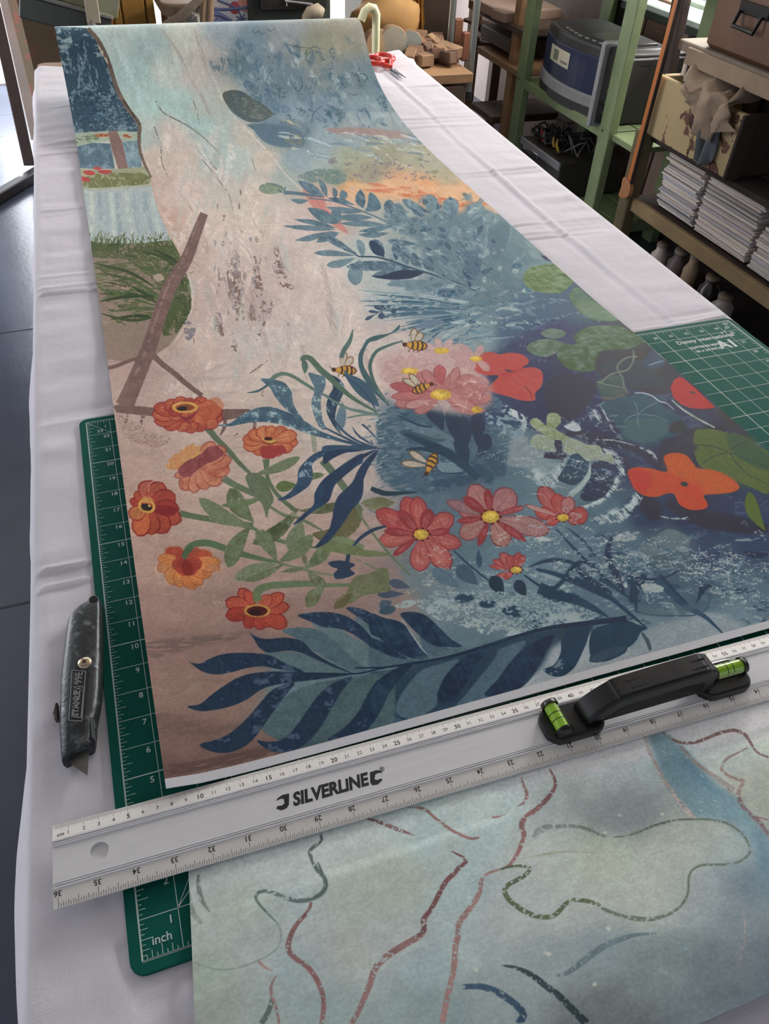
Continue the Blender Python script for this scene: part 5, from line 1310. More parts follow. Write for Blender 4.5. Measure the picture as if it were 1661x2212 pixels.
    for i in range(120):
        x, y = rng.uniform(420, 1300), rng.uniform(1390, 1640)
        if y < 1640 - (x - 420) * .24:
            O('P', '#a9b6bc', x, y, rng.uniform(.3, .9), rng.uniform(.3, .8), a=.55, mot=0)


def paint_sketch(b):
    P, S, L, O = b.P, b.S, b.L, b.O
    rng = random.Random(5)
    MR, GR, DG = '#6e4a48', '#5c6a60', '#3f4d48'
    P('I', '#5f8a94', '870 1020 985 1000 1060 1070 1200 1190 1330 1330 1420 1390 1520 1500 1661 1700 1661 1661 1560 1600 1400 1560 1200 1540 1100 1400 980 1260', soft=5, a=.75, smooth=0)
    P('L', '#5c8593', '600 160 720 130 880 250 1000 400 1150 550 1280 660 1380 700 1500 850 1660 1060 1660 1500 1560 1300 1490 1120 1280 930 1010 890 860 760 720 520', soft=5, a=.7, smooth=0)
    P('L', '#42708c', '880 330 1000 420 1150 570 1290 690 1400 790 1300 720 1150 660 980 540', soft=8, a=.5)
    P('L', '#557c94', '1560 950 1660 1080 1660 1560 1620 1400 1560 1200', soft=8, a=.6)
    P('J', '#7fa3a8', '1560 250 1661 240 1661 560 1500 520', soft=12, a=.3)
    for t in ('560 80 600 260 500 470 340 640 280 900 260 1100 120 1661', '0 1000 200 800 330 620 400 500'):
        S('K', '#8fb0ac', t, 60, 130, 90, soft=14, a=.35, dry=.1)
    for t in ('0 1400 80 1500 40 1661', '200 1050 180 1250 100 1500', '330 720 350 790 330 810', '130 300 260 330 350 370'):
        S('K', '#6f93a2', t, 20, 60, 20, soft=6, a=.4, dry=.3)
    for t in ('620 1250 700 1400 760 1661', '1560 1200 1500 1400 1400 1661'):
        S('J', '#6f949c', t, 60, 110, 90, soft=12, a=.35, dry=.2)
    P('L', '#a2a994', '230 1060 420 1060 560 1000 780 930 1010 900 1200 920 1400 1020 1490 1170 1280 1270 1000 1300 940 1480 860 1680 560 1760 200 1660 0 1560 0 1100', soft=12, a=.35)
    for i in range(160):
        x, y = rng.uniform(430, 1650), rng.uniform(1600, 2200)
        S('P', rng.choice(['#b0b8a6', '#9fb0a8', '#7f9896', '#a9b0a2']), [(x, y), (x + rng.uniform(10, 40), y + rng.uniform(5, 30))], 1, rng.uniform(2, 14), 1, soft=2, dry=.4, a=.16)
    for x, y, r in ((1315, 305, 14), (1580, 292, 26), (1150, 1400, 30), (850, 1205, 26), (1240, 1040, 22), (335, 840, 16), (1220, 415, 14), (240, 1200, 20), (380, 1310, 20)):
        P('K', '#b7bba4', f'{x-r} {y} {x} {y-r*.4} {x+r} {y+r*.2} {x+r*.3} {y+r*.8}', soft=1, dry=.25, a=.75)
    for i in range(60):
        x, y = rng.uniform(1400, 1660), rng.uniform(1560, 1760)
        S('P', '#b9bda8', [(x, y), (x + rng.uniform(4, 12), y + rng.uniform(2, 5))], .8, 1.5, .6, a=.6)
    # dark drawn line, left
    D = dict(dry=.18, tex='g1', mot=.2)
    for t, w0, w1, w2, c in (('905 425 912 470 850 525 840 560 880 650 935 720 935 790 880 840 780 865 680 845 600 810 530 800 490 825 500 870 560 940 620 1000', 18, 30, 10, '#4d5f5b'), ('890 610 935 720 940 780 900 825 830 858', 8, 26, 10, '#4a5c56'), ('620 1000 650 1060 640 1150 580 1210 480 1260 380 1295 270 1310 160 1290 85 1262', 12, 12, 6, '#6c7b74'),
                             ('115 690 118 780 140 860 190 935', 12, 34, 10, '#5f6f64'), ('35 690 40 800 70 920 140 1015', 14, 46, 20, '#6a7a6e'), ('600 1470 575 1570 525 1661', 14, 34, 40, '#4d5d58')):
        S('J', c, t, w0, w1, w2, **D)
    for t, w0, w1, w2, c in (('848 870 830 930 760 1010 715 1090 700 1180 750 1240 820 1290 880 1370 920 1470 928 1560 915 1661', 18, 36, 30, '#75514f'), ('1210 330 1290 350 1400 395 1515 436', 10, 28, 4, '#6b4a4c'), ('1470 255 1540 260 1600 285 1661 330', 8, 12, 12, '#7d6664'), ('505 1255 540 1290 600 1320', 20, 20, 5, '#8a6a64'),
                             ('620 1350 590 1410 590 1470 620 1560 640 1661', 8, 22, 18, '#7d5c5a'), ('1661 850 1610 940 1580 1000 1580 1050 1540 1100 1420 1170 1320 1240 1260 1310 1230 1400 1190 1500 1150 1590 1110 1661', 18, 44, 30, '#7a5754')):
        S('J', c, t, w0, w1, w2, **D)
    for t, w0, w1, w2, c in (('0 252 60 270 120 325 200 385 280 435 350 462 405 455', 10, 22, 14, '#7a5856'), ('225 545 265 565 300 585 318 615 280 645 240 690 190 740 150 810 120 870 85 930 40 990 45 1050 0 1110', 6, 32, 26, '#6b4444'), ('680 60 695 120 715 170 700 220 655 248', 8, 24, 6, '#7a5856'),
                             ('862 5 890 60 900 110 870 170 810 240 750 290 690 340 680 390 695 440 670 520 640 580 600 635 540 662', 10, 36, 14, '#77504e'), ('540 662 470 685 420 730 410 800 370 880 310 960 270 1020 268 1090 250 1160 245 1260 225 1380 195 1500 165 1661', 12, 40, 40, '#8a6560'), ('485 320 520 318 580 300', 10, 16, 3, '#84605c'), ('390 360 400 400 415 445', 3, 3, 2, '#84706c'),
                             ('545 662 600 645 680 640 735 655 700 700 650 730 590 765 570 800 590 850 640 895 700 935 780 965 860 970 910 945 960 890 1010 860 1100 865 1170 885', 12, 34, 26, '#4f5a42'), ('1170 885 1240 930 1340 965 1430 985 1520 985 1600 965 1661 940', 26, 24, 16, '#5f685a'),
                             ('755 455 790 410 850 388 880 385', 26, 46, 24, '#6a7a78'), ('900 385 980 378 1080 390 1160 425 1225 445', 30, 22, 18, '#64726c'), ('1270 450 1360 440 1450 410 1530 375 1661 345', 6, 18, 14, '#6c766a'), ('640 605 760 575 900 552 1040 545 1210 560', 3, 16, 2, '#8a8f7c'),
                             ('905 1350 980 1330 1060 1270 1180 1180 1300 1120 1420 1085 1560 1075', 20, 44, 8, '#566c72'), ('550 1285 640 1300 740 1345 840 1420 920 1480 990 1550 1050 1610 1100 1661', 8, 44, 56, '#2e3f42'), ('295 1425 400 1420 480 1440 560 1480 640 1540 690 1600 660 1661', 34, 46, 50, '#2f4a63')):
        S('K', c, t, w0, w1, w2, **D)
    for t, w0, w1, w2, c in (('560 170 590 280 660 420 740 560 830 690 920 800 1010 895', 34, 40, 50, '#8c807c'), ('550 180 580 300 660 440 740 600', 10, 10, 5, '#b7b9a8'), ('720 130 790 180 860 215 960 225 1070 200 1200 145 1290 120 1370 115 1460 160 1510 230 1560 300 1660 345', 18, 30, 18, '#705454'),
                             ('870 240 960 340 1060 430 1200 530 1350 640', 30, 34, 60, '#8f8580'), ('1480 260 1380 310 1290 360 1245 430 1260 475 1330 520 1400 545 1440 560 1410 620 1390 680', 14, 26, 44, '#7c6660'), ('1390 700 1440 790 1510 860 1580 920 1660 1030', 44, 36, 34, '#7a6064'), ('1510 860 1580 880 1660 900', 14, 16, 12, '#7f6062'),
                             ('0 965 80 990 150 1030 230 1055', 16, 20, 14, '#67736a'), ('290 1055 400 1050 500 1020 590 980 700 935 830 905 1010 895 1150 900 1290 930 1400 1000 1460 1070 1495 1150 1480 1210 1400 1270 1290 1295 1180 1298 1060 1305 980 1350 950 1430 950 1520 920 1610 850 1690 740 1750 580 1775 430 1760', 8, 22, 26, '#5f685a'),
                             ('700 1900 800 1930 900 2010 960 2100 1000 2212', 5, 30, 20, '#6a7f82'), ('1430 1680 1450 1850 1440 2000 1390 2212', 10, 14, 8, '#8a8078')):
        S('L', c, t, w0, w1, w2, **D)
# ------------------------------------------------------------------ wallpaper sheets
TEXW, TEXH = 1600, 2816
prof, tS = resample(PROF, .004)
SL = tS[-1]
GA = .55
def gmap(s): return np.log1p(s / GA) / math.log1p(SL / GA)
def ginv(g): return GA * np.expm1(g * math.log1p(SL / GA))
TOPI = int(np.argmax(prof[:, 1] * (prof[:, 0] < 1.86)))
YM, ZM, SM_ = prof[:TOPI + 1, 0], prof[:TOPI + 1, 1], tS[:TOPI + 1]


def mural_map(px, py):
    px, py = np.atleast_1d(np.asarray(px, float)), np.atleast_1d(np.asarray(py, float))
    D = np.stack([(px - 830.5) / F, (py - 1106) / F, np.ones_like(px)], 1) @ ROT
    z = np.full(len(px), .003)
    for _ in range(4):
        t = (z - CAM[2]) / np.minimum(D[:, 2], -1e-4)
        X, Y = CAM[0] + t * D[:, 0], CAM[1] + t * D[:, 1]
        z = np.interp(np.minimum(Y, 1.33), YM, ZM)
    far = np.where(Y > 1.32)[0]
    if len(far):
        ys = np.linspace(1.30, YM[-1], 200)
        zs = np.interp(ys, YM, ZM)
        for i in far:
            tt = (ys - CAM[1]) / D[i, 1]
            zr = CAM[2] + tt * D[i, 2]
            hit = np.where(zr <= zs)[0]
            k = hit[0] if len(hit) else len(ys) - 1
            if len(hit) and k > 0:
                f0, f1 = zr[k - 1] - zs[k - 1], zr[k] - zs[k]
                y = ys[k - 1] + (ys[k] - ys[k - 1]) * f0 / (f0 - f1 + 1e-12)
            else:
                y = ys[k]
            Y[i] = y
            X[i] = CAM[0] + (y - CAM[1]) / D[i, 1] * D[i, 0]
            if not len(hit):
                Y[i] = ys[-1] + .02
    s = np.where(Y < YM[0], Y - YM[0], np.interp(Y, YM, SM_))
    s = np.where(Y > YM[-1], SM_[-1] + (Y - YM[-1]), s)
    u = (X - xl(Y)) / (xr(Y) - xl(Y))
    return np.stack([u * TEXW, (1 - gmap(np.maximum(s, -.1))) * TEXH], 1)


def mural_inv(c, r):
    s = ginv(1 - np.asarray(r) / TEXH)
    s = np.minimum(s, SM_[-1])
    y, z = np.interp(s, tS, prof[:, 0]), np.interp(s, tS, prof[:, 1])
    x = xl(y) + (xr(y) - xl(y)) * np.asarray(c) / TEXW
    q = (np.stack([x, y, z], 1) - CAM) @ ROT.T
    return 830.5 + F * q[:, 0] / q[:, 2], 1106 + F * q[:, 1] / q[:, 2]


def tone_mural(rgb, c, r):
    s = min(ginv(1 - r / TEXH), SM_[-1])
    y = float(np.interp(s, tS, prof[:, 0]))
    x = xl(y) + (xr(y) - xl(y)) * c / TEXW
    return tone_world(rgb, x, y)


def tone_world(rgb, x, y):
    """print colour that shows as rgb under the light of that place"""
    E = LIGHT(x, y)
    l = np.clip((lin(rgb) - E[3:]) / E[:3], .003, .93)
    return np.where(l <= .0031308, l * 12.92, 1.055 * l ** (1 / 2.4) - .055).astype(np.float32)


def paper_material(name, im, rough=.68):
    M = bpy.data.materials.new(name)
    M.use_nodes = True
    nt = M.node_tree
    b = nt.nodes['Principled BSDF']
    b.inputs['Roughness'].default_value = rough
    b.inputs['Specular IOR Level'].default_value = .16
    if im is not None:
        ti = nt.nodes.new('ShaderNodeTexImage')
        ti.image = im
        ti.interpolation = 'Cubic'
        ti.extension = 'EXTEND'
        nt.links.new(ti.outputs['Color'], b.inputs['Base Color'])
    tc = nt.nodes.new('ShaderNodeTexCoord')
    nz = nt.nodes.new('ShaderNodeTexNoise')
    nz.inputs['Scale'].default_value = 900
    nz.inputs['Detail'].default_value = 3
    nt.links.new(tc.outputs['Object'], nz.inputs['Vector'])
    bp = nt.nodes.new('ShaderNodeBump')
    bp.inputs['Strength'].default_value = .2
    bp.inputs['Distance'].default_value = .0004
    nt.links.new(nz.outputs['Fac'], bp.inputs['Height'])
    nt.links.new(bp.outputs['Normal'], b.inputs['Normal'])
    return M


def sharp_border(o):
    """hard edge round an open sheet, so its thickness does not bend the shading"""
    me = o.data
    cnt = {}
    for p in me.polygons:
        for ek in p.edge_keys:
            cnt[ek] = cnt.get(ek, 0) + 1
    at_ = me.attributes.get('sharp_edge') or me.attributes.new('sharp_edge', 'BOOLEAN', 'EDGE')
    at_.data.foreach_set('value', [cnt.get(e.key, 0) < 2 for e in me.edges])


if GREY:
    mural_mat = mat('grey_paper', GREYCOL, var=0, rough=.68, spec=.16)
else:
    cv = Canvas(TEXW, TEXH, mural_map, 11)
    cv.inv = mural_inv
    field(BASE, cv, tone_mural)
    br = Brush(cv, tone_mural)
    paint_mural(br)
    # canvas tooth and white margin along the cut edge
    cv.img *= (1 + .06 * (cv.g1 - .5) + .02 * (cv.g2 - .5))[..., None]
    mural_mat = paper_material('printed_wallpaper', to_image('mural_print', cv.img))
    del cv, br
white_paper = mat('white_paper', '#c9c9cc' if not GREY else '#bcbcbc', rough=.6, var=.03, scale=300, spec=.28)


def lift(u, y):
    """the cut edge curls up a little at the left"""
    return .0085 * np.exp(-(u / .05)) * np.exp(-((y - .28) / .28)**2) + .004 * np.exp(-u / .03) * (y < 1.4)


wall = empty('wallpaper_sheet', ((xl(.1) + xr(.1)) / 2, .6, 0), 'wide printed mural wallpaper with flowers, bees and blue leaves, its far end rolled up', 'wallpaper')
us = np.r_[np.linspace(0, .12, 8)[:-1], np.linspace(.12, 1, 10)]
V, FC, UV = [], [], []
for i, ((y, z), s) in enumerate(zip(prof, tS)):
    for u in us:
        near = (.1035 - .0085 * u) + .0075          # the print stops short of the cut edge
        yy = y if s > .06 else near + (y - .1) * (.16 - near) / (.16 - .1) if y < .16 else y
        V.append((xl(yy) + (xr(yy) - xl(yy)) * u, yy, z + (lift(u, yy) if s < 1.4 else 0)))
        UV.append((u, gmap(max(0, s if s > .06 else np.interp(yy, YM, SM_)))))
nu = len(us)
for i in range(len(prof) - 1):
    for j in range(nu - 1):
        a = i * nu + j
        FC.append((a, a + 1, a + nu + 1, a + nu))
mb = MB()
mb.add(V, FC, True)
pr = mb.build('printed_face', mural_mat, wall)
uvl = pr.data.uv_layers.new(name='UVMap')
li = np.array([l.vertex_index for l in pr.data.loops])
uvl.data.foreach_set('uv', np.array(UV, np.float32)[li].ravel())
sharp_border(pr)
sol = pr.modifiers.new('thickness', 'SOLIDIFY')
sol.thickness = .0006
sol.offset = -1
mb = MB()
n = 30
V = []
for k in range(n + 1):
    u = k / n
    e = .1035 - .0085 * u
    for yy in (e, e + .0075):
        zz = .0045 + lift(u, yy)
        V.append((xl(yy) + (xr(yy) - xl(yy)) * u, yy, zz))
mb.add(V, [(2 * k, 2 * k + 2, 2 * k + 3, 2 * k + 1) for k in range(n)])
mg = mb.build('white_margin', white_paper, wall)
mg['label'] = 'unprinted white margin'
sol = mg.modifiers.new('thickness', 'SOLIDIFY')
sol.thickness = .0006
sol.offset = -1

# lower sheet, bulging and rolled under towards the viewer
PR2 = [(.092, .0030), (.04, .0032), (.0, .0045), (-.04, .0085), (-.08, .0150), (-.108, .0175), (-.128, .0150), (-.139, .0100), (-.141, .0045), (-.135, .0010), (-.115, -.0010), (-.09, -.0015), (-.06, -.0015)]
p2, t2 = resample(PR2, .003)
T2W, T2H = 1500, 620
X0, X1 = .0290, .735
def xl2(y): return .0250 + (y + .06) * .10
TOP2 = int(np.argmin(p2[:, 0]))
Y2, Z2, S2 = p2[:TOP2 + 1, 0], p2[:TOP2 + 1, 1], t2[:TOP2 + 1]
S2MAX = float(S2[-1])


def sk_map(px, py):
    px, py = np.atleast_1d(np.asarray(px, float)), np.atleast_1d(np.asarray(py, float))
    D = np.stack([(px - 830.5) / F, (py - 1106) / F, np.ones_like(px)], 1) @ ROT
    z = np.full(len(px), .006)
    for _ in range(4):
        t = (z - CAM[2]) / np.minimum(D[:, 2], -1e-4)
        X, Y = CAM[0] + t * D[:, 0], CAM[1] + t * D[:, 1]
        z = np.interp(Y, Y2[::-1], Z2[::-1])
    s = np.interp(Y, Y2[::-1], S2[::-1]) + np.where(Y < Y2[-1], Y2[-1] - Y, 0) - np.where(Y > Y2[0], Y - Y2[0], 0)
    return np.stack([(X - X0) / (X1 - X0) * T2W, s / S2MAX * T2H], 1)


def sk_inv(c, r):
    s = np.asarray(r) / T2H * S2MAX
    y, z = np.interp(s, t2, p2[:, 0]), np.interp(s, t2, p2[:, 1])
    x = X0 + (X1 - X0) * np.asarray(c) / T2W
    q = (np.stack([x, y, z], 1) - CAM) @ ROT.T
    return 830.5 + F * q[:, 0] / q[:, 2], 1106 + F * q[:, 1] / q[:, 2]


def tone_sk(rgb, c, r):
    y = float(np.interp(r / T2H * S2MAX, t2, p2[:, 0]))
    return tone_world(rgb, X0 + (X1 - X0) * c / T2W, y)


if GREY:
    sk_mat = mural_mat
else:
    cv = Canvas(T2W, T2H, sk_map, 5)
    cv.inv = sk_inv
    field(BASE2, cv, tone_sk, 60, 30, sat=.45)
    paint_sketch(Brush(cv, tone_sk))
    cv.img *= (1 + .045 * (cv.g1 - .5))[..., None]
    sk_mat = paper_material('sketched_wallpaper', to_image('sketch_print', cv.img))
    del cv
V, FC, UV = [], [], []
us = np.linspace(0, 1, 12)
for (y, z), s in zip(p2, t2):
    a0 = xl2(y) if y > -.2 else 0
    for u in us:
        x = a0 + (X1 - a0) * u
        V.append((x, y, z + .0012 * math.sin(u * 7) * (s > .08)))
        UV.append(((x - X0) / (X1 - X0), 1 - min(s / S2MAX, 1)))
nu = len(us)
for i in range(len(p2) - 1):
    for j in range(nu - 1):
        a = i * nu + j
        FC.append((a, a + nu, a + nu + 1, a + 1))
mb = MB()
mb.add(V, FC, True)
sk = mb.build('wallpaper_offcut', sk_mat)
uvl = sk.data.uv_layers.new(name='UVMap')
li = np.array([l.vertex_index for l in sk.data.loops])
uvl.data.foreach_set('uv', np.array(UV, np.float32)[li].ravel())
sharp_border(sk)
sol = sk.modifiers.new('thickness', 'SOLIDIFY')
sol.thickness = .0006
sol.offset = -1
tag(sk, 'pale green wallpaper piece with loose brown and grey brush lines, below the ruler', 'wallpaper')
# ------------------------------------------------------------------ table and cloth
wood_raw = mat('worn_table_wood', '#8a6f58', rough=.7, scale=14, var=.25, stretch=(1, .15, 1), bump=.2)
tb = empty('work_table', (.43, .9, FLOOR), 'long wooden work table under the white cloth', 'table')


def tl(y): return float(np.interp(y, [-.45, -.006, .33, .97, 2.117, 2.3], [-.089, -.078, -.069, -.058, -.041, -.038])) + .004
def tr(y): return float(np.interp(y, [-.45, .52, 1.134, 2.101, 2.3], [.894, .911, .923, .959, .966])) - .004


def rc(cx, cy, r, a0, a1, n=5):
    return [(cx + r * math.cos(a0 + (a1 - a0) * k / n), cy + r * math.sin(a0 + (a1 - a0) * k / n)) for k in range(n + 1)]


pi = math.pi
yb, yf = -.42, 2.185
poly = [(tl(yb) + .006, yb)] + [(tr(yb) - .006, yb)] + [(tr(.5) - .006, .5), (tr(1.13) - .006, 1.13)] + rc(tr(yf) - .03, yf - .05, .024, 0, pi / 2) + rc(tl(yf) + .03, yf - .005, .024, pi / 2, pi) + [(tl(.97) + .006, .97), (tl(.3) + .006, .3)]
MB().prism(poly, -.030, -.0055, bev=.004).build('table_board', wood_raw, tb)
for x, y in ((.02, -.33), (.82, -.33), (.04, 2.0), (.86, 2.0)):
    MB().box((x, y, (FLOOR - .03) / 2), (.06, .06, -FLOOR - .03), bev=.006).build('leg', wood_raw, tb)
for y in (-.33, 2.0):
    MB().box((.43, y, -.075), (.74, .025, .09), bev=.003).build('apron', wood_raw, tb)
for x in (.02, .84):
    MB().box((x, .83, -.075), (.025, 2.27, .09), bev=.003).build('apron', wood_raw, tb)

CY0, CY1 = -.43, 2.138
nz_rng = np.random.default_rng(4)
NX, NY = 190, 560
ys = CY0 + (CY1 - CY0) * np.linspace(0, 1, NY + 1)
us_ = np.linspace(0, 1, NX + 1)


def smooth2(shape, r, rng):
    a = rng.standard_normal(shape).astype(np.float32)
    a = Canvas.blur(a, r[0], r[1])
    return a / a.std()


n1 = smooth2((NY + 1, NX + 1), (9, 14), nz_rng)
n2 = smooth2((NY + 1, NX + 1), (3, 5), nz_rng)
n3 = smooth2((NY + 1, NX + 1), (14, 2), nz_rng)
CR = [(-.30, .0022, .004, .02), (-.13, .0015, .004, .0), (.335, .0022, .0028, -.03), (.357, .0022, .0028, -.03), (.597, .0022, .003, .0), (.618, -.001, .004, 0), (.915, .002, .0035, 0), (.935, .0016, .003, 0), (.97, .0020, .003, 0),
      (1.195, -.0012, .004, 0), (1.222, .0022, .0035, .0), (1.50, .0018, .004, 0), (1.53, -.0012, .004, 0), (1.56, .0020, .004, 0), (1.81, .0022, .004, 0), (1.80, -.001, .004, 0)]
VC, FCc = [], []
HANG = .30
prof_w = []                                             # (offset outward, drop) going over the edge
R_ = .011
LEFT = [(-R_ - .004 + .010 * 0, -d) for d in np.linspace(HANG, .03, 12)]
grid = []
for iy, y in enumerate(ys):
    xa, xb = tl(y), tr(y)
    row = []
    # left drop
    for k, d in enumerate(np.linspace(HANG, .02, 10)):
        row.append((xa - .002 - .006 * d + .004 * math.sin(y * 9 + d * 4) * d * 3 + .003 * n1[iy, k], y, -d))
    for a in (0, .3, .6, .9, 1.2):
        row.append((xa + R_ * (1 - math.cos(a)) - .001, y, -.003 - R_ * (1 - math.sin(a))))
    for ix in range(3, NX - 2):
        u = ix / NX
        x = xa + (xb - xa) * u
        under = 1.0
        if -.012 < x < .90 and -.02 < y < .59:
            under = .0
        elif xl(y) - .005 < x < xr(y) + .003 and .05 < y < 1.5:
            under = .25
        h = .0009 * n1[iy, ix] + .0004 * n2[iy, ix] + .0004 * n3[iy, ix]
        for (yc, am, sg, sk) in CR:
            dy = y - yc - (x - .4) * sk * .4 - .0012 * math.sin(x * 23 + yc * 40)
            if abs(dy) < 4 * sg:
                h += am * 2.0 * math.exp(-(dy / (sg * .75))**2) * (.7 + .3 * math.sin(x * 17 + yc * 9))
        if y > .56:
            xc = .812 + .05 * max(0, y - 1.45) + .006 * math.sin(y * 5)
            dx = x - xc
            h += .0034 * math.exp(-(dx / .0045)**2) * (.65 + .35 * math.sin(y * 7.3)) - .0012 * math.exp(-((dx + .012) / .006)**2)
        if y < .12 and x < .1:                           # gathers in front, left of the mat
            h += .004 * math.exp(-((y + .03) / .09)**2) * max(0, math.sin((x - .012 + y * .25) * 150)) * math.exp(-((x - .01) / .035)**2) * min(1.0, max(0, (.05 - y) / .04))
        z = -.0030 + (h * under if under < 1 else max(h, -.0020))
        row.append((x, y, z))
    for a in (1.2, .9, .6, .3, 0):
        row.append((xb - R_ * (1 - math.cos(a)) + .001, y, -.003 - R_ * (1 - math.sin(a))))
    for k, d in enumerate(np.linspace(.02, HANG, 10)):
        row.append((xb + .002 + .006 * d + .004 * math.sin(y * 8 + 1 + d * 4) * d * 3 + .003 * n1[iy, -k - 1], y, -d))
    VC += row
    nr = len(row)
for i in range(NY):
    for k in range(nr - 1):
        a = i * nr + k
        FCc.append((a, a + 1, a + nr + 1, a + nr))
cloth_m = mat('white_cotton', '#d2ced4', rough=.92, scale=9, var=.03, spec=.1)
nt = cloth_m.node_tree
b_ = nt.nodes['Principled BSDF']
b_.inputs['Sheen Weight'].default_value = .15
tc_ = nt.nodes.new('ShaderNodeTexCoord')
prev = None
for sx, sy in ((2600, 60), (60, 2600)):
    mp_ = nt.nodes.new('ShaderNodeMapping')
    mp_.inputs['Scale'].default_value = (sx / 40, sy / 40, 60)
    nz_ = nt.nodes.new('ShaderNodeTexNoise')
    nz_.inputs['Scale'].default_value = 26
    nz_.inputs['Detail'].default_value = 2
    nt.links.new(tc_.outputs['Object'], mp_.inputs['Vector'])
    nt.links.new(mp_.outputs['Vector'], nz_.inputs['Vector'])
    bp_ = nt.nodes.new('ShaderNodeBump')
    bp_.inputs['Strength'].default_value = .35
    bp_.inputs['Distance'].default_value = .0006
    nt.links.new(nz_.outputs['Fac'], bp_.inputs['Height'])
    if prev:
        nt.links.new(prev.outputs['Normal'], bp_.inputs['Normal'])
    prev = bp_
nz_ = nt.nodes.new('ShaderNodeTexNoise')
nz_.inputs['Scale'].default_value = 34
nz_.inputs['Detail'].default_value = 6
nt.links.new(tc_.outputs['Object'], nz_.inputs['Vector'])
bp_ = nt.nodes.new('ShaderNodeBump')
bp_.inputs['Strength'].default_value = .35
bp_.inputs['Distance'].default_value = .004
nt.links.new(nz_.outputs['Fac'], bp_.inputs['Height'])
nt.links.new(prev.outputs['Normal'], bp_.inputs['Normal'])
nt.links.new(bp_.outputs['Normal'], b_.inputs['Normal'])
mb = MB()
mb.add(VC, FCc, True)
cl = mb.build('table_cloth', cloth_m)
tag(cl, 'white cotton cloth with fold creases spread over the long table', 'cloth')

# ------------------------------------------------------------------ cutting mat
IN = .0254
mt = empty('cutting_mat', (.4445, .292, -.0028), 'green cutting mat with white inch grid under the wallpaper', 'cutting mat')
bd = .0078
mp = rc(-bd + .01, -bd + .01, .01, pi, 1.5 * pi) + rc(35 * IN + bd - .01, -bd + .01, .01, 1.5 * pi, 2 * pi) + rc(35 * IN + bd - .01, 23 * IN + bd - .01, .01, 0, .5 * pi) + rc(-bd + .01, 23 * IN + bd - .01, .01, .5 * pi, pi)
MB().prism(mp, -.0028, 0, bev=.0004).build('mat_sheet', mat('green_vinyl', '#0d5347', rough=.75, scale=400, var=.05, bump=.15, bscale=900, spec=.09), mt)
ink = mat('white_ink', '#b4c2bc', rough=.6, var=.03)
G = MB()


def ln(x0, y0, x1, y1, w_=.00045):
    G.bar((x0 * IN, y0 * IN, .00003), (x1 * IN, y1 * IN, .00003), w_, .00012)


for y in range(0, 24):
    ln(0, y, 35, y, .0009 if y % 5 == 0 and 0 < y < 23 else .0005)
for x in range(1, 35):
    ln(x, 0, x, 23, .0009 if x % 5 == 0 else .0005)
for a in ((0, 0, 0, 23), (35, 0, 35, 23), (0, 0, 35, 0), (0, 23, 35, 23)):
    ln(*a, .0011)
for k in range(1, 23 * 8):
    if k % 8:
        L_ = .30 if k % 4 == 0 else .21 if k % 2 == 0 else .12
        ln(0, k / 8, L_, k / 8, .0004)
        ln(35, k / 8, 35 - L_, k / 8, .0004)
for k in range(1, 35 * 8):
    if k % 8:
        L_ = .30 if k % 4 == 0 else .21 if k % 2 == 0 else .12
        ln(k / 8, 0, k / 8, L_, .0004)
        ln(k / 8, 23, k / 8, 23 - L_, .0004)
ln(0, 23, 1, 22)
ln(35, 23, 34, 22)
for a in (45, 60):
    ln(1, 1, 1 + 9 * math.cos(math.radians(a)), 1 + 9 * math.sin(math.radians(a)), .0005)
gr = G.build('printed_grid', ink, mt)
gr['label'] = 'white printed grid lines'
N = MB()


def T2(x, y, z=.0001, rz=0.0, sx=1.0, sy=1.0):
    return Matrix.Translation((x, y, z)) @ Matrix.Rotation(rz, 4, 'Z') @ Matrix.Diagonal((sx, sy, 1, 1))


for y in range(1, 23):
    put_text(N, str(y), .0072, T2(.79 * IN, (y - .22) * IN), offset=.0001)
    put_text(N, str(y), .0072, T2(34.35 * IN, (y - .22) * IN), offset=.0001)
put_text(N, '23', .0068, T2(.55 * IN, 22.22 * IN), offset=.0001)
put_text(N, '1', .0068, T2(.8 * IN, 22.5 * IN), offset=.0001)
put_text(N, '23', .0068, T2(34.45 * IN, 22.35 * IN), offset=.0001)
for x in range(2, 35):
    put_text(N, str(x), .0072, T2((x - .25) * IN, 22.4 * IN), offset=.0001)
    put_text(N, str(x), .0072, T2((x - .25) * IN, .45 * IN), offset=.0001)
put_text(N, '35', .0068, T2(34.55 * IN, 22.72 * IN), offset=.0001)
put_text(N, 'inch', .0078, T2(.52 * IN, .40 * IN), offset=.0001)
put_text(N, 'Denny International', .0115, T2(32.45 * IN, 21.63 * IN, sx=1.02), offset=.0002)
put_text(N, '\u00ae', .006, T2(33.75 * IN, 21.9 * IN))
put_text(N, 'CUTTING MAT', .0074, T2(31.95 * IN, 20.98 * IN), offset=.0002)
put_text(N, '36 x 24 INCH', .0074, T2(31.95 * IN, 20.62 * IN), offset=.0002)
put_text(N, 'A1', .0260, T2(33.3 * IN, 20.82 * IN), offset=.0009)
nb = N.build('printed_numbers', ink, mt)
nb['label'] = 'white printed numbers and lettering'

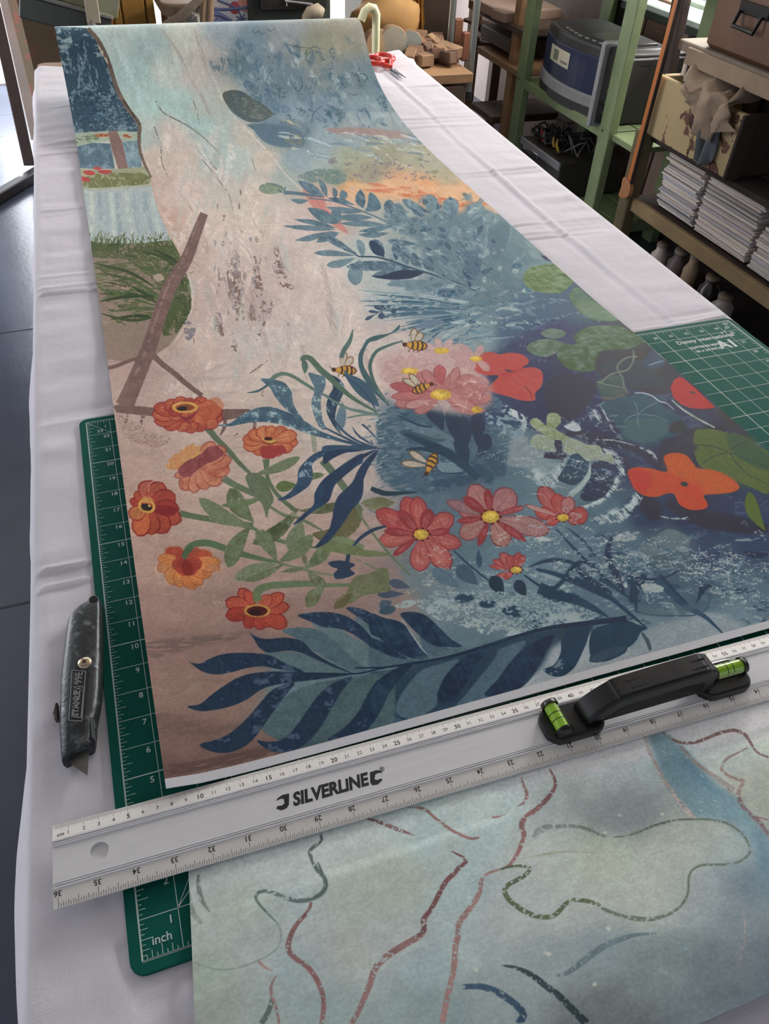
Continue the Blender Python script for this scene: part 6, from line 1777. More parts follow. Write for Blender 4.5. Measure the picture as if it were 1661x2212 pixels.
# ------------------------------------------------------------------ aluminium ruler
RA = -.0215
RO = Vector((-.0488, .1040, 0))
RT = Matrix.Translation(RO) @ Matrix.Rotation(RA, 4, 'Z')      # x along, -y across towards the viewer
alu = mat('brushed_aluminium', '#d6d6d8', rough=.4, metal=.2, scale=6, var=.06, stretch=(.3, 30, 1), bump=.08, bscale=90)
alu_edge = mat('satin_scale_band', '#e0ddd8', rough=.5, metal=.15, scale=6, var=.04)
RL = .926
WD = .0575
rl = empty('steel_rule', (RO.x, RO.y, .005), 'long silver aluminium ruler with cm and inch scales lying across the mat', 'ruler')
ZB = .0052
cs = [(0, .0060), (.0114, .0078), (.0118, .0085), (.0128, .0085), (.0131, .0076), (.0136, .0076), (.0139, .0085), (.0146, .0085), (.0149, .0076), (.0152, .0085), (.0158, .0085), (.0162, .0074)]
cs2 = [(WD - .0168, .0074), (WD - .0164, .0085), (WD - .0156, .0085), (WD - .0153, .0076), (WD - .0150, .0085), (WD - .0142, .0085), (WD - .0139, .0076), (WD - .0134, .0085), (WD - .0126, .0085), (WD - .0122, .0076), (0 + WD, .0062)]


def strip(mb, pts, x0, x1):
    V = []
    for x in (x0, x1):
        V += [RT @ Vector((x, -t, z)) for t, z in pts]
    n = len(pts)
    mb.add(V, [(k, k + 1, n + k + 1, n + k) for k in range(n - 1)])


mb = MB()
strip(mb, [(0, ZB)] + cs, 0, RL)
strip(mb, cs2 + [(WD, ZB), (0, ZB)], 0, RL)
ta, tb_ = cs[-1][0], cs2[0][0]
hx, ht, hr = .0300, (ta + tb_) / 2 - .001, .0063
sq = .011
strip(mb, [(ta, .0074), (tb_, .0074)], 0, hx - sq)
strip(mb, [(ta, .0074), (tb_, .0074)], hx + sq, RL)
n = 32
V, FQ = [], []
for k in range(n):
    a = 2 * pi * k / n
    c, s_ = math.cos(a), math.sin(a)
    m_ = max(abs(c), abs(s_))
    ox, oy = c / m_ * sq, s_ / m_ * 1.0
    oy = (ht - ta if s_ > 0 else tb_ - ht) * s_ / m_
    V += [RT @ Vector((hx + ox, -ht + oy, .0074)), RT @ Vector((hx + hr * c, -ht + hr * s_, .0074)), RT @ Vector((hx + hr * c, -ht + hr * s_, ZB))]
for k in range(n):
    j = (k + 1) % n
    FQ += [(3 * k, 3 * j, 3 * j + 1, 3 * k + 1), (3 * k + 1, 3 * j + 1, 3 * j + 2, 3 * k + 2)]
mb.add(V, FQ)
for x, sg in ((0, 1), (RL, -1)):                               # end faces
    pts = cs + cs2
    V = [RT @ Vector((x, -t, z)) for t, z in pts] + [RT @ Vector((x, -t, ZB)) for t, z in pts]
    n = len(pts)
    mb.add(V, [(k, k + 1, n + k + 1, n + k) for k in range(n - 1)])
mb.build('ruler_body', alu, rl)
mb = MB()
strip(mb, [(0.0001, .00603), (.0112, .00780)], 0.0001, RL - .0001)
strip(mb, [(WD - .0120, .00762), (WD - .0001, .00624)], .0001, RL - .0001)
mb.build('scale_band', alu_edge, rl)
blk = mat('black_print', '#141516', rough=.5, var=.02)
K = MB()


def zc(t): return .0060 + (t / .0114) * .0018 + .00006
def zi(t): return .0076 - ((t - (WD - .0122)) / .0122) * .0014 + .00006


def mark(x, t0, t1, zf, w_=.0002):
    a, b = RT @ Vector((x, -t0, zf(t0))), RT @ Vector((x, -t1, zf(t1)))
    K.bar(a, b, w_, .00008)


for mm in range(1, 916):
    L_ = .0046 if mm % 10 == 0 else .0036 if mm % 5 == 0 else .0026
    mark(.0004 + mm * .001, .0003, .0003 + L_, zc)
for q in range(1, 36 * 16 + 1):
    L_ = .0062 if q % 16 == 0 else .0050 if q % 8 == 0 else .0040 if q % 4 == 0 else .0033 if q % 2 == 0 else .0026
    x = .0032 + (36 - q / 16) * IN * .985
    mark(x, WD - .0003, WD - .0003 - L_, zi, .00026)
slope = math.atan(.0018 / .0114)
for c_ in range(1, 91):
    five = c_ % 5 == 0
    t = .0080 if five else .0078
    TT = RT @ Matrix.Translation((.0004 + c_ * .01 + (.0003 if c_ > 1 else 0), -t - .0003, zc(t) + .00006)) @ Matrix.Rotation(-slope, 4, 'X')
    put_text(K, str(c_), .0052 if five else .0041, TT, offset=.00008 if five else 0)
TT = RT @ Matrix.Translation((.0054, -.0082, zc(.0082) + .00006)) @ Matrix.Rotation(-slope, 4, 'X')
put_text(K, 'cm', .0042, TT)
for i in range(1, 37):
    x = .0032 + (36 - i) * IN * .985
    t = WD - .0093
    TT = RT @ Matrix.Translation((x - .0002, -t, zi(t) + .00006)) @ Matrix.Rotation(pi, 4, 'Z') @ Matrix.Rotation(-slope * .7, 4, 'X')
    put_text(K, str(i), .0052, TT, offset=.00004)
km = K.build('scale_marks', blk, rl)
km['label'] = 'black printed scale marks and numbers'
# lettering with a spanner jaw at each end
LG = MB()
xa_, xb_ = .2055, .2055
p0 = RT.inverted() @ at(628, 1728, 2, .0075)
p1 = RT.inverted() @ at(796, 1685, 2, .0075)
Vt, Ft = text_geo('SILVERLiNE', .0135, offset=.0006, shear=.22, extr=.00003)
wmin, wmax = min(v.x for v in Vt), max(v.x for v in Vt)
sc_ = (p1.x - p0.x) / (wmax - wmin)
MT = RT @ Matrix.Translation(((p0.x + p1.x) / 2, (p0.y + p1.y) / 2, .00748)) @ Matrix.Diagonal((sc_, 1.0, 1, 1))
LG.add([MT @ v for v in Vt], Ft)


def jaw(cx, cy, sgn):
    O_ = [(-.0045, .0052), (.0005, .0055), (.0040, .0040), (.0050, .0022), (.0015, .0030), (-.0006, .0022), (-.0012, -.0012), (.0006, -.0022), (.0040, -.0018), (.0046, -.0034), (.0010, -.0056), (-.0030, -.0052), (-.0046, -.0030)]
    P_ = [(cx + sgn * a + b * .25, cy + b) for a, b in O_]
    n = len(P_)
    V = [RT @ Vector((a, b, z)) for z in (.00745, .00752) for a, b in P_]
    ar = [tuple(range(n)), tuple(range(n, 2 * n))] + [(i, (i + 1) % n, n + (i + 1) % n, n + i) for i in range(n)]
    LG.add(V, ar)


jaw(p0.x - .0058, p0.y, -1)
jaw(p1.x + .0060, p1.y + .0004, 1)
put_text(LG, '\u00ae', .0052, RT @ Matrix.Translation((p1.x + .0122, p1.y + .0052, .00748)))
lg = LG.build('printed_lettering', blk, rl)
lg['label'] = 'black bold lettering between two spanner jaws'

# ------------------------------------------------------------------ level handle on the ruler
hb = mat('black_plastic', '#0d0d0f', rough=.32, var=.05, scale=200, bump=.06, bscale=700)
hd = empty('level_handle', (.405, .068, .0085), 'black plastic handle with two green spirit level vials mounted on the ruler', 'spirit level')
I2 = RT.inverted()


def L2(x, y, z): return I2 @ Vector((x, y, z))


def rrect(x0, x1, y0, y1, r):
    return rc(x0 + r, y0 + r, r, pi, 1.5 * pi) + rc(x1 - r, y0 + r, r, 1.5 * pi, 2 * pi) + rc(x1 - r, y1 - r, r, 0, .5 * pi) + rc(x0 + r, y1 - r, r, .5 * pi, pi)


fa, fb_ = L2(.3140, .087, 0), L2(.3640, .051, 0)
f1 = (fa.x, fb_.x)
f2a, f2b = L2(.4530, .085, 0).x, L2(.5020, .05, 0).x
ty0, ty1 = -.0465, -.0155
for (a, b) in (f1, (f2a, f2b)):
    MB().prism(rrect(a, b, ty0, ty1, .011), .0074, .0150, T=RT, bev=.0025).build('foot', hb, hd)
hx0, hx1 = L2(.345, .07, 0).x, L2(.462, .07, 0).x
yc = (ty0 + ty1) / 2
A_ = [(hx0, .0145), (hx0 + .002, .0215), (hx0 + .010, .0300), (hx0 + .022, .0385), (hx0 + .034, .0425), (hx1 - .020, .0450), (hx1 - .008, .0430), (hx1 - .001, .0370), (hx1, .0145)]
B_ = [(hx1 - .014, .0145), (hx1 - .015, .0250), (hx1 - .020, .0300), (hx0 + .040, .0280), (hx0 + .030, .0245), (hx0 + .020, .0185), (hx0 + .016, .0145)]
side = smooth_open(np.array(A_), 4).tolist() + smooth_open(np.array(B_), 4).tolist()
TS = RT @ Matrix.Translation((0, yc + .0095, 0)) @ Matrix.Rotation(pi / 2, 4, 'X')
MB().prism([tuple(p) for p in side], 0, .019, T=TS, bev=.003).build('grip', hb, hd)
# shallow raised ornaments on the grip
om = MB()
gm_ = mat('embossed_plastic', '#1d1d20', rough=.3, var=.02)
zt = .0447
for (x0_, y0_, x1_, y1_) in ((.040, .004, .056, .004), (.042, -.003, .058, -.003), (.098, .004, .112, .004), (.096, -.003, .110, -.003), (.068, 0, .076, .005), (.076, .005, .084, 0), (.084, 0, .076, -.005), (.076, -.005, .068, 0)):
    za, zb_ = .0418 + (x0_ - .034) / .07 * .0026, .0418 + (x1_ - .034) / .07 * .0026
    om.bar(RT @ Vector((hx0 + x0_ - .004, yc + y0_, za)), RT @ Vector((hx0 + x1_ - .004, yc + y1_, zb_)), .0006, .0022)
om.build('embossed_mark', gm_, hd)
vg = mat('green_vial_liquid', '#86b21c', rough=.12, var=.08, scale=200)
vg.node_tree.nodes['Principled BSDF'].inputs['Coat Weight'].default_value = .8
for k, (p, q) in enumerate((((f1[0] + .0115, ty1 + .0015), (f1[0] + .0125, ty0 + .002)), ((f2a + .0145, yc + .003), (f2b - .0005, yc + .003)))):
    a, b = Vector((*p, .0185)), Vector((*q, .0185))
    d = (b - a).normalized()
    vial = MB().tube([RT @ (a + d * .004), RT @ (b - d * .004)], .0056, 14).build('level_vial', vg, hd)
    vial['label'] = 'green liquid vial'
    cp = MB()
    cp.tube([RT @ a, RT @ (a + d * .001), RT @ (a + d * .0045)], [.0050, .0070, .0070], 14)
    cp.tube([RT @ (b - d * .0045), RT @ (b - d * .001), RT @ b], [.0070, .0070, .0050], 14)
    side_ = d.cross(Vector((0, 0, 1)))
    cp.build('vial_socket', hb, vial)
    MB().bar(RT @ (a + d * .004 + side_ * .0045 * (-1 if k == 0 else 1) + Vector((0, 0, -.0005))), RT @ (b - d * .004 + side_ * .0045 * (-1 if k == 0 else 1) + Vector((0, 0, -.0005))), .0020, .004).build('clear_rim', mat('clear_plastic', '#cfd6a8', rough=.15, var=.02), vial)
    rg = MB()
    c0 = (a + b) / 2
    for o_ in (-.0028, .0028):
        rg.tube([RT @ (c0 + d * (o_ - .0003)), RT @ (c0 + d * (o_ + .0003))], .00575, 14)
    rg.build('vial_line', blk, vial)

# ------------------------------------------------------------------ craft knife
def kp(x, y, z): return at(x / 3.4604, 1280 + y / 3.4604, 2, z)


kn = empty('craft_knife', (-.025, .2, -.002), 'worn grey metal craft knife with exposed blade lying left of the mat', 'knife')
KO = smooth_closed(nums('690 38 735 42 752 72 756 300 754 560 745 780 716 930 706 1060 690 1128 640 1148 560 1190 468 1248 452 1235 440 1100 436 900 450 600 478 350 497 200 522 150 600 78'), 3)
KZ = .0115
kmt = mat('worn_cast_metal', '#3c3f41', rough=.42, metal=.6, scale=90, bump=.25, bscale=260, hex2='#7c8285', thr=(.56, .74))
pts = [kp(a, b, KZ) for a, b in KO]
c = sum(pts, Vector()) / len(pts)
hole_c = kp(703, 66, KZ)
mb = MB()
axis0, axis1 = kp(715, 60, KZ), kp(560, 1200, KZ)
V, FQ = [], []
n = len(pts)
rings = [(-.0025, .90), (.003, 1.0), (.0085, .985), (.0115, .90), (.0135, .74), (.0142, .50)]
for z, k_ in rings:
    for p in pts:
        t = (p - axis0).dot((axis1 - axis0)) / (axis1 - axis0).length_squared
        t = min(max(t, .10), .97)
        a_ = axis0.lerp(axis1, t)
        q = a_ + (p - a_) * k_
        V.append(Vector((q.x, q.y, z)))
for r in range(len(rings) - 1):
    for i in range(n):
        j = (i + 1) % n
        FQ.append((r * n + i, r * n + n + i, r * n + n + j, r * n + j))
FQ += [tuple(range(n)), tuple(reversed(range((len(rings) - 1) * n, len(rings) * n)))]
mb.add(V, FQ, True)
kb = mb.build('handle', kmt, kn)
dk = mat('dark_recess', '#0c0c0d', rough=.9, var=.02)
MB().tube([hole_c + Vector((0, .0005, -.006)), hole_c + Vector((0, -.0003, .0032))], [.0034, .0028], 14).build('hanging_hole', dk, kn)
rm = MB()
rm.tube([hole_c + Vector((.0036 * math.cos(t), .0042 * math.sin(t), .0018)) for t in np.linspace(0, 2 * pi, 20)], .0009, 6)
rm.build('hole_rim', kmt, kn)
bl = MB()
B3 = [(468, 1240), (652, 1365), (672, 1100), (600, 1090), (500, 1150)]
bl.prism([(kp(a, b, .006).x, kp(a, b, .006).y) for a, b in B3], .0052, .0060)
bld = bl.build('blade', mat('steel_blade', '#6d6c68', rough=.35, metal=.7, var=.06, scale=60), kn)
MB().prism([(kp(a, b, .006).x, kp(a, b, .006).y) for a, b in ((412, 836), (434, 832), (440, 960), (412, 955), (396, 905))], .003, .0085, bev=.0012).build('slide_button', mat('brown_slider', '#3a211a', rough=.5), kn)
sp = kp(632, 522, .0145)
sm_ = mat('brass_screw', '#b9a78e', rough=.3, metal=.8, var=.1, scale=300)
scr = MB().lathe([(0, .0022), (.003, .0020), (.0050, .0012), (.0058, 0), (.0058, -.0012)], (sp.x, sp.y, .0140), 20).build('screw', sm_, kn)
cr_ = MB()
for a in (.5, .5 + pi / 2):
    cr_.box((sp.x, sp.y, .0161), (.0042, .0009, .0006), rz=a)
cr_.build('screw_slot', dk, scr)
ax = (kp(590, 600, .0142) - kp(560, 945, .0142))
ang = math.atan2(ax.y, ax.x)
mid = kp(572, 815, .0142)
em = MB()
put_text(em, 'STANLEY', .0068, Matrix.Translation((mid.x, mid.y, .0143)) @ Matrix.Rotation(ang, 4, 'Z'), offset=.00018, extr=.0002)
m2 = kp(590, 640, .0142)
put_text(em, '99E', .0078, Matrix.Translation((m2.x, m2.y, .0143)) @ Matrix.Rotation(ang, 4, 'Z'), offset=.0001, extr=.0002)
for quad in ([(548, 930), (605, 935), (628, 705), (570, 700)], [(515, 955), (612, 962), (640, 588), (538, 580)]):
    for i in range(4):
        em.bar(kp(*quad[i], .0143), kp(*quad[(i + 1) % 4], .0143), .0006, .0004)
eo = em.build('embossed_lettering', mat('rubbed_lettering', '#8a8e90', rough=.4, metal=.6, var=.1, scale=200), kn)
eo['label'] = 'raised lettering in a frame'
em2 = MB().bar(kp(690, 945, .011), kp(700, 1100, .011), .0016, .006).build('side_plate', mat('bright_side_plate', '#63676a', rough=.3, metal=.7), kn)

# ------------------------------------------------------------------ scissors
ss = empty('scissors', (.85, 2.0, -.003), 'red handled scissors lying on the cloth beyond the rolled wallpaper', 'scissors')
red = mat('red_plastic', '#b8281c', rough=.3, var=.05)
piv = at(846, 150, 2, .003)
tip = at(873, 172, 2, .0)
for k, (cx_, cy_) in enumerate(((829, 128), (806, 134))):
    cpt = at(cx_, cy_, 2, .006 + k * .004)
    hnd = MB()
    rr = .030
    hnd.tube([cpt + Vector((rr * .85 * math.cos(t), rr * 1.1 * math.sin(t), .004)) for t in np.linspace(0, 2 * pi, 24)], .0062, 8)
    hnd.tube([cpt + Vector((.01, -.03, .003)), piv + Vector((0, .01, .003))], [.007, .005], 8)
    ho = hnd.build('handle', red, ss)
stl = mat('scissor_steel', '#8f9498', rough=.25, metal=.9, var=.04)
for k, o_ in enumerate((-.006, .006)):
    q = MB()
    d = (tip - piv)
    n_ = Vector((-d.y, d.x, 0)).normalized()
    q.prism([((piv + n_ * (-.007 + o_ * .3)).x, (piv + n_ * (-.007 + o_ * .3)).y), ((tip + n_ * o_ * .8).x, (tip + n_ * o_ * .8).y), ((piv + n_ * (.007 + o_ * .3)).x, (piv + n_ * (.007 + o_ * .3)).y)], .001 + k * .002, .0026 + k * .002)
    q.build('blade', stl, ss)
MB().lathe([(0, .002), (.004, .0015), (.005, 0)], (piv.x, piv.y, .0048), 12).build('pivot_screw', stl, ss)
# ------------------------------------------------------------------ green shelving with electronics, right
gp = mat('sage_green_paint', '#76855f', rough=.6, scale=12, var=.12, bump=.15)
gs = empty('green_shelving', (1.98, 2.63, FLOOR), 'sage green open shelving unit with hi-fi against the right wall', 'shelving unit')
SX0, SX1 = 1.80, 2.14
yR, yL = 2.285, 2.955
TOPZ = .62
for x, y in ((SX0, yR), (SX0, yL), (SX1, yR + .04), (SX1, yL)):
    MB().box((x, y, (FLOOR + TOPZ) / 2), (.035, .066, TOPZ - FLOOR), bev=.003).build('post', gp, gs)
for z in (-.318, -.655, .135):
    for k in range(3):
        MB().box((SX0 + .06 + k * .115, (yR + yL) / 2, z), (.108, yL - yR + .02, .018), bev=.002).build('shelf_board', gp, gs)
    MB().box((SX0 - .004, (yR + yL) / 2, z - .004), (.016, yL - yR + .05, .035), bev=.002).build('shelf_rail', gp, gs)
    for y in (yR, yL):
        MB().box(((SX0 + SX1) / 2, y, z - .022), (SX1 - SX0, .022, .035), bev=.002).build('side_rail', gp, gs)
screw_m = mat('dark_screw', '#2e2b26', rough=.5, metal=.5)
for y in (yR, yL):
    for z in (.14, -.31, -.65, .40):
        MB().tube([(SX0 - .019, y + .01, z), (SX0 - .0165, y + .01, z)], .0045, 8).build('screw_head', screw_m, gs)

# boombox
nav = mat('navy_plastic', '#1d2747', rough=.35, var=.05)
dgp = mat('dark_grey_plastic', '#2f2f30', rough=.45, var=.06)
slv = mat('silver_plastic', '#8f9092', rough=.4, metal=.3, var=.04)
bb = empty('boombox', (1.90, 2.62, -.309), 'navy and silver portable stereo on the green shelf', 'stereo')
y0, y1 = 2.380, 2.865
def bulge(y0, y1, x_front, x_back, sag, n=12):
    P_ = [(x_back, y0), (x_back, y1)]
    for k in range(n + 1):
        t = 1 - k / n
        P_.append((x_front - sag * (1 - (2 * t - 1)**2), y0 + (y1 - y0) * t))
    return P_
MB().prism(bulge(y0, y1, 1.825, 2.06, .045), -.309, -.275, bev=.004).build('base', dgp, bb)
MB().prism(bulge(y0 + .002, y1 - .002, 1.819, 2.05, .047), -.275, -.238, bev=.003).build('silver_band', slv, bb)
MB().prism(bulge(y0 + .004, y1 - .004, 1.826, 2.05, .042), -.238, -.118, bev=.004).build('front_panel', nav, bb)
MB().prism(bulge(y0, y1, 1.832, 2.06, .046), -.118, -.082, bev=.012).build('top_cover', dgp, bb)
MB().prism([(1.86, 2.42), (2.02, 2.42), (2.02, 2.60), (1.85, 2.60)], -.083, -.074, bev=.004).build('disc_lid', mat('smoked_lid', '#45423f', rough=.3, var=.05), bb)
disp_m = mat('cream_display', '#c9c3ab', rough=.4, var=.04)
ys_ = (2.60, 2.765)
dsp = MB()
for k in range(6):
    a = ys_[0] + (ys_[1] - ys_[0]) * k / 6
    b = ys_[0] + (ys_[1] - ys_[0]) * (k + 1) / 6
    fx = lambda y: 1.826 - .042 * (1 - (2 * (y - y0) / (y1 - y0) - 1)**2) - .0015
    dsp.add([(fx(a), a, -.190), (fx(b), b, -.190), (fx(b), b, -.138), (fx(a), a, -.138)], [(0, 1, 2, 3)])
dso = dsp.build('display', disp_m, bb)
lcd = MB()
lcd.box((fx(2.705) - .001, 2.705, -.164), (.002, .034, .034))
lcd.build('screen_window', mat('grey_lcd', '#6f7467', rough=.3), dso)
for k in range(4):
    MB().tube([(fx(2.655 - k * .013) - .003, 2.655 - k * .013, -.175), (fx(2.655) + .002, 2.655 - k * .013, -.175)], .004, 8).build('button', slv, dso)
for k in range(7):
    MB().box((1.80 + .014 * abs(k - 3) * .35 + .012, 2.48 + k * .04, -.0815), (.010, .022, .006), bev=.002).build('control_key', slv, bb)
MB().box((1.778, 2.63, -.256), (.003, .022, .007)).build('badge', mat('red_badge', '#7c3c34', rough=.4), bb)
# slim silver framed player standing in front of the post
sp_ = empty('slim_player', (1.79, 2.352, -.309), 'slim upright silver framed player with chrome knobs beside the stereo', 'stereo')
MB().prism(rrect(-.035, .035, 0, .262, .012), 0, .03, T=Matrix.Translation((1.792, 2.338, -.309)) @ Matrix.Rotation(pi / 2, 4, 'X') @ Matrix.Translation((0, 0, -.03)), bev=.003).build('case', slv, sp_)
MB().prism(rrect(-.022, .022, .012, .250, .006), 0, .004, T=Matrix.Translation((1.792, 2.337, -.309)) @ Matrix.Rotation(pi / 2, 4, 'X')).build('dark_face', dgp, sp_)
chrome = mat('chrome', '#c9c9c9', rough=.15, metal=1, var=.02)
for z in (-.26, -.225, -.19):
    MB().tube([(1.792, 2.333, z), (1.792, 2.322, z)], .012, 12).build('knob', chrome, sp_)
MB().box((1.752, 2.345, -.178), (.006, .022, .262), bev=.003).build('side_frame', slv, sp_)
# black cabinet speaker on the shelf end
bs = empty('black_case', (1.97, 2.345, -.309), 'flat black plastic case with vent slots standing upright right of the stereo', 'case')
blkp = mat('charcoal_case', '#242322', rough=.5, var=.08)
MB().box((1.975, 2.346, -.200), (.235, .050, .216), bev=.008).build('case_body', blkp, bs)
MB().box((1.975, 2.346, -.087), (.230, .046, .010), bev=.003).build('lid', mat('grey_case_lid', '#514d4a', rough=.5), bs)
for k in range(14):
    MB().box((1.90 + k * .011, 2.3205, -.118), (.008, .003, .005)).build('vent_slot', dk, bs)
MB().box((2.0, 2.19, -.322), (.40, .16, .020), bev=.002).build('shelf_extension', gp, gs)
cbl = mat('black_cable', '#101011', rough=.5, var=.02)
cb = MB().tube([at(1413, 128, 1, 2.316), at(1400, 165, 1, 2.314), at(1370, 195, 1, 2.312), at(1355, 215, 1, 2.314), at(1340, 240, 1, 2.316)], .002, 6).build('hanging_cable', cbl)
tag(cb, 'thin black cable hanging in front of the charcoal case', 'cable')
# video deck and cables on the lower shelf
vd = empty('video_deck', (1.92, 2.66, -.646), 'dark grey video deck with tape slot on the lower green shelf', 'video recorder')
vy0, vy1 = 2.535, 2.875
MB().box((1.94, (vy0 + vy1) / 2, -.573), (.30, vy1 - vy0, .135), bev=.004).build('case', mat('deck_grey', '#3c3935', rough=.45, var=.08), vd)
MB().box((1.788, (vy0 + vy1) / 2, -.520), (.010, vy1 - vy0, .030), bev=.003).build('silver_fascia', slv, vd)
MB().box((1.784, 2.77, -.535), (.012, .13, .018), bev=.002).build('tape_flap', chrome, vd)
for k in range(5):
    MB().tube([(1.788, 2.57 + k * .03, -.60), (1.776, 2.57 + k * .03, -.60)], .008, 10).build('jack_knob', blkp, vd)
rng = random.Random(21)
tc_m = [cbl, mat('grey_cable', '#6e6a66', rough=.5), mat('yellow_cable', '#a58a2e', rough=.5), mat('red_plug', '#9a3028', rough=.5)]
for i in range(14):
    p = [Vector((1.86 + rng.uniform(-.05, .12), 2.60 + rng.uniform(0, .2), -.498))]
    for k in range(7):
        p.append(Vector((min(2.05, max(1.81, p[-1].x + rng.uniform(-.06, .06))), min(2.84, max(2.56, p[-1].y + rng.uniform(-.07, .07))), -.498 + rng.uniform(.002, .07))))
    p[-1].z = -.499
    cab_side = ['left end', 'left part', 'middle', 'right part', 'right end'][min(4, int((2.82 - p[0].y) / .05))]
    c_ = MB().tube([tuple(q) for q in smooth_open(np.array([tuple(v) for v in p]), 3)], .0032, 5).build('cable', tc_m[0] if i % 4 else tc_m[1])
    tag(c_, 'tangled audio cable heaped on the video deck', 'cable', 'tangled cables on the video deck')
for i, (y, c_) in enumerate(((2.83, 1), (2.76, 3), (2.74, 1), (2.66, 2), (2.63, 2))):
    pg = MB().tube([(1.83, y, -.499), (1.82, y + .01, -.47), (1.825, y + .02, -.452)], [.006, .006, .003], 8).build('audio_plug', tc_m[c_])
    tag(pg, ['grey plug standing nearest the left end of the video deck', 'red plug among the cables on the deck', 'pale plug beside the red plug', 'larger yellow plug on the deck', 'smaller yellow plug at the right of the cables'][i], 'plug')
# dark boxes under the deck
o = MB().box((1.96, 2.62, -.71), (.30, .42, .08), bev=.004).build('dark_receiver', blkp)
tag(o, 'black flat receiver lying under the lowest green shelf', 'receiver')
# leaning boards behind the shelving
brd = mat('brown_board', '#6d5240', rough=.7, scale=10, var=.25, stretch=(1, .2, 3), bump=.2)
pale = mat('pale_board', '#9a8272', rough=.75, scale=8, var=.15, stretch=(4, 4, .4), bump=.15)
for i, (y, x, z0, z1, w_, m_) in enumerate(((2.86, 2.205, -.76, -.02, .13, brd), (2.72, 2.205, -.76, .0, .13, brd), (2.58, 2.205, -.76, -.03, .13, pale), (2.44, 2.205, -.76, -.10, .12, pale))):
    o = MB().bar((x - .02, y, z0), (x + .022, y, z1), w_, .020, up=(1, 0, 0), bev=.002).build('leaning_board', m_)
    tag(o, ['brown board leaning on the right wall behind the left end of the stereo', 'farther brown board leaning on the right wall', 'pale board leaning behind the middle of the shelving', 'pale short board leaning behind the stereo'][i], 'board')

# ------------------------------------------------------------------ storage rack with crate, case and magazines
dwood = mat('dark_old_wood', '#2b211a', rough=.75, scale=16, var=.3, bump=.2)
owood = mat('olive_old_wood', '#5b5236', rough=.75, scale=14, var=.25, stretch=(1, 1, .2), bump=.2)
rk = empty('storage_rack', (2.0, 1.5, FLOOR), 'old wooden storage rack with crate, trunk and magazines on its shelves', 'rack')
RX = 1.80
for x, y, m_ in ((RX, 2.075, owood), (2.16, 2.0, dwood), (RX + .36, .62, dwood)):
    MB().box((x, y, (FLOOR + .6) / 2 if m_ is dwood else (FLOOR - .245) / 2), (.045, .055, .6 - FLOOR if m_ is dwood else -.245 - FLOOR), bev=.004).build('post', m_, rk)
MB().bar(at(1478, -30, 0, 1.86), at(1418, 270, 0, 1.86), .06, .03, up=(1, 0, 0), bev=.003).build('post', dwood, rk)
pw = mat('pale_plank', '#6f6456', rough=.8, scale=10, var=.18, stretch=(.5, 3, 3), bump=.2)
for k in range(3):
    MB().box((RX + .07 + k * .13, 1.32, .012), (.122, 1.44, .028), bev=.003).build('plank', pw, rk)
MB().box((RX + .008, 1.30, -.005), (.016, 1.36, .045), bev=.002).build('shelf_edge', mat('shelf_edge_wood', '#84725c', rough=.8, scale=10, var=.2), rk)
for k in range(3):
    MB().box((RX + .07 + k * .13, 1.36, -.262), (.122, 1.42, .018), bev=.003).build('plank', dwood, rk)
    MB().box((RX + .07 + k * .13, 1.36, -.468), (.122, 1.42, .022), bev=.003).build('plank', dwood, rk)
MB().box((RX + .006, 1.36, -.478), (.02, 1.44, .045), bev=.003).build('shelf_edge', mat('tan_edge', '#7d6a4a', rough=.8, scale=10, var=.2), rk)
wb_ = MB().box((1.99, 1.985, -.040), (.36, .02, .046), bev=.003).build('cross_rail', mat('white_rail', '#b5a99a', rough=.7), rk)
# orange straight edge hanging at the front of the rack
st = empty('wooden_straight_edge', at(1350, 425, 0, 1.765), 'long orange wooden straight edge with round end leaning on the rack front', 'straight edge')
ow = mat('orange_varnish', '#a8622a', rough=.45, scale=18, var=.2, stretch=(1, 1, .1))
pa, pb = at(1478, -60, 0, 1.77), at(1352, 420, 0, 1.765)
MB().bar(pa, pb, .022, .008, up=(1, 0, 0), bev=.002).build('blade', ow, st)
MB().bar(pa + Vector((0, -.014, 0)), pb + Vector((0, -.014, .02)), .004, .012, up=(1, 0, 0)).build('dark_edge', dwood, st)
pk = at(1352, 408, 0, 1.765)
MB().prism(smooth_closed(np.array([(-.028, -.02), (.0, -.035), (.022, -.03), (.02, .0), (.022, .03), (-.012, .028), (-.032, .01)]), 4).tolist(), -.006, .008, T=Matrix.Translation(pk) @ Matrix.Rotation(-pi / 2, 4, 'Y') @ Matrix.Rotation(pi / 2, 4, 'Z'), bev=.002).build('round_end', mat('brown_end', '#9a6a44', rough=.5), st)
# painted crate
cr = empty('painted_crate', (2.0, 1.86, -.253), 'cream painted crate with worn brown patches holding rags', 'crate')
cream = mat('chipped_cream_paint', '#a8966e', rough=.7, scale=11, hex2='#5c3a2c', thr=(.56, .585), bump=.2)
cx0, cx1, cy0, cy1, cz0, cz1 = 1.80, 2.16, 1.645, 2.075, -.250, -.078
MB().box((cx0, 1.955, (cz0 + cz1) / 2), (.020, .238, cz1 - cz0), bev=.003).build('front_panel', cream, cr)
MB().box((cx0, 1.739, (cz0 + cz1) / 2), (.020, .188, cz1 - cz0), bev=.003).build('front_panel', cream, cr)
MB().box((cx1, (cy0 + cy1) / 2, (cz0 + cz1) / 2), (.020, cy1 - cy0, cz1 - cz0), bev=.003).build('back_panel', dwood, cr)
MB().box(((cx0 + cx1) / 2, cy0 + .01, (cz0 + cz1) / 2), (cx1 - cx0 - .022, .018, cz1 - cz0), bev=.003).build('end_panel', dwood, cr)
MB().box(((cx0 + cx1) / 2, cy1 - .01, (cz0 + cz1) / 2), (cx1 - cx0 - .022, .018, cz1 - cz0), bev=.003).build('end_panel', cream, cr)
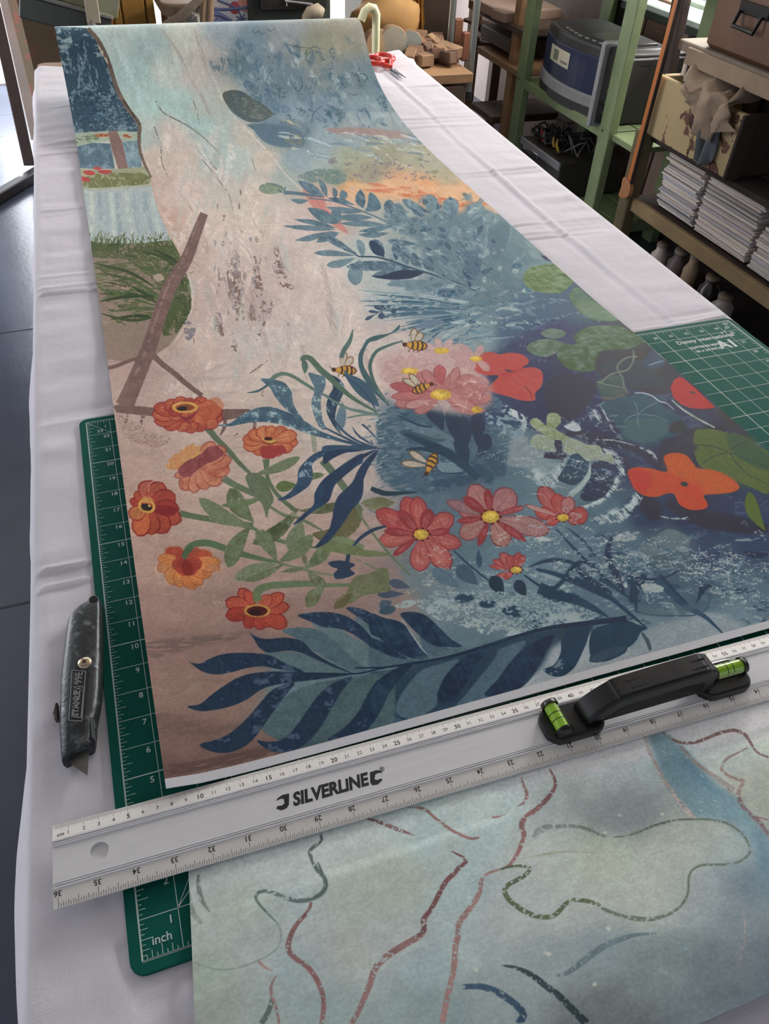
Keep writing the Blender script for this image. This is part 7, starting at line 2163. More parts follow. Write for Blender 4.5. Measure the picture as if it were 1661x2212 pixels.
MB().box(((cx0 + cx1) / 2, (cy0 + cy1) / 2, cz0 + .006), (cx1 - cx0 - .02, cy1 - cy0 - .02, .01)).build('bottom_board', dwood, cr)
MB().box((cx0 + .004, cy0 - .004, (cz0 + cz1) / 2), (.05, .012, cz1 - cz0 + .004), bev=.002).build('corner_strip', dwood, cr)
hg = MB()
hp = at(1503, 263, 0, cx0 - .011)
hg.lathe([(.034, 0), (.030, -.003), (.022, -.006), (0, -.007)], (0, 0, 0), 20, T=Matrix.Translation(hp) @ Matrix.Rotation(pi / 2, 4, 'Y') @ Matrix.Diagonal((.8, 1, 1, 1)))
hg.build('finger_hole', mat('brown_hollow', '#3b241a', rough=.8), cr)
# rags
rag = mat('beige_rag', '#8f7d6a', rough=.95, scale=40, var=.15, bump=.5, bscale=200)
ragg = mat('grey_check_rag', '#555a5e', rough=.95, scale=60, var=.15)
rngc = np.random.default_rng(3)


def drape(name, m_, pts2, zf, nu=26, nv=26, seed=0, par=None):
    a = smooth2((nv + 1, nu + 1), (2, 2), np.random.default_rng(seed))
    V = []
    for i in range(nv + 1):
        for j in range(nu + 1):
            V.append(zf(j / nu, i / nv, a[i, j]))
    Fq = [(i * (nu + 1) + j, i * (nu + 1) + j + 1, (i + 1) * (nu + 1) + j + 1, (i + 1) * (nu + 1) + j) for i in range(nv) for j in range(nu)]
    mb = MB()
    mb.add(V, Fq, True)
    o = mb.build(name, m_, par)
    s_ = o.modifiers.new('thickness', 'SOLIDIFY')
    s_.thickness = .003
    return o


def rag_f(u, v, h):
    y = 1.905 - .23 * u + .010 * h
    fold = .012 * math.sin(u * 19 + v * 5) + .010 * math.sin(u * 9 - v * 7)
    if v < .45:
        t = v / .45
        x = cx0 + .20 * (1 - t) - .016 * t
        return (x, y + .03 * (1 - t) * math.sin(u * 9), cz1 + .012 + .055 * math.sin(t * 2.4) * (.6 + .4 * math.sin(u * 6 + 1)) * (1 - .35 * t) + fold * .7 + .007 * h)
    t = (v - .45) / .55
    return (cx0 - .022 - .022 * (.5 + .5 * math.sin(u * 15 + t * 2)) - .004 * h * t, y - .02 * t, cz1 + .022 - (.045 + .075 * (.5 - .5 * math.cos(u * 5.2))) * t + fold * (1 - t) * .7)


rg_ = drape('rag', rag, None, rag_f, 44, 34, 3)
tag(rg_, 'crumpled beige rag hanging over the cream crate edge', 'cloth')
rg2 = drape('rag', ragg, None, lambda u, v, h: (cx0 - .018 - .010 * math.sin(u * 9 + v * 3) - .012 * (.5 + .5 * math.sin(u * 15)), 1.79 - .075 * u - .01 * v, cz1 - .022 - .150 * v * (1 - .28 * abs(u - .3)) + .002 * h), 16, 24, 5)
tag(rg2, 'grey checked rag end hanging down the front of the crate', 'cloth')
rg3 = drape('rag', mat('slate_rag', '#3c464c', rough=.95, scale=30, var=.2, bump=.4), None,
            lambda u, v, h: (1.90 + (.062 + .008 * h) * math.cos(u * 2 * pi) * math.sin(.1 + v * 2.9), 1.985 + (.062 + .008 * h) * math.sin(u * 2 * pi) * math.sin(.1 + v * 2.9), -.085 + .075 * math.cos(.1 + v * 2.9) + .004 * h), 24, 18, 8)
tag(rg3, 'slate blue rag bundled in the left end of the crate', 'cloth')
rg4 = drape('rag', rag, None, lambda u, v, h: (1.84 + .10 * v + .01 * h, 1.66 - .16 * u, -.06 + .04 * u + .03 * math.sin(v * 5 + u * 6) - .02 * v + .006 * h), 18, 14, 12)
tag(rg4, 'pale rag corner poking up beyond the dark end of the crate', 'cloth')
# brown trunk with metal handle
tk = empty('storage_chest', (2.0, 1.55, .028), 'brown leather trunk with dark metal carrying handle on the top shelf', 'trunk')
lth = mat('brown_leather', '#573820', rough=.55, scale=7, var=.3, bump=.2, bscale=120)
MB().box((2.01, 1.58, .20), (.38, .72, .345), bev=.012).build('trunk_body', lth, tk)
MB().box((2.01, 1.945, .12), (.30, .02, .18), bev=.004).build('end_patch', mat('dark_red_end', '#3f1712', rough=.6), tk)
bm_ = mat('black_iron', '#1c1917', rough=.45, metal=.6)
ha, hb2 = at(1602, 22, 0, 1.812), at(1650, 34, 0, 1.812)
hz0 = ha.z
MB().box((1.816, (ha.y + hb2.y) / 2, hz0 + .008), (.006, abs(ha.y - hb2.y) + .03, .030), bev=.002).build('handle_plate', bm_, tk)
MB().tube([(1.808, ha.y, hz0), (1.795, ha.y - .002, hz0 - .035), (1.795, hb2.y + .002, hz0 - .038), (1.808, hb2.y, hz0)], .0055, 8).build('carrying_handle', bm_, tk)
# white round object behind crate
o = MB().lathe([(.055, 0), (.058, .02), (.052, .04), (.02, .05), (0, .05)], (2.02, 1.72, -.13), 18).build('glass_bowl', mat('dark_glass', '#1e2326', rough=.1, var=.02))
tag(o, 'dark glass bowl upturned behind the rags in the crate', 'bowl')
# magazines
mgm = [mat('magazine_edge', c, rough=.7, scale=60, var=.08, stretch=(1, 1, 8)) for c in ('#cfc8c1', '#bcb6b0', '#d8cfc2', '#a8a3a2', '#cdc0b6', '#b2afb4')]
stacks = ((1.978, 1.775, -.452, 27, .0066, 'magazines of the leftmost stack under the crate'), (1.765, 1.505, -.452, 29, .0066, 'magazines of the middle stack under the crate'), (1.49, 1.15, -.452, 20, .0066, 'magazines of the right stack on the rack'))
rng = random.Random(8)
ORD = ['first', 'second', 'third', 'fourth', 'fifth', 'sixth', 'seventh', 'eighth', 'ninth', 'tenth', 'eleventh', 'twelfth', 'thirteenth', 'fourteenth', 'fifteenth']


def mag_label(k, n, where):
    if k == n - 1:
        return 'topmost pale magazine of the ' + where
    if k == 0:
        return 'lowest pale magazine of the ' + where
    if k >= n / 2:
        return ORD[n - 1 - k] + ' magazine from the top of the ' + where
    return ORD[k] + ' magazine from the bottom of the ' + where


for si, (ya, yb_, z0, n, th, grp) in enumerate(stacks):
    base = None
    z = z0 + .0005
    lab = ['leftmost stack under the crate', 'tall middle stack under the crate', 'right hand stack on the rack'][si]
    protos = []
    for k in range(n):
        t_ = th * rng.uniform(.7, 1.25)
        L_ = abs(ya - yb_)
        dx = rng.uniform(-.006, .008)
        dy = rng.uniform(-.006, .006)
        mb = MB().box((RX + .03 + .145 + dx, (ya + yb_) / 2 + dy, z + t_ / 2), (.28, L_ - .012, t_ - .0007), rz=rng.uniform(-.02, .02), bev=.0008)
        o = mb.build('magazine', mgm[rng.randrange(6)])
        tag(o, mag_label(k, n, lab), 'magazine', grp)
        z += t_
o = MB().box((1.93, 1.30, z + .012), (.2, .16, .02), bev=.004).build('dark_folder', blkp)
tag(o, 'dark folder lying on the right hand magazine stack', 'folder')
# oddments under the magazine shelf
def jar(x, y, z, r, h, m_, lab, nm='jar', cat='jar'):
    e = empty(nm, (x, y, z), lab, cat)
    MB().lathe([(0, 0), (r, 0), (r, h * .75), (r * .6, h * .88), (r * .6, h), (0, h)], (x, y, z), 16).build('body', m_, e)
    MB().lathe([(r * .66, h), (r * .66, h + .012), (0, h + .012)], (x, y, z), 16).build('cap', mat('jar_cap', '#6b5f50', rough=.5), e)
    return e


lowp = MB().box((2.0, 1.36, -.70), (.40, 1.42, .022), bev=.003).build('plank', dwood, rk)
jar(1.86, 1.905, -.689, .030, .115, mat('white_bottle', '#a59c92', rough=.5), 'small white bottle under the leftmost magazines', 'bottle', 'bottle')
jar(1.87, 1.815, -.689, .036, .13, mat('plum_tin', '#4a3c3c', rough=.5), 'dark plum tin beside the white bottle', 'tin', 'tin')
jar(1.86, 1.735, -.689, .026, .15, mat('tan_tube', '#8c7760', rough=.6), 'tan cardboard tube right of the plum tin', 'tube', 'tube')
jar(1.87, 1.64, -.689, .034, .12, mat('dark_jar', '#27221e', rough=.3), 'black jar under the middle magazines')
jar(1.86, 1.55, -.689, .036, .10, mat('pale_grey_jar', '#8b8680', rough=.4), 'pale grey jar right of the black jar')
gb_ = empty('green_bench', (1.58, 1.3, FLOOR), 'low green painted bench standing before the rack', 'bench')
g2 = mat('dull_green_paint', '#46503c', rough=.6, scale=9, var=.15)
MB().box((1.60, 1.18, -.595), (.16, .86, .05), bev=.012).build('bench_top', g2, gb_)
for y in (.82, 1.54):
    MB().box((1.60, y, (FLOOR - .62) / 2), (.12, .04, -.62 - FLOOR), bev=.004).build('leg', g2, gb_)
for i, (x, y) in enumerate(((1.45, 1.32), (1.46, 1.16), (1.45, 1.02))):
    o = MB().box((x, y, -.735), (.10, .12, .05), rz=.3 * i, bev=.006).build('wood_offcut', mat('pale_offcut', '#a38d70', rough=.8, scale=12, var=.2))
    tag(o, ['pale wood offcut on the floor, farthest along the green bench', 'pale wood offcut on the floor by the middle of the green bench', 'pale wood offcut on the floor, nearest in front of the green bench'][i], 'offcut')

# ------------------------------------------------------------------ rough wooden shelves with timber, centre right
ws = empty('timber_shelf', (1.9, 3.55, FLOOR), 'rough brown wooden shelving stacked with timber beside the green shelving', 'shelf')
tan = mat('tan_timber', '#8c6a48', rough=.75, scale=10, var=.25, stretch=(1, .2, 3), bump=.2)
drk = mat('dark_timber', '#4a372a', rough=.75, scale=12, var=.3, bump=.2)
def onx(px, py, X): return at(px, py, 0, X)
for k, (pa_, pb_, X, d, h, m_, nm) in enumerate((((1033, 118), (1132, 158), 1.80, .34, .028, tan, 'shelf_board'), ((1040, 42), (1140, 62), 1.80, .34, .026, drk, 'shelf_board'), ((1020, 238), (1060, 250), 1.80, .34, .03, drk, 'shelf_board'))):
    a, b = onx(*pa_, X), onx(*pb_, X)
    ya_, yz_ = max(min(a.y, b.y) - .02, 3.02), max(a.y, b.y) + .02
    MB().box((X + d / 2, (ya_ + yz_) / 2, (a.z + b.z) / 2), (d, yz_ - ya_, h), bev=.003).build(nm, m_, ws)
for (px, X) in ((1105, 1.84), (1010, 1.86), (1062, 2.1)):
    p = onx(px, 200, X)
    MB().box((X, p.y, (FLOOR + .35) / 2), (.05, .05, .35 - FLOOR), bev=.004).build('post', tan if px != 1062 else drk, ws)
MB().box((2.19, 3.5, -.2), (.02, 1.05, 1.1), bev=.002).build('back_board', drk, ws)
a = onx(1080, 100, 1.84)
o = MB().box((a.x + .1, a.y, a.z + .03), (.26, .30, .055), bev=.006).build('dark_tray', mat('dark_tray_wood', '#3a2a22', rough=.6))
tag(o, 'dark brown wooden tray on the tan shelf board', 'tray')
# loose papers and cloth on the upper shelf
for i, (px, py, c_, s_) in enumerate(((1035, 78, '#6f5a50', (.26, .20, .02)), (1062, 70, '#8a6a58', (.22, .16, .018)), (1090, 74, '#5c4a40', (.24, .18, .02)), (1050, 58, '#775c4e', (.20, .22, .016)))):
    p = onx(px, py, 1.9)
    o = MB().box((p.x + .04, p.y, p.z - .02 + i * .012), s_, rz=.2 * i - .3, bev=.004).build('folded_paper', mat('brown_paper', c_, rough=.8, scale=20, var=.25))
    tag(o, ['brown paper bundle lowest on the middle timber shelf', 'reddish paper bundle on the middle timber shelf', 'dark paper bundle nearest the green post', 'brown paper bundle topmost on the middle timber shelf'][i], 'paper')
for i, (px, py, L_, m_) in enumerate(((1090, 18, .32, pale), (1065, 12, .28, tan), (1110, 30, .2, pale))):
    p = onx(px, py, 1.86)
    o = MB().box((p.x + .06, p.y, p.z), (.3, L_ * .5, .035), rz=.1 * i, bev=.003).build('timber_block', m_)
    tag(o, ['pale timber block on the top board of the timber shelf', 'tan timber block at the left of the top board', 'small pale timber block by the green post'][i], 'timber')

# two sash clamps and a wooden post
def clamp(pt, pb, Y, lab):
    e = empty('clamp', at(*pb, 1, Y), lab, 'clamp')
    a, b = at(*pt, 1, Y), at(*pb, 1, Y)
    a = a + (a - b) * .6
    gm2 = mat('grey_steel_tube', '#8b8f8a', rough=.35, metal=.7, var=.06)
    MB().tube([a, b + (a - b) * .03], .0125, 12).build('tube', gm2, e)
    MB().tube([b + (a - b) * .05, b - (a - b) * .01], .016, 12).build('rubber_foot', blkp, e)
    return e


YC = 2.98
clamp((980, 0), (965, 182), YC, 'left grey steel tube clamp standing by the wooden post')
clamp((1031, 4), (1010, 212), YC - .25, 'right grey steel tube clamp with curved top')
pt_, pb2 = at(990, 40, 1, 3.05), at(978, 205, 1, 3.05)
wp = empty('wooden_post', pb2, 'brown and pale wooden post between the two clamps', 'post')
MB().bar(pt_, at(984, 112, 1, 3.05), .035, .03, up=(0, 1, 0), bev=.003).build('upper_length', mat('red_brown_timber', '#7c4f36', rough=.6, scale=12, var=.2), wp)
MB().bar(at(984, 112, 1, 3.05), pb2, .028, .028, up=(0, 1, 0), bev=.003).build('lower_length', mat('cream_timber', '#b19a7e', rough=.6, scale=12, var=.15), wp)
kn2 = at(1004, 100, 1, 3.0)
MB().box(kn2, (.03, .03, .10), bev=.004).build('side_block', mat('pink_timber', '#8d5a44', rough=.6), wp)

# low bench with offcuts behind the table's far right corner
bench = empty('workbench', (1.23, 2.93, FLOOR), 'brown low workbench heaped with wooden blocks beyond the table', 'bench')
bz = at(930, 150, 1, 2.7).z
MB().box((1.21, 2.93, bz - .02), (.42, .58, .035), bev=.004).build('bench_top', tan, bench)
for x, y in ((1.04, 2.68), (1.38, 2.68), (1.04, 3.18), (1.38, 3.18)):
    MB().box((x, y, (FLOOR + bz - .04) / 2), (.05, .05, bz - .04 - FLOOR), bev=.004).build('leg', drk, bench)
MB().box((1.21, 2.66, bz - .10), (.36, .03, .11), bev=.003).build('front_rail', drk, bench)
MB().box((1.21, 2.93, bz - .28), (.40, .54, .03), bev=.003).build('lower_shelf', drk, bench)
blk_m = [mat('block_wood', c, rough=.75, scale=16, var=.25, bump=.2) for c in ('#86684c', '#745540', '#937657', '#5c4333')]
rng = random.Random(12)
lab_b = 'small wooden block in the heap on the workbench'
for i in range(26):
    px = rng.uniform(880, 968)
    py = rng.uniform(95, 150)
    p = at(px, py, 1, 2.72 + (150 - py) * .006)
    zz = max(p.z, bz + .02)
    R = Matrix.Rotation(rng.uniform(-.6, .6), 3, 'Z') @ Matrix.Rotation(rng.uniform(-.5, .5), 3, 'X')
    o = MB().box((p.x, p.y, zz), (rng.uniform(.03, .06), rng.uniform(.05, .11), rng.uniform(.025, .05)), R=R, bev=.003).build('wood_block', blk_m[rng.randrange(4)])
    tag(o, lab_b, 'wood block', 'wooden blocks heaped on the workbench')
for i, (px, py, r, c_) in enumerate(((850, 92, .055, '#8c8474'), (886, 98, .050, '#7d8078'), (818, 96, .05, '#9a7c5c'))):
    p = at(px, py, 1, 2.86)
    e = empty('log_disc', p, ['round grey sawn log end, tallest of the three discs', 'round grey green log end right of the tallest disc', 'tan log end hidden behind the white tube'][i], 'log')
    T_ = Matrix.Translation(p) @ Matrix.Rotation(pi / 2 - .1, 4, 'X')
    MB().lathe([(0, 0), (r * .9, 0), (r, .004), (r, .05), (0, .05)], (0, 0, 0), 20, T=T_ @ Matrix.Translation((0, 0, -.05))).build('bark_ring', blk_m[0], e)
    MB().lathe([(r * .93, 0), (0, .002)], (0, 0, 0), 20, T=T_ @ Matrix.Diagonal((1, 1, 1, 1))).build('sawn_face', mat('sawn_face', c_, rough=.7, scale=30, var=.15), e)
# paper sack
def sack_f(u, v, h):
    a = u * 2 * pi
    t = v * 2.6
    return (1.20 + (.13 + .015 * h) * math.cos(a) * math.sin(.1 + t), 3.02 + (.09 + .012 * h) * math.sin(a) * math.sin(.1 + t), bz + .085 + .10 * math.cos(.1 + t) + .012 * h)


sk_ = drape('paper_sack', mat('ochre_sack', '#8d6836', rough=.8, scale=10, var=.2, bump=.3), None, sack_f, 26, 18, 15)
tag(sk_, 'ochre paper sack slumped behind the wooden blocks', 'sack')
# cabinet with yellow cloth
cbx = empty('brown_cabinet', (1.62, 3.75, FLOOR), 'plain brown wooden cabinet behind the workbench', 'cabinet')
a, b = at(862, 60, 1, 3.55), at(975, 60, 1, 3.55)
MB().box(((a.x + b.x) / 2, 3.76, (FLOOR + .5) / 2), (b.x - a.x, .40, .5 - FLOOR), bev=.004).build('carcass', mat('cabinet_brown', '#6f4c34', rough=.6, scale=6, var=.2, stretch=(3, 3, .3)), cbx)
MB().box((a.x + .02, 3.545, (FLOOR + .5) / 2), (.045, .03, .5 - FLOOR), bev=.003).build('face_frame', tan, cbx)
MB().box(((a.x + b.x) / 2 + .03, 3.55, (FLOOR + .5) / 2), (b.x - a.x - .10, .018, .9), bev=.003).build('door', drk, cbx)
def yc_f(u, v, h):
    a_, b_2 = at(892, -60, 1, 3.48), at(935, 62, 1, 3.48)
    z = a_.z + (b_2.z - a_.z) * v
    x = a_.x - .01 + (b_2.x - a_.x - .06) * (.15 + .85 * u) + .03 * v * (u - .3)
    return (x, 3.47 + .030 * math.sin(u * 22) * (.5 + .5 * v) + .004 * h, z + .02 * math.sin(u * 8) * v)


yc_ = drape('yellow_cloth', mat('ochre_cloth', '#a8742a', rough=.9, scale=20, var=.15), None, yc_f, 36, 16, 17)
tag(yc_, 'ochre yellow cloth hanging in front of the brown cabinet', 'cloth')

# ------------------------------------------------------------------ things in front of the garden door
gd = empty('green_cabinet', (.95, 3.1, FLOOR), 'dark green cabinet with black drawer front beyond the roll', 'cabinet')
gcm = mat('dark_green_cabinet', '#2c362e', rough=.5, scale=8, var=.1)
YD = 2.95
a, b = at(541, 40, 1, YD), at(716, 30, 1, YD)
x0_, x1_ = a.x, b.x
TZ = .30
MB().box(((x0_ + x1_) / 2, YD + .21, (FLOOR + TZ) / 2), (x1_ - x0_, .40, TZ - FLOOR), bev=.004).build('carcass', gcm, gd)
da, db_ = at(564, 38, 1, YD - .02), at(706, 38, 1, YD - .02)
dbm = mat('black_drawer', '#17140f', rough=.4, scale=10, var=.1)
for k, z in enumerate((-.045 + .155, -.045 - .205, -.045 - .42)):
    dr_ = MB().box(((da.x + db_.x) / 2, YD - .012, z - .0), (db_.x - da.x, .026, .30 if k == 0 else .19), bev=.003).build('drawer', dbm, gd)
    hp_ = at(645, 6, 1, YD - .035) if k == 0 else Vector(((da.x + db_.x) / 2, YD - .035, z))
    hm = MB()
    hm.tube([hp_ + Vector((-.05, 0, .006)), hp_ + Vector((.05, 0, -.006))], .0055, 8)
    hm.tube([hp_ + Vector((-.04, .02, .005)), hp_ + Vector((-.04, 0, .005))], .005, 6)
    hm.tube([hp_ + Vector((.04, .02, -.005)), hp_ + Vector((.04, 0, -.005))], .005, 6)
    hm.tube([hp_ + Vector((-.042, 0, .018)), hp_ + Vector((-.042, 0, -.008))], .004, 6)
    hm.build('handle', chrome, dr_)
# cork stoppered bottle in front of the cabinet
p = at(668, 34, 1, 2.80)
bt = empty('cloth_wrapped_stick', (p.x, p.y, p.z - .1), 'pale knotted cloth end standing in front of the black drawer', 'stick')
MB().tube([at(661, 60, 1, 2.8), at(662, 36, 1, 2.8), at(668, 28, 1, 2.8), at(688, 24, 1, 2.8), at(697, 28, 1, 2.8)], [.014, .016, .020, .024, .016], 10).build('wrapped_end', mat('pale_binding', '#a89a84', rough=.8, scale=60, var=.25, bump=.3), bt)
# floral panel
fp = empty('sample_board', (.62, 3.0, FLOOR), 'white wallpaper sample board with blue branches and a red flower', 'board')
a, b = at(459, 45, 1, 3.0), at(539, 45, 1, 3.0)
pf = mat('pale_print', '#cdd2de', rough=.7, scale=9, hex2='#e6d2c4', thr=(.5, .6))
MB().box(((a.x + b.x) / 2, 3.0, -.20), (b.x - a.x, .012, 1.1), bev=.001).build('board', pf, fp)
fpb = MB()
blu = mat('blue_print', '#66739c', rough=.7, var=.15, scale=30)
def fq(px, py): return at(px, py, 1, 2.9935)
for t, r in (('460 18 480 20 505 19 539 16', .005), ('460 30 478 33 500 46', .007), ('512 20 518 30 526 44', .0025), ('470 0 490 8 512 18', .004), ('462 24 474 26', .006), ('460 46 480 44 500 49 520 52', .006), ('466 48 470 38', .004)):
    fpb.tube([fq(*q) for q in smooth_open(nums(t), 4)], r, 5)
for a_ in range(7):
    an = a_ / 7 * 6.28
    fpb.tube([fq(521, 40), fq(521 + 12 * math.cos(an), 40 + 12 * math.sin(an))], .0022, 4)
fpb.build('printed_branch', blu, fp)
MB().lathe([(0, .002), (.018, .001), (.020, 0)], (0, 0, 0), 10, T=Matrix.Translation(fq(507, 17)) @ Matrix.Rotation(pi / 2, 4, 'X')).build('printed_flower', mat('red_print', '#b8525c', rough=.7), fp)
MB().lathe([(0, .002), (.03, .001), (.034, 0)], (0, 0, 0), 10, T=Matrix.Translation(fq(533, 4)) @ Matrix.Rotation(pi / 2, 4, 'X')).build('printed_flower', mat('pink_print', '#d79a90', rough=.7), fp)
# wooden chair with patterned cloth
ch = empty('wooden_chair', (.50, 2.95, FLOOR), 'pale brown wooden spindle chair with a patterned dark cloth', 'chair')
cw = mat('chair_wood', '#7c6650', rough=.55, scale=14, var=.2)
YH = 2.82
sa, sb = at(350, 10, 1, YH), at(460, 10, 1, YH)
SZ = sa.z
MB().prism(rrect(sa.x, sb.x, YH, YH + .38, .05), SZ - .035 + .0, SZ + .0, bev=.008).build('seat', cw, ch)
for x, y in ((sa.x + .03, YH + .03), (sb.x - .03, YH + .03), (sa.x + .04, YH + .34), (sb.x - .04, YH + .34)):
    MB().tube([(x, y, SZ - .03), (x + .01 * (1 if x > .45 else -1), y, (SZ + FLOOR) / 2), (x, y, FLOOR)], [.014, .019, .012], 10).build('leg', mat('pale_leg', '#a8977c', rough=.5, scale=20) if y < YH + .1 else cw, ch)
for z in (SZ - .2, SZ - .32):
    MB().tube([(sa.x + .03, YH + .03, z), (sb.x - .03, YH + .03, z)], .010, 8).build('stretcher', cw, ch)
for k in range(5):
    x = sa.x + .03 + (sb.x - sa.x - .06) * k / 4
    MB().tube([(x, YH + .35, SZ - .01), (x, YH + .38, SZ + .35)], .010, 8).build('spindle', cw, ch)
MB().bar((sa.x, YH + .385, SZ + .36), (sb.x, YH + .385, SZ + .36), .03, .07, bev=.008).build('top_rail', cw, ch)
for px in (438, 452):
    a_, b_2 = at(px, -20, 1, YH - .03), at(px - 3, 55, 1, YH - .03)
    MB().tube([a_, b_2, b_2 + (b_2 - a_) * 1.2], .018, 10).build('front_post', cw, ch)
def bag_f(u, v, h):
    t0, t1 = at(432, 0, 1, 2.74), at(352, 56, 1, 2.74)
    q0, q1 = at(434, 60, 1, 2.74), at(356, 100, 1, 2.74)
    top = t0.lerp(t1, u)
    bot = q0.lerp(q1, u)
    p_ = top.lerp(bot, v)
    return (p_.x, 2.74 + .012 * math.sin(u * 9 + v * 3) + .004 * h, p_.z)


bgc = drape('patterned_cloth', mat('dark_paisley', '#2d2b28', rough=.9, scale=22, hex2='#7d7a70', thr=(.52, .56)), None, bag_f, 20, 14, 4)
tag(bgc, 'black and grey patterned cloth draped from the wooden chair', 'cloth')
em3 = MB().tube([at(434, -4, 1, 2.725), at(410, 18, 1, 2.725), at(385, 42, 1, 2.725), at(352, 54, 1, 2.725)], [.010, .014, .016, .008], 8).build('rolled_hem', mat('taupe_hem', '#6f6253', rough=.9, scale=40, var=.2), bgc)
# ochre cupboard
oc = empty('ochre_cupboard', (.30, 3.0, FLOOR), 'ochre tongue and groove cupboard left of the wooden chair', 'cupboard')
och = mat('ochre_paint', '#84601f', rough=.55, scale=7, var=.12, stretch=(3, 3, .3))
YO = 2.92
xs = [at(px, 30, 1, YO).x for px in (243, 264, 316, 337)]
MB().box(((xs[0] + xs[-1]) / 2 - .012, YO + .22, -.2), (xs[-1] - xs[0] + .02, .40, 1.12), bev=.003).build('carcass', mat('cupboard_side', '#8a6b3a', rough=.6), oc)
for k in range(3):
    MB().box(((xs[k] + xs[k + 1]) / 2, YO + .008, -.2), (xs[k + 1] - xs[k] - .005, .018, 1.12), bev=.003).build('board', och, oc)
fx0 = at(222, 30, 1, YO).x
MB().box(((fx0 + xs[0]) / 2 - .006, YO - .002, -.2), (xs[0] - fx0 - .014, .03, 1.12), bev=.003).build('frame_stile', mat('stile_wood', '#8f6a3c', rough=.5, scale=12), oc)
MB().box((xs[0] - .008, YO - .010, -.2), (.008, .018, 1.12), bev=.002).build('orange_bead', ow, oc)
bkc = empty('upright_board', (.40, 3.1, FLOOR), 'dark red brown board standing behind the wooden chair', 'board')
a, b = at(342, 20, 1, 3.36), at(372, 20, 1, 3.36)
MB().box(((a.x + b.x) / 2 + .012, 3.38, -.2), (b.x - a.x, .03, 1.1), bev=.003).build('panel', mat('dark_red_wood', '#4f2f1f', rough=.6, scale=10, var=.2), bkc)
# sofa with dark floral cover
sf = empty('floral_sofa', (.0, 3.0, FLOOR), 'low sofa in dark faded red floral fabric beyond the table', 'sofa')
flm = mat('faded_floral', '#6f604c', rough=.95, scale=13, hex2='#a4564c', thr=(.50, .60))
p = at(75, 60, 1, 2.75)
MB().box((.02, 2.90, -.55), (.26, .50, .36), bev=.04).build('seat_base', flm, sf)
MB().box((.02, 2.84, -.32), (.25, .36, .12), bev=.03).build('seat_cushion', flm, sf)
MB().box((.02, 3.10, -.12), (.26, .12, .60), bev=.03).build('backrest', flm, sf)
pp = mat('pale_piping', '#8d7f70', rough=.9)
MB().tube([(-.09, 2.66, -.262), (.13, 2.66, -.262)], .007, 6).build('piping', pp, sf)
# green box with lid leaning on the sofa
gx = empty('green_box', (.10, 2.85, -.15), 'grey green tin box with olive lid resting on the floral sofa', 'box')
gxm = mat('grey_green_tin', '#3a3f3a', rough=.5, scale=12, var=.2)
T_ = Matrix.Translation(at(140, 34, 1, 2.80)) @ Matrix.Rotation(.28, 4, 'Y') @ Matrix.Rotation(-.1, 4, 'X')
def rbox(T, d, m_, nm, par, bev=.003, c=(0, 0, 0)):
    q = MB().box(c, d, bev=bev)
    q.v = [tuple(T @ Vector(v)) for v in q.v]
    return q.build(nm, m_, par)


rbox(T_, (.26, .18, .06), gxm, 'box_body', gx)
rbox(T_ @ Matrix.Translation((.0, 0, .036)), (.27, .19, .012), mat('grey_rim', '#77766f', rough=.5, scale=30, var=.2), 'rim', gx)
rbox(T_ @ Matrix.Translation((.01, .0, .092)) @ Matrix.Rotation(.05, 4, 'Y'), (.28, .17, .10), mat('olive_lid', '#6c6a3e', rough=.6, scale=14, hex2='#7d7d68'), 'lid', gx)
b5 = empty('cream_book', at(198, 18, 1, 2.72), 'cream book standing against the right end of the green box', 'book')
T_ = Matrix.Translation(at(196, 0, 1, 2.70)) @ Matrix.Rotation(.05, 4, 'Y')
rbox(T_, (.040, .02, .12), mat('cream_cover', '#a69c86', rough=.7, scale=20), 'cover', b5)
rbox(T_ @ Matrix.Translation((0, .012, 0)), (.037, .010, .114), mat('page_edge', '#c9c0a8', rough=.8), 'pages', b5)
o = MB().tube([at(196, 38, 1, 2.70), at(197, 48, 1, 2.70), at(204, 66, 1, 2.70)], [.010, .012, .02], 8).build('paint_brush', mat('grey_bristle', '#77706a', rough=.8, scale=80))
tag(o, 'grey brush head hanging below the cream book', 'brush')
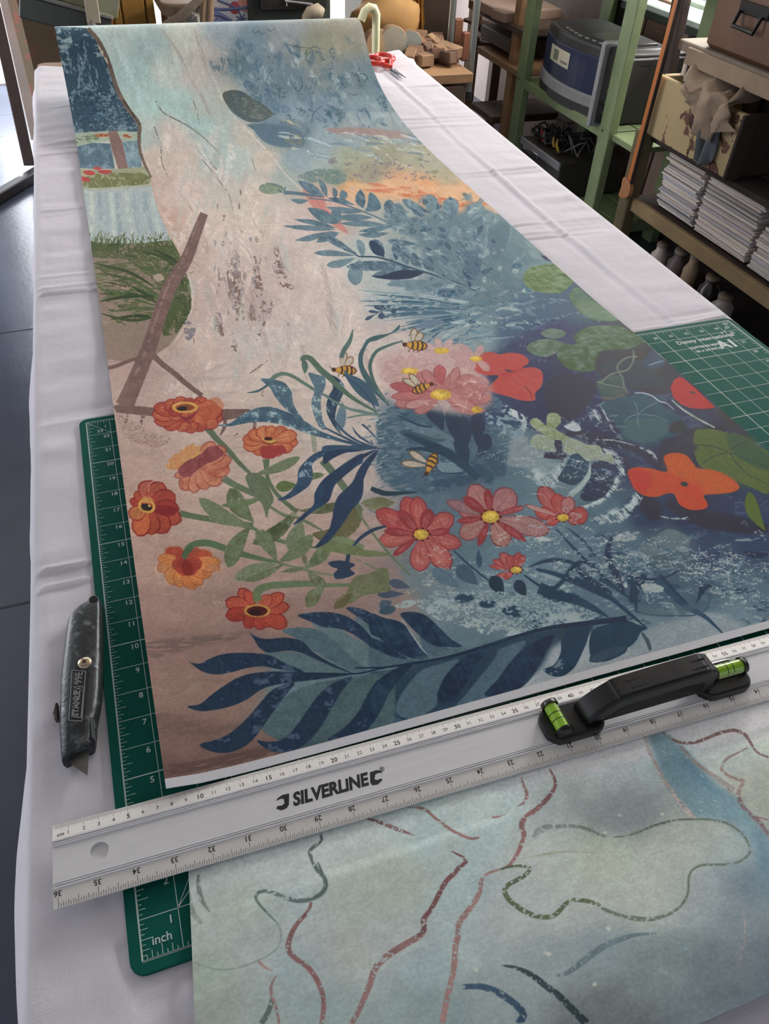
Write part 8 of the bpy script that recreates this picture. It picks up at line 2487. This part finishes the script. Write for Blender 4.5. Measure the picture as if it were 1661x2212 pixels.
# easel, far left, in the bright doorway
ea = empty('easel', (-.25, 3.5, FLOOR), 'pale wooden easel with dark foot standing on the bright floor at left', 'easel')
lw = mat('grey_white_wood', '#ddd6ce', rough=.6, scale=10, var=.1)
dw = mat('umber_wood', '#4b3f3a', rough=.6, scale=10, var=.15)
f0 = at(66, 366, 2, FLOOR + .02)
f1_ = at(0, 415, 2, FLOOR + .02)
t0 = at(-6, 36, 1, f0.y - .02)
MB().bar(t0 + (t0 - f0) * .4, f0 + Vector((0, 0, .02)), .045, .03, up=(0, 1, 0), bev=.003).build('rear_leg', dw, ea)
g0, g1 = at(14, -20, 1, 3.2), at(84, 300, 1, 3.2)
MB().bar(g0 + (g0 - g1) * .4, g1, .06, .03, up=(0, 1, 0), bev=.003).build('front_leg', lw, ea)
MB().bar(f0 + Vector((.10, .06, 0)), f1_ + (f1_ - f0) * .7, .045, .04, bev=.004).build('foot_bar', mat('charcoal_foot', '#2e2c2e', rough=.5), ea)
# sunlit bent tube in front of the door
bt2 = empty('bent_tube_frame', at(812, 112, 1, 2.45), 'pale yellow bent metal tube standing in bright daylight behind the roll', 'frame')
ivy = mat('cream_enamel', '#e9e6b8', rough=.3, var=.03)
MB().tube([at(811, 130, 1, 2.45), at(812, 70, 1, 2.45), at(813, 30, 1, 2.45), at(808, 18, 1, 2.45), at(798, 16, 1, 2.45), at(788, 24, 1, 2.45), at(780, 44, 1, 2.45)], .0125, 12).build('tube', ivy, bt2)
MB().tube([at(811, 130, 1, 2.45), at(811, 130, 1, 2.45) + Vector((0, 0, -.45))], .0125, 12).build('lower_tube', ivy, bt2)
# dark chest right of the door
o_ = empty('dark_chest', (1.30, 3.4, FLOOR), 'dark chest standing in shade right of the garden door', 'chest')
a, b = at(803, 60, 1, 3.3), at(870, 60, 1, 3.3)
MB().box(((a.x + b.x) / 2, 3.5, (FLOOR + .4) / 2), (b.x - a.x, .38, .4 - FLOOR), bev=.005).build('chest_body', mat('near_black_wood', '#1a1512', rough=.6, var=.15), o_)
for z in (-.4, -.05, .25):
    MB().box(((a.x + b.x) / 2, 3.302, z), (b.x - a.x - .03, .02, .28), bev=.004).build('drawer_front', mat('near_black_drawer', '#201a16', rough=.5), o_)
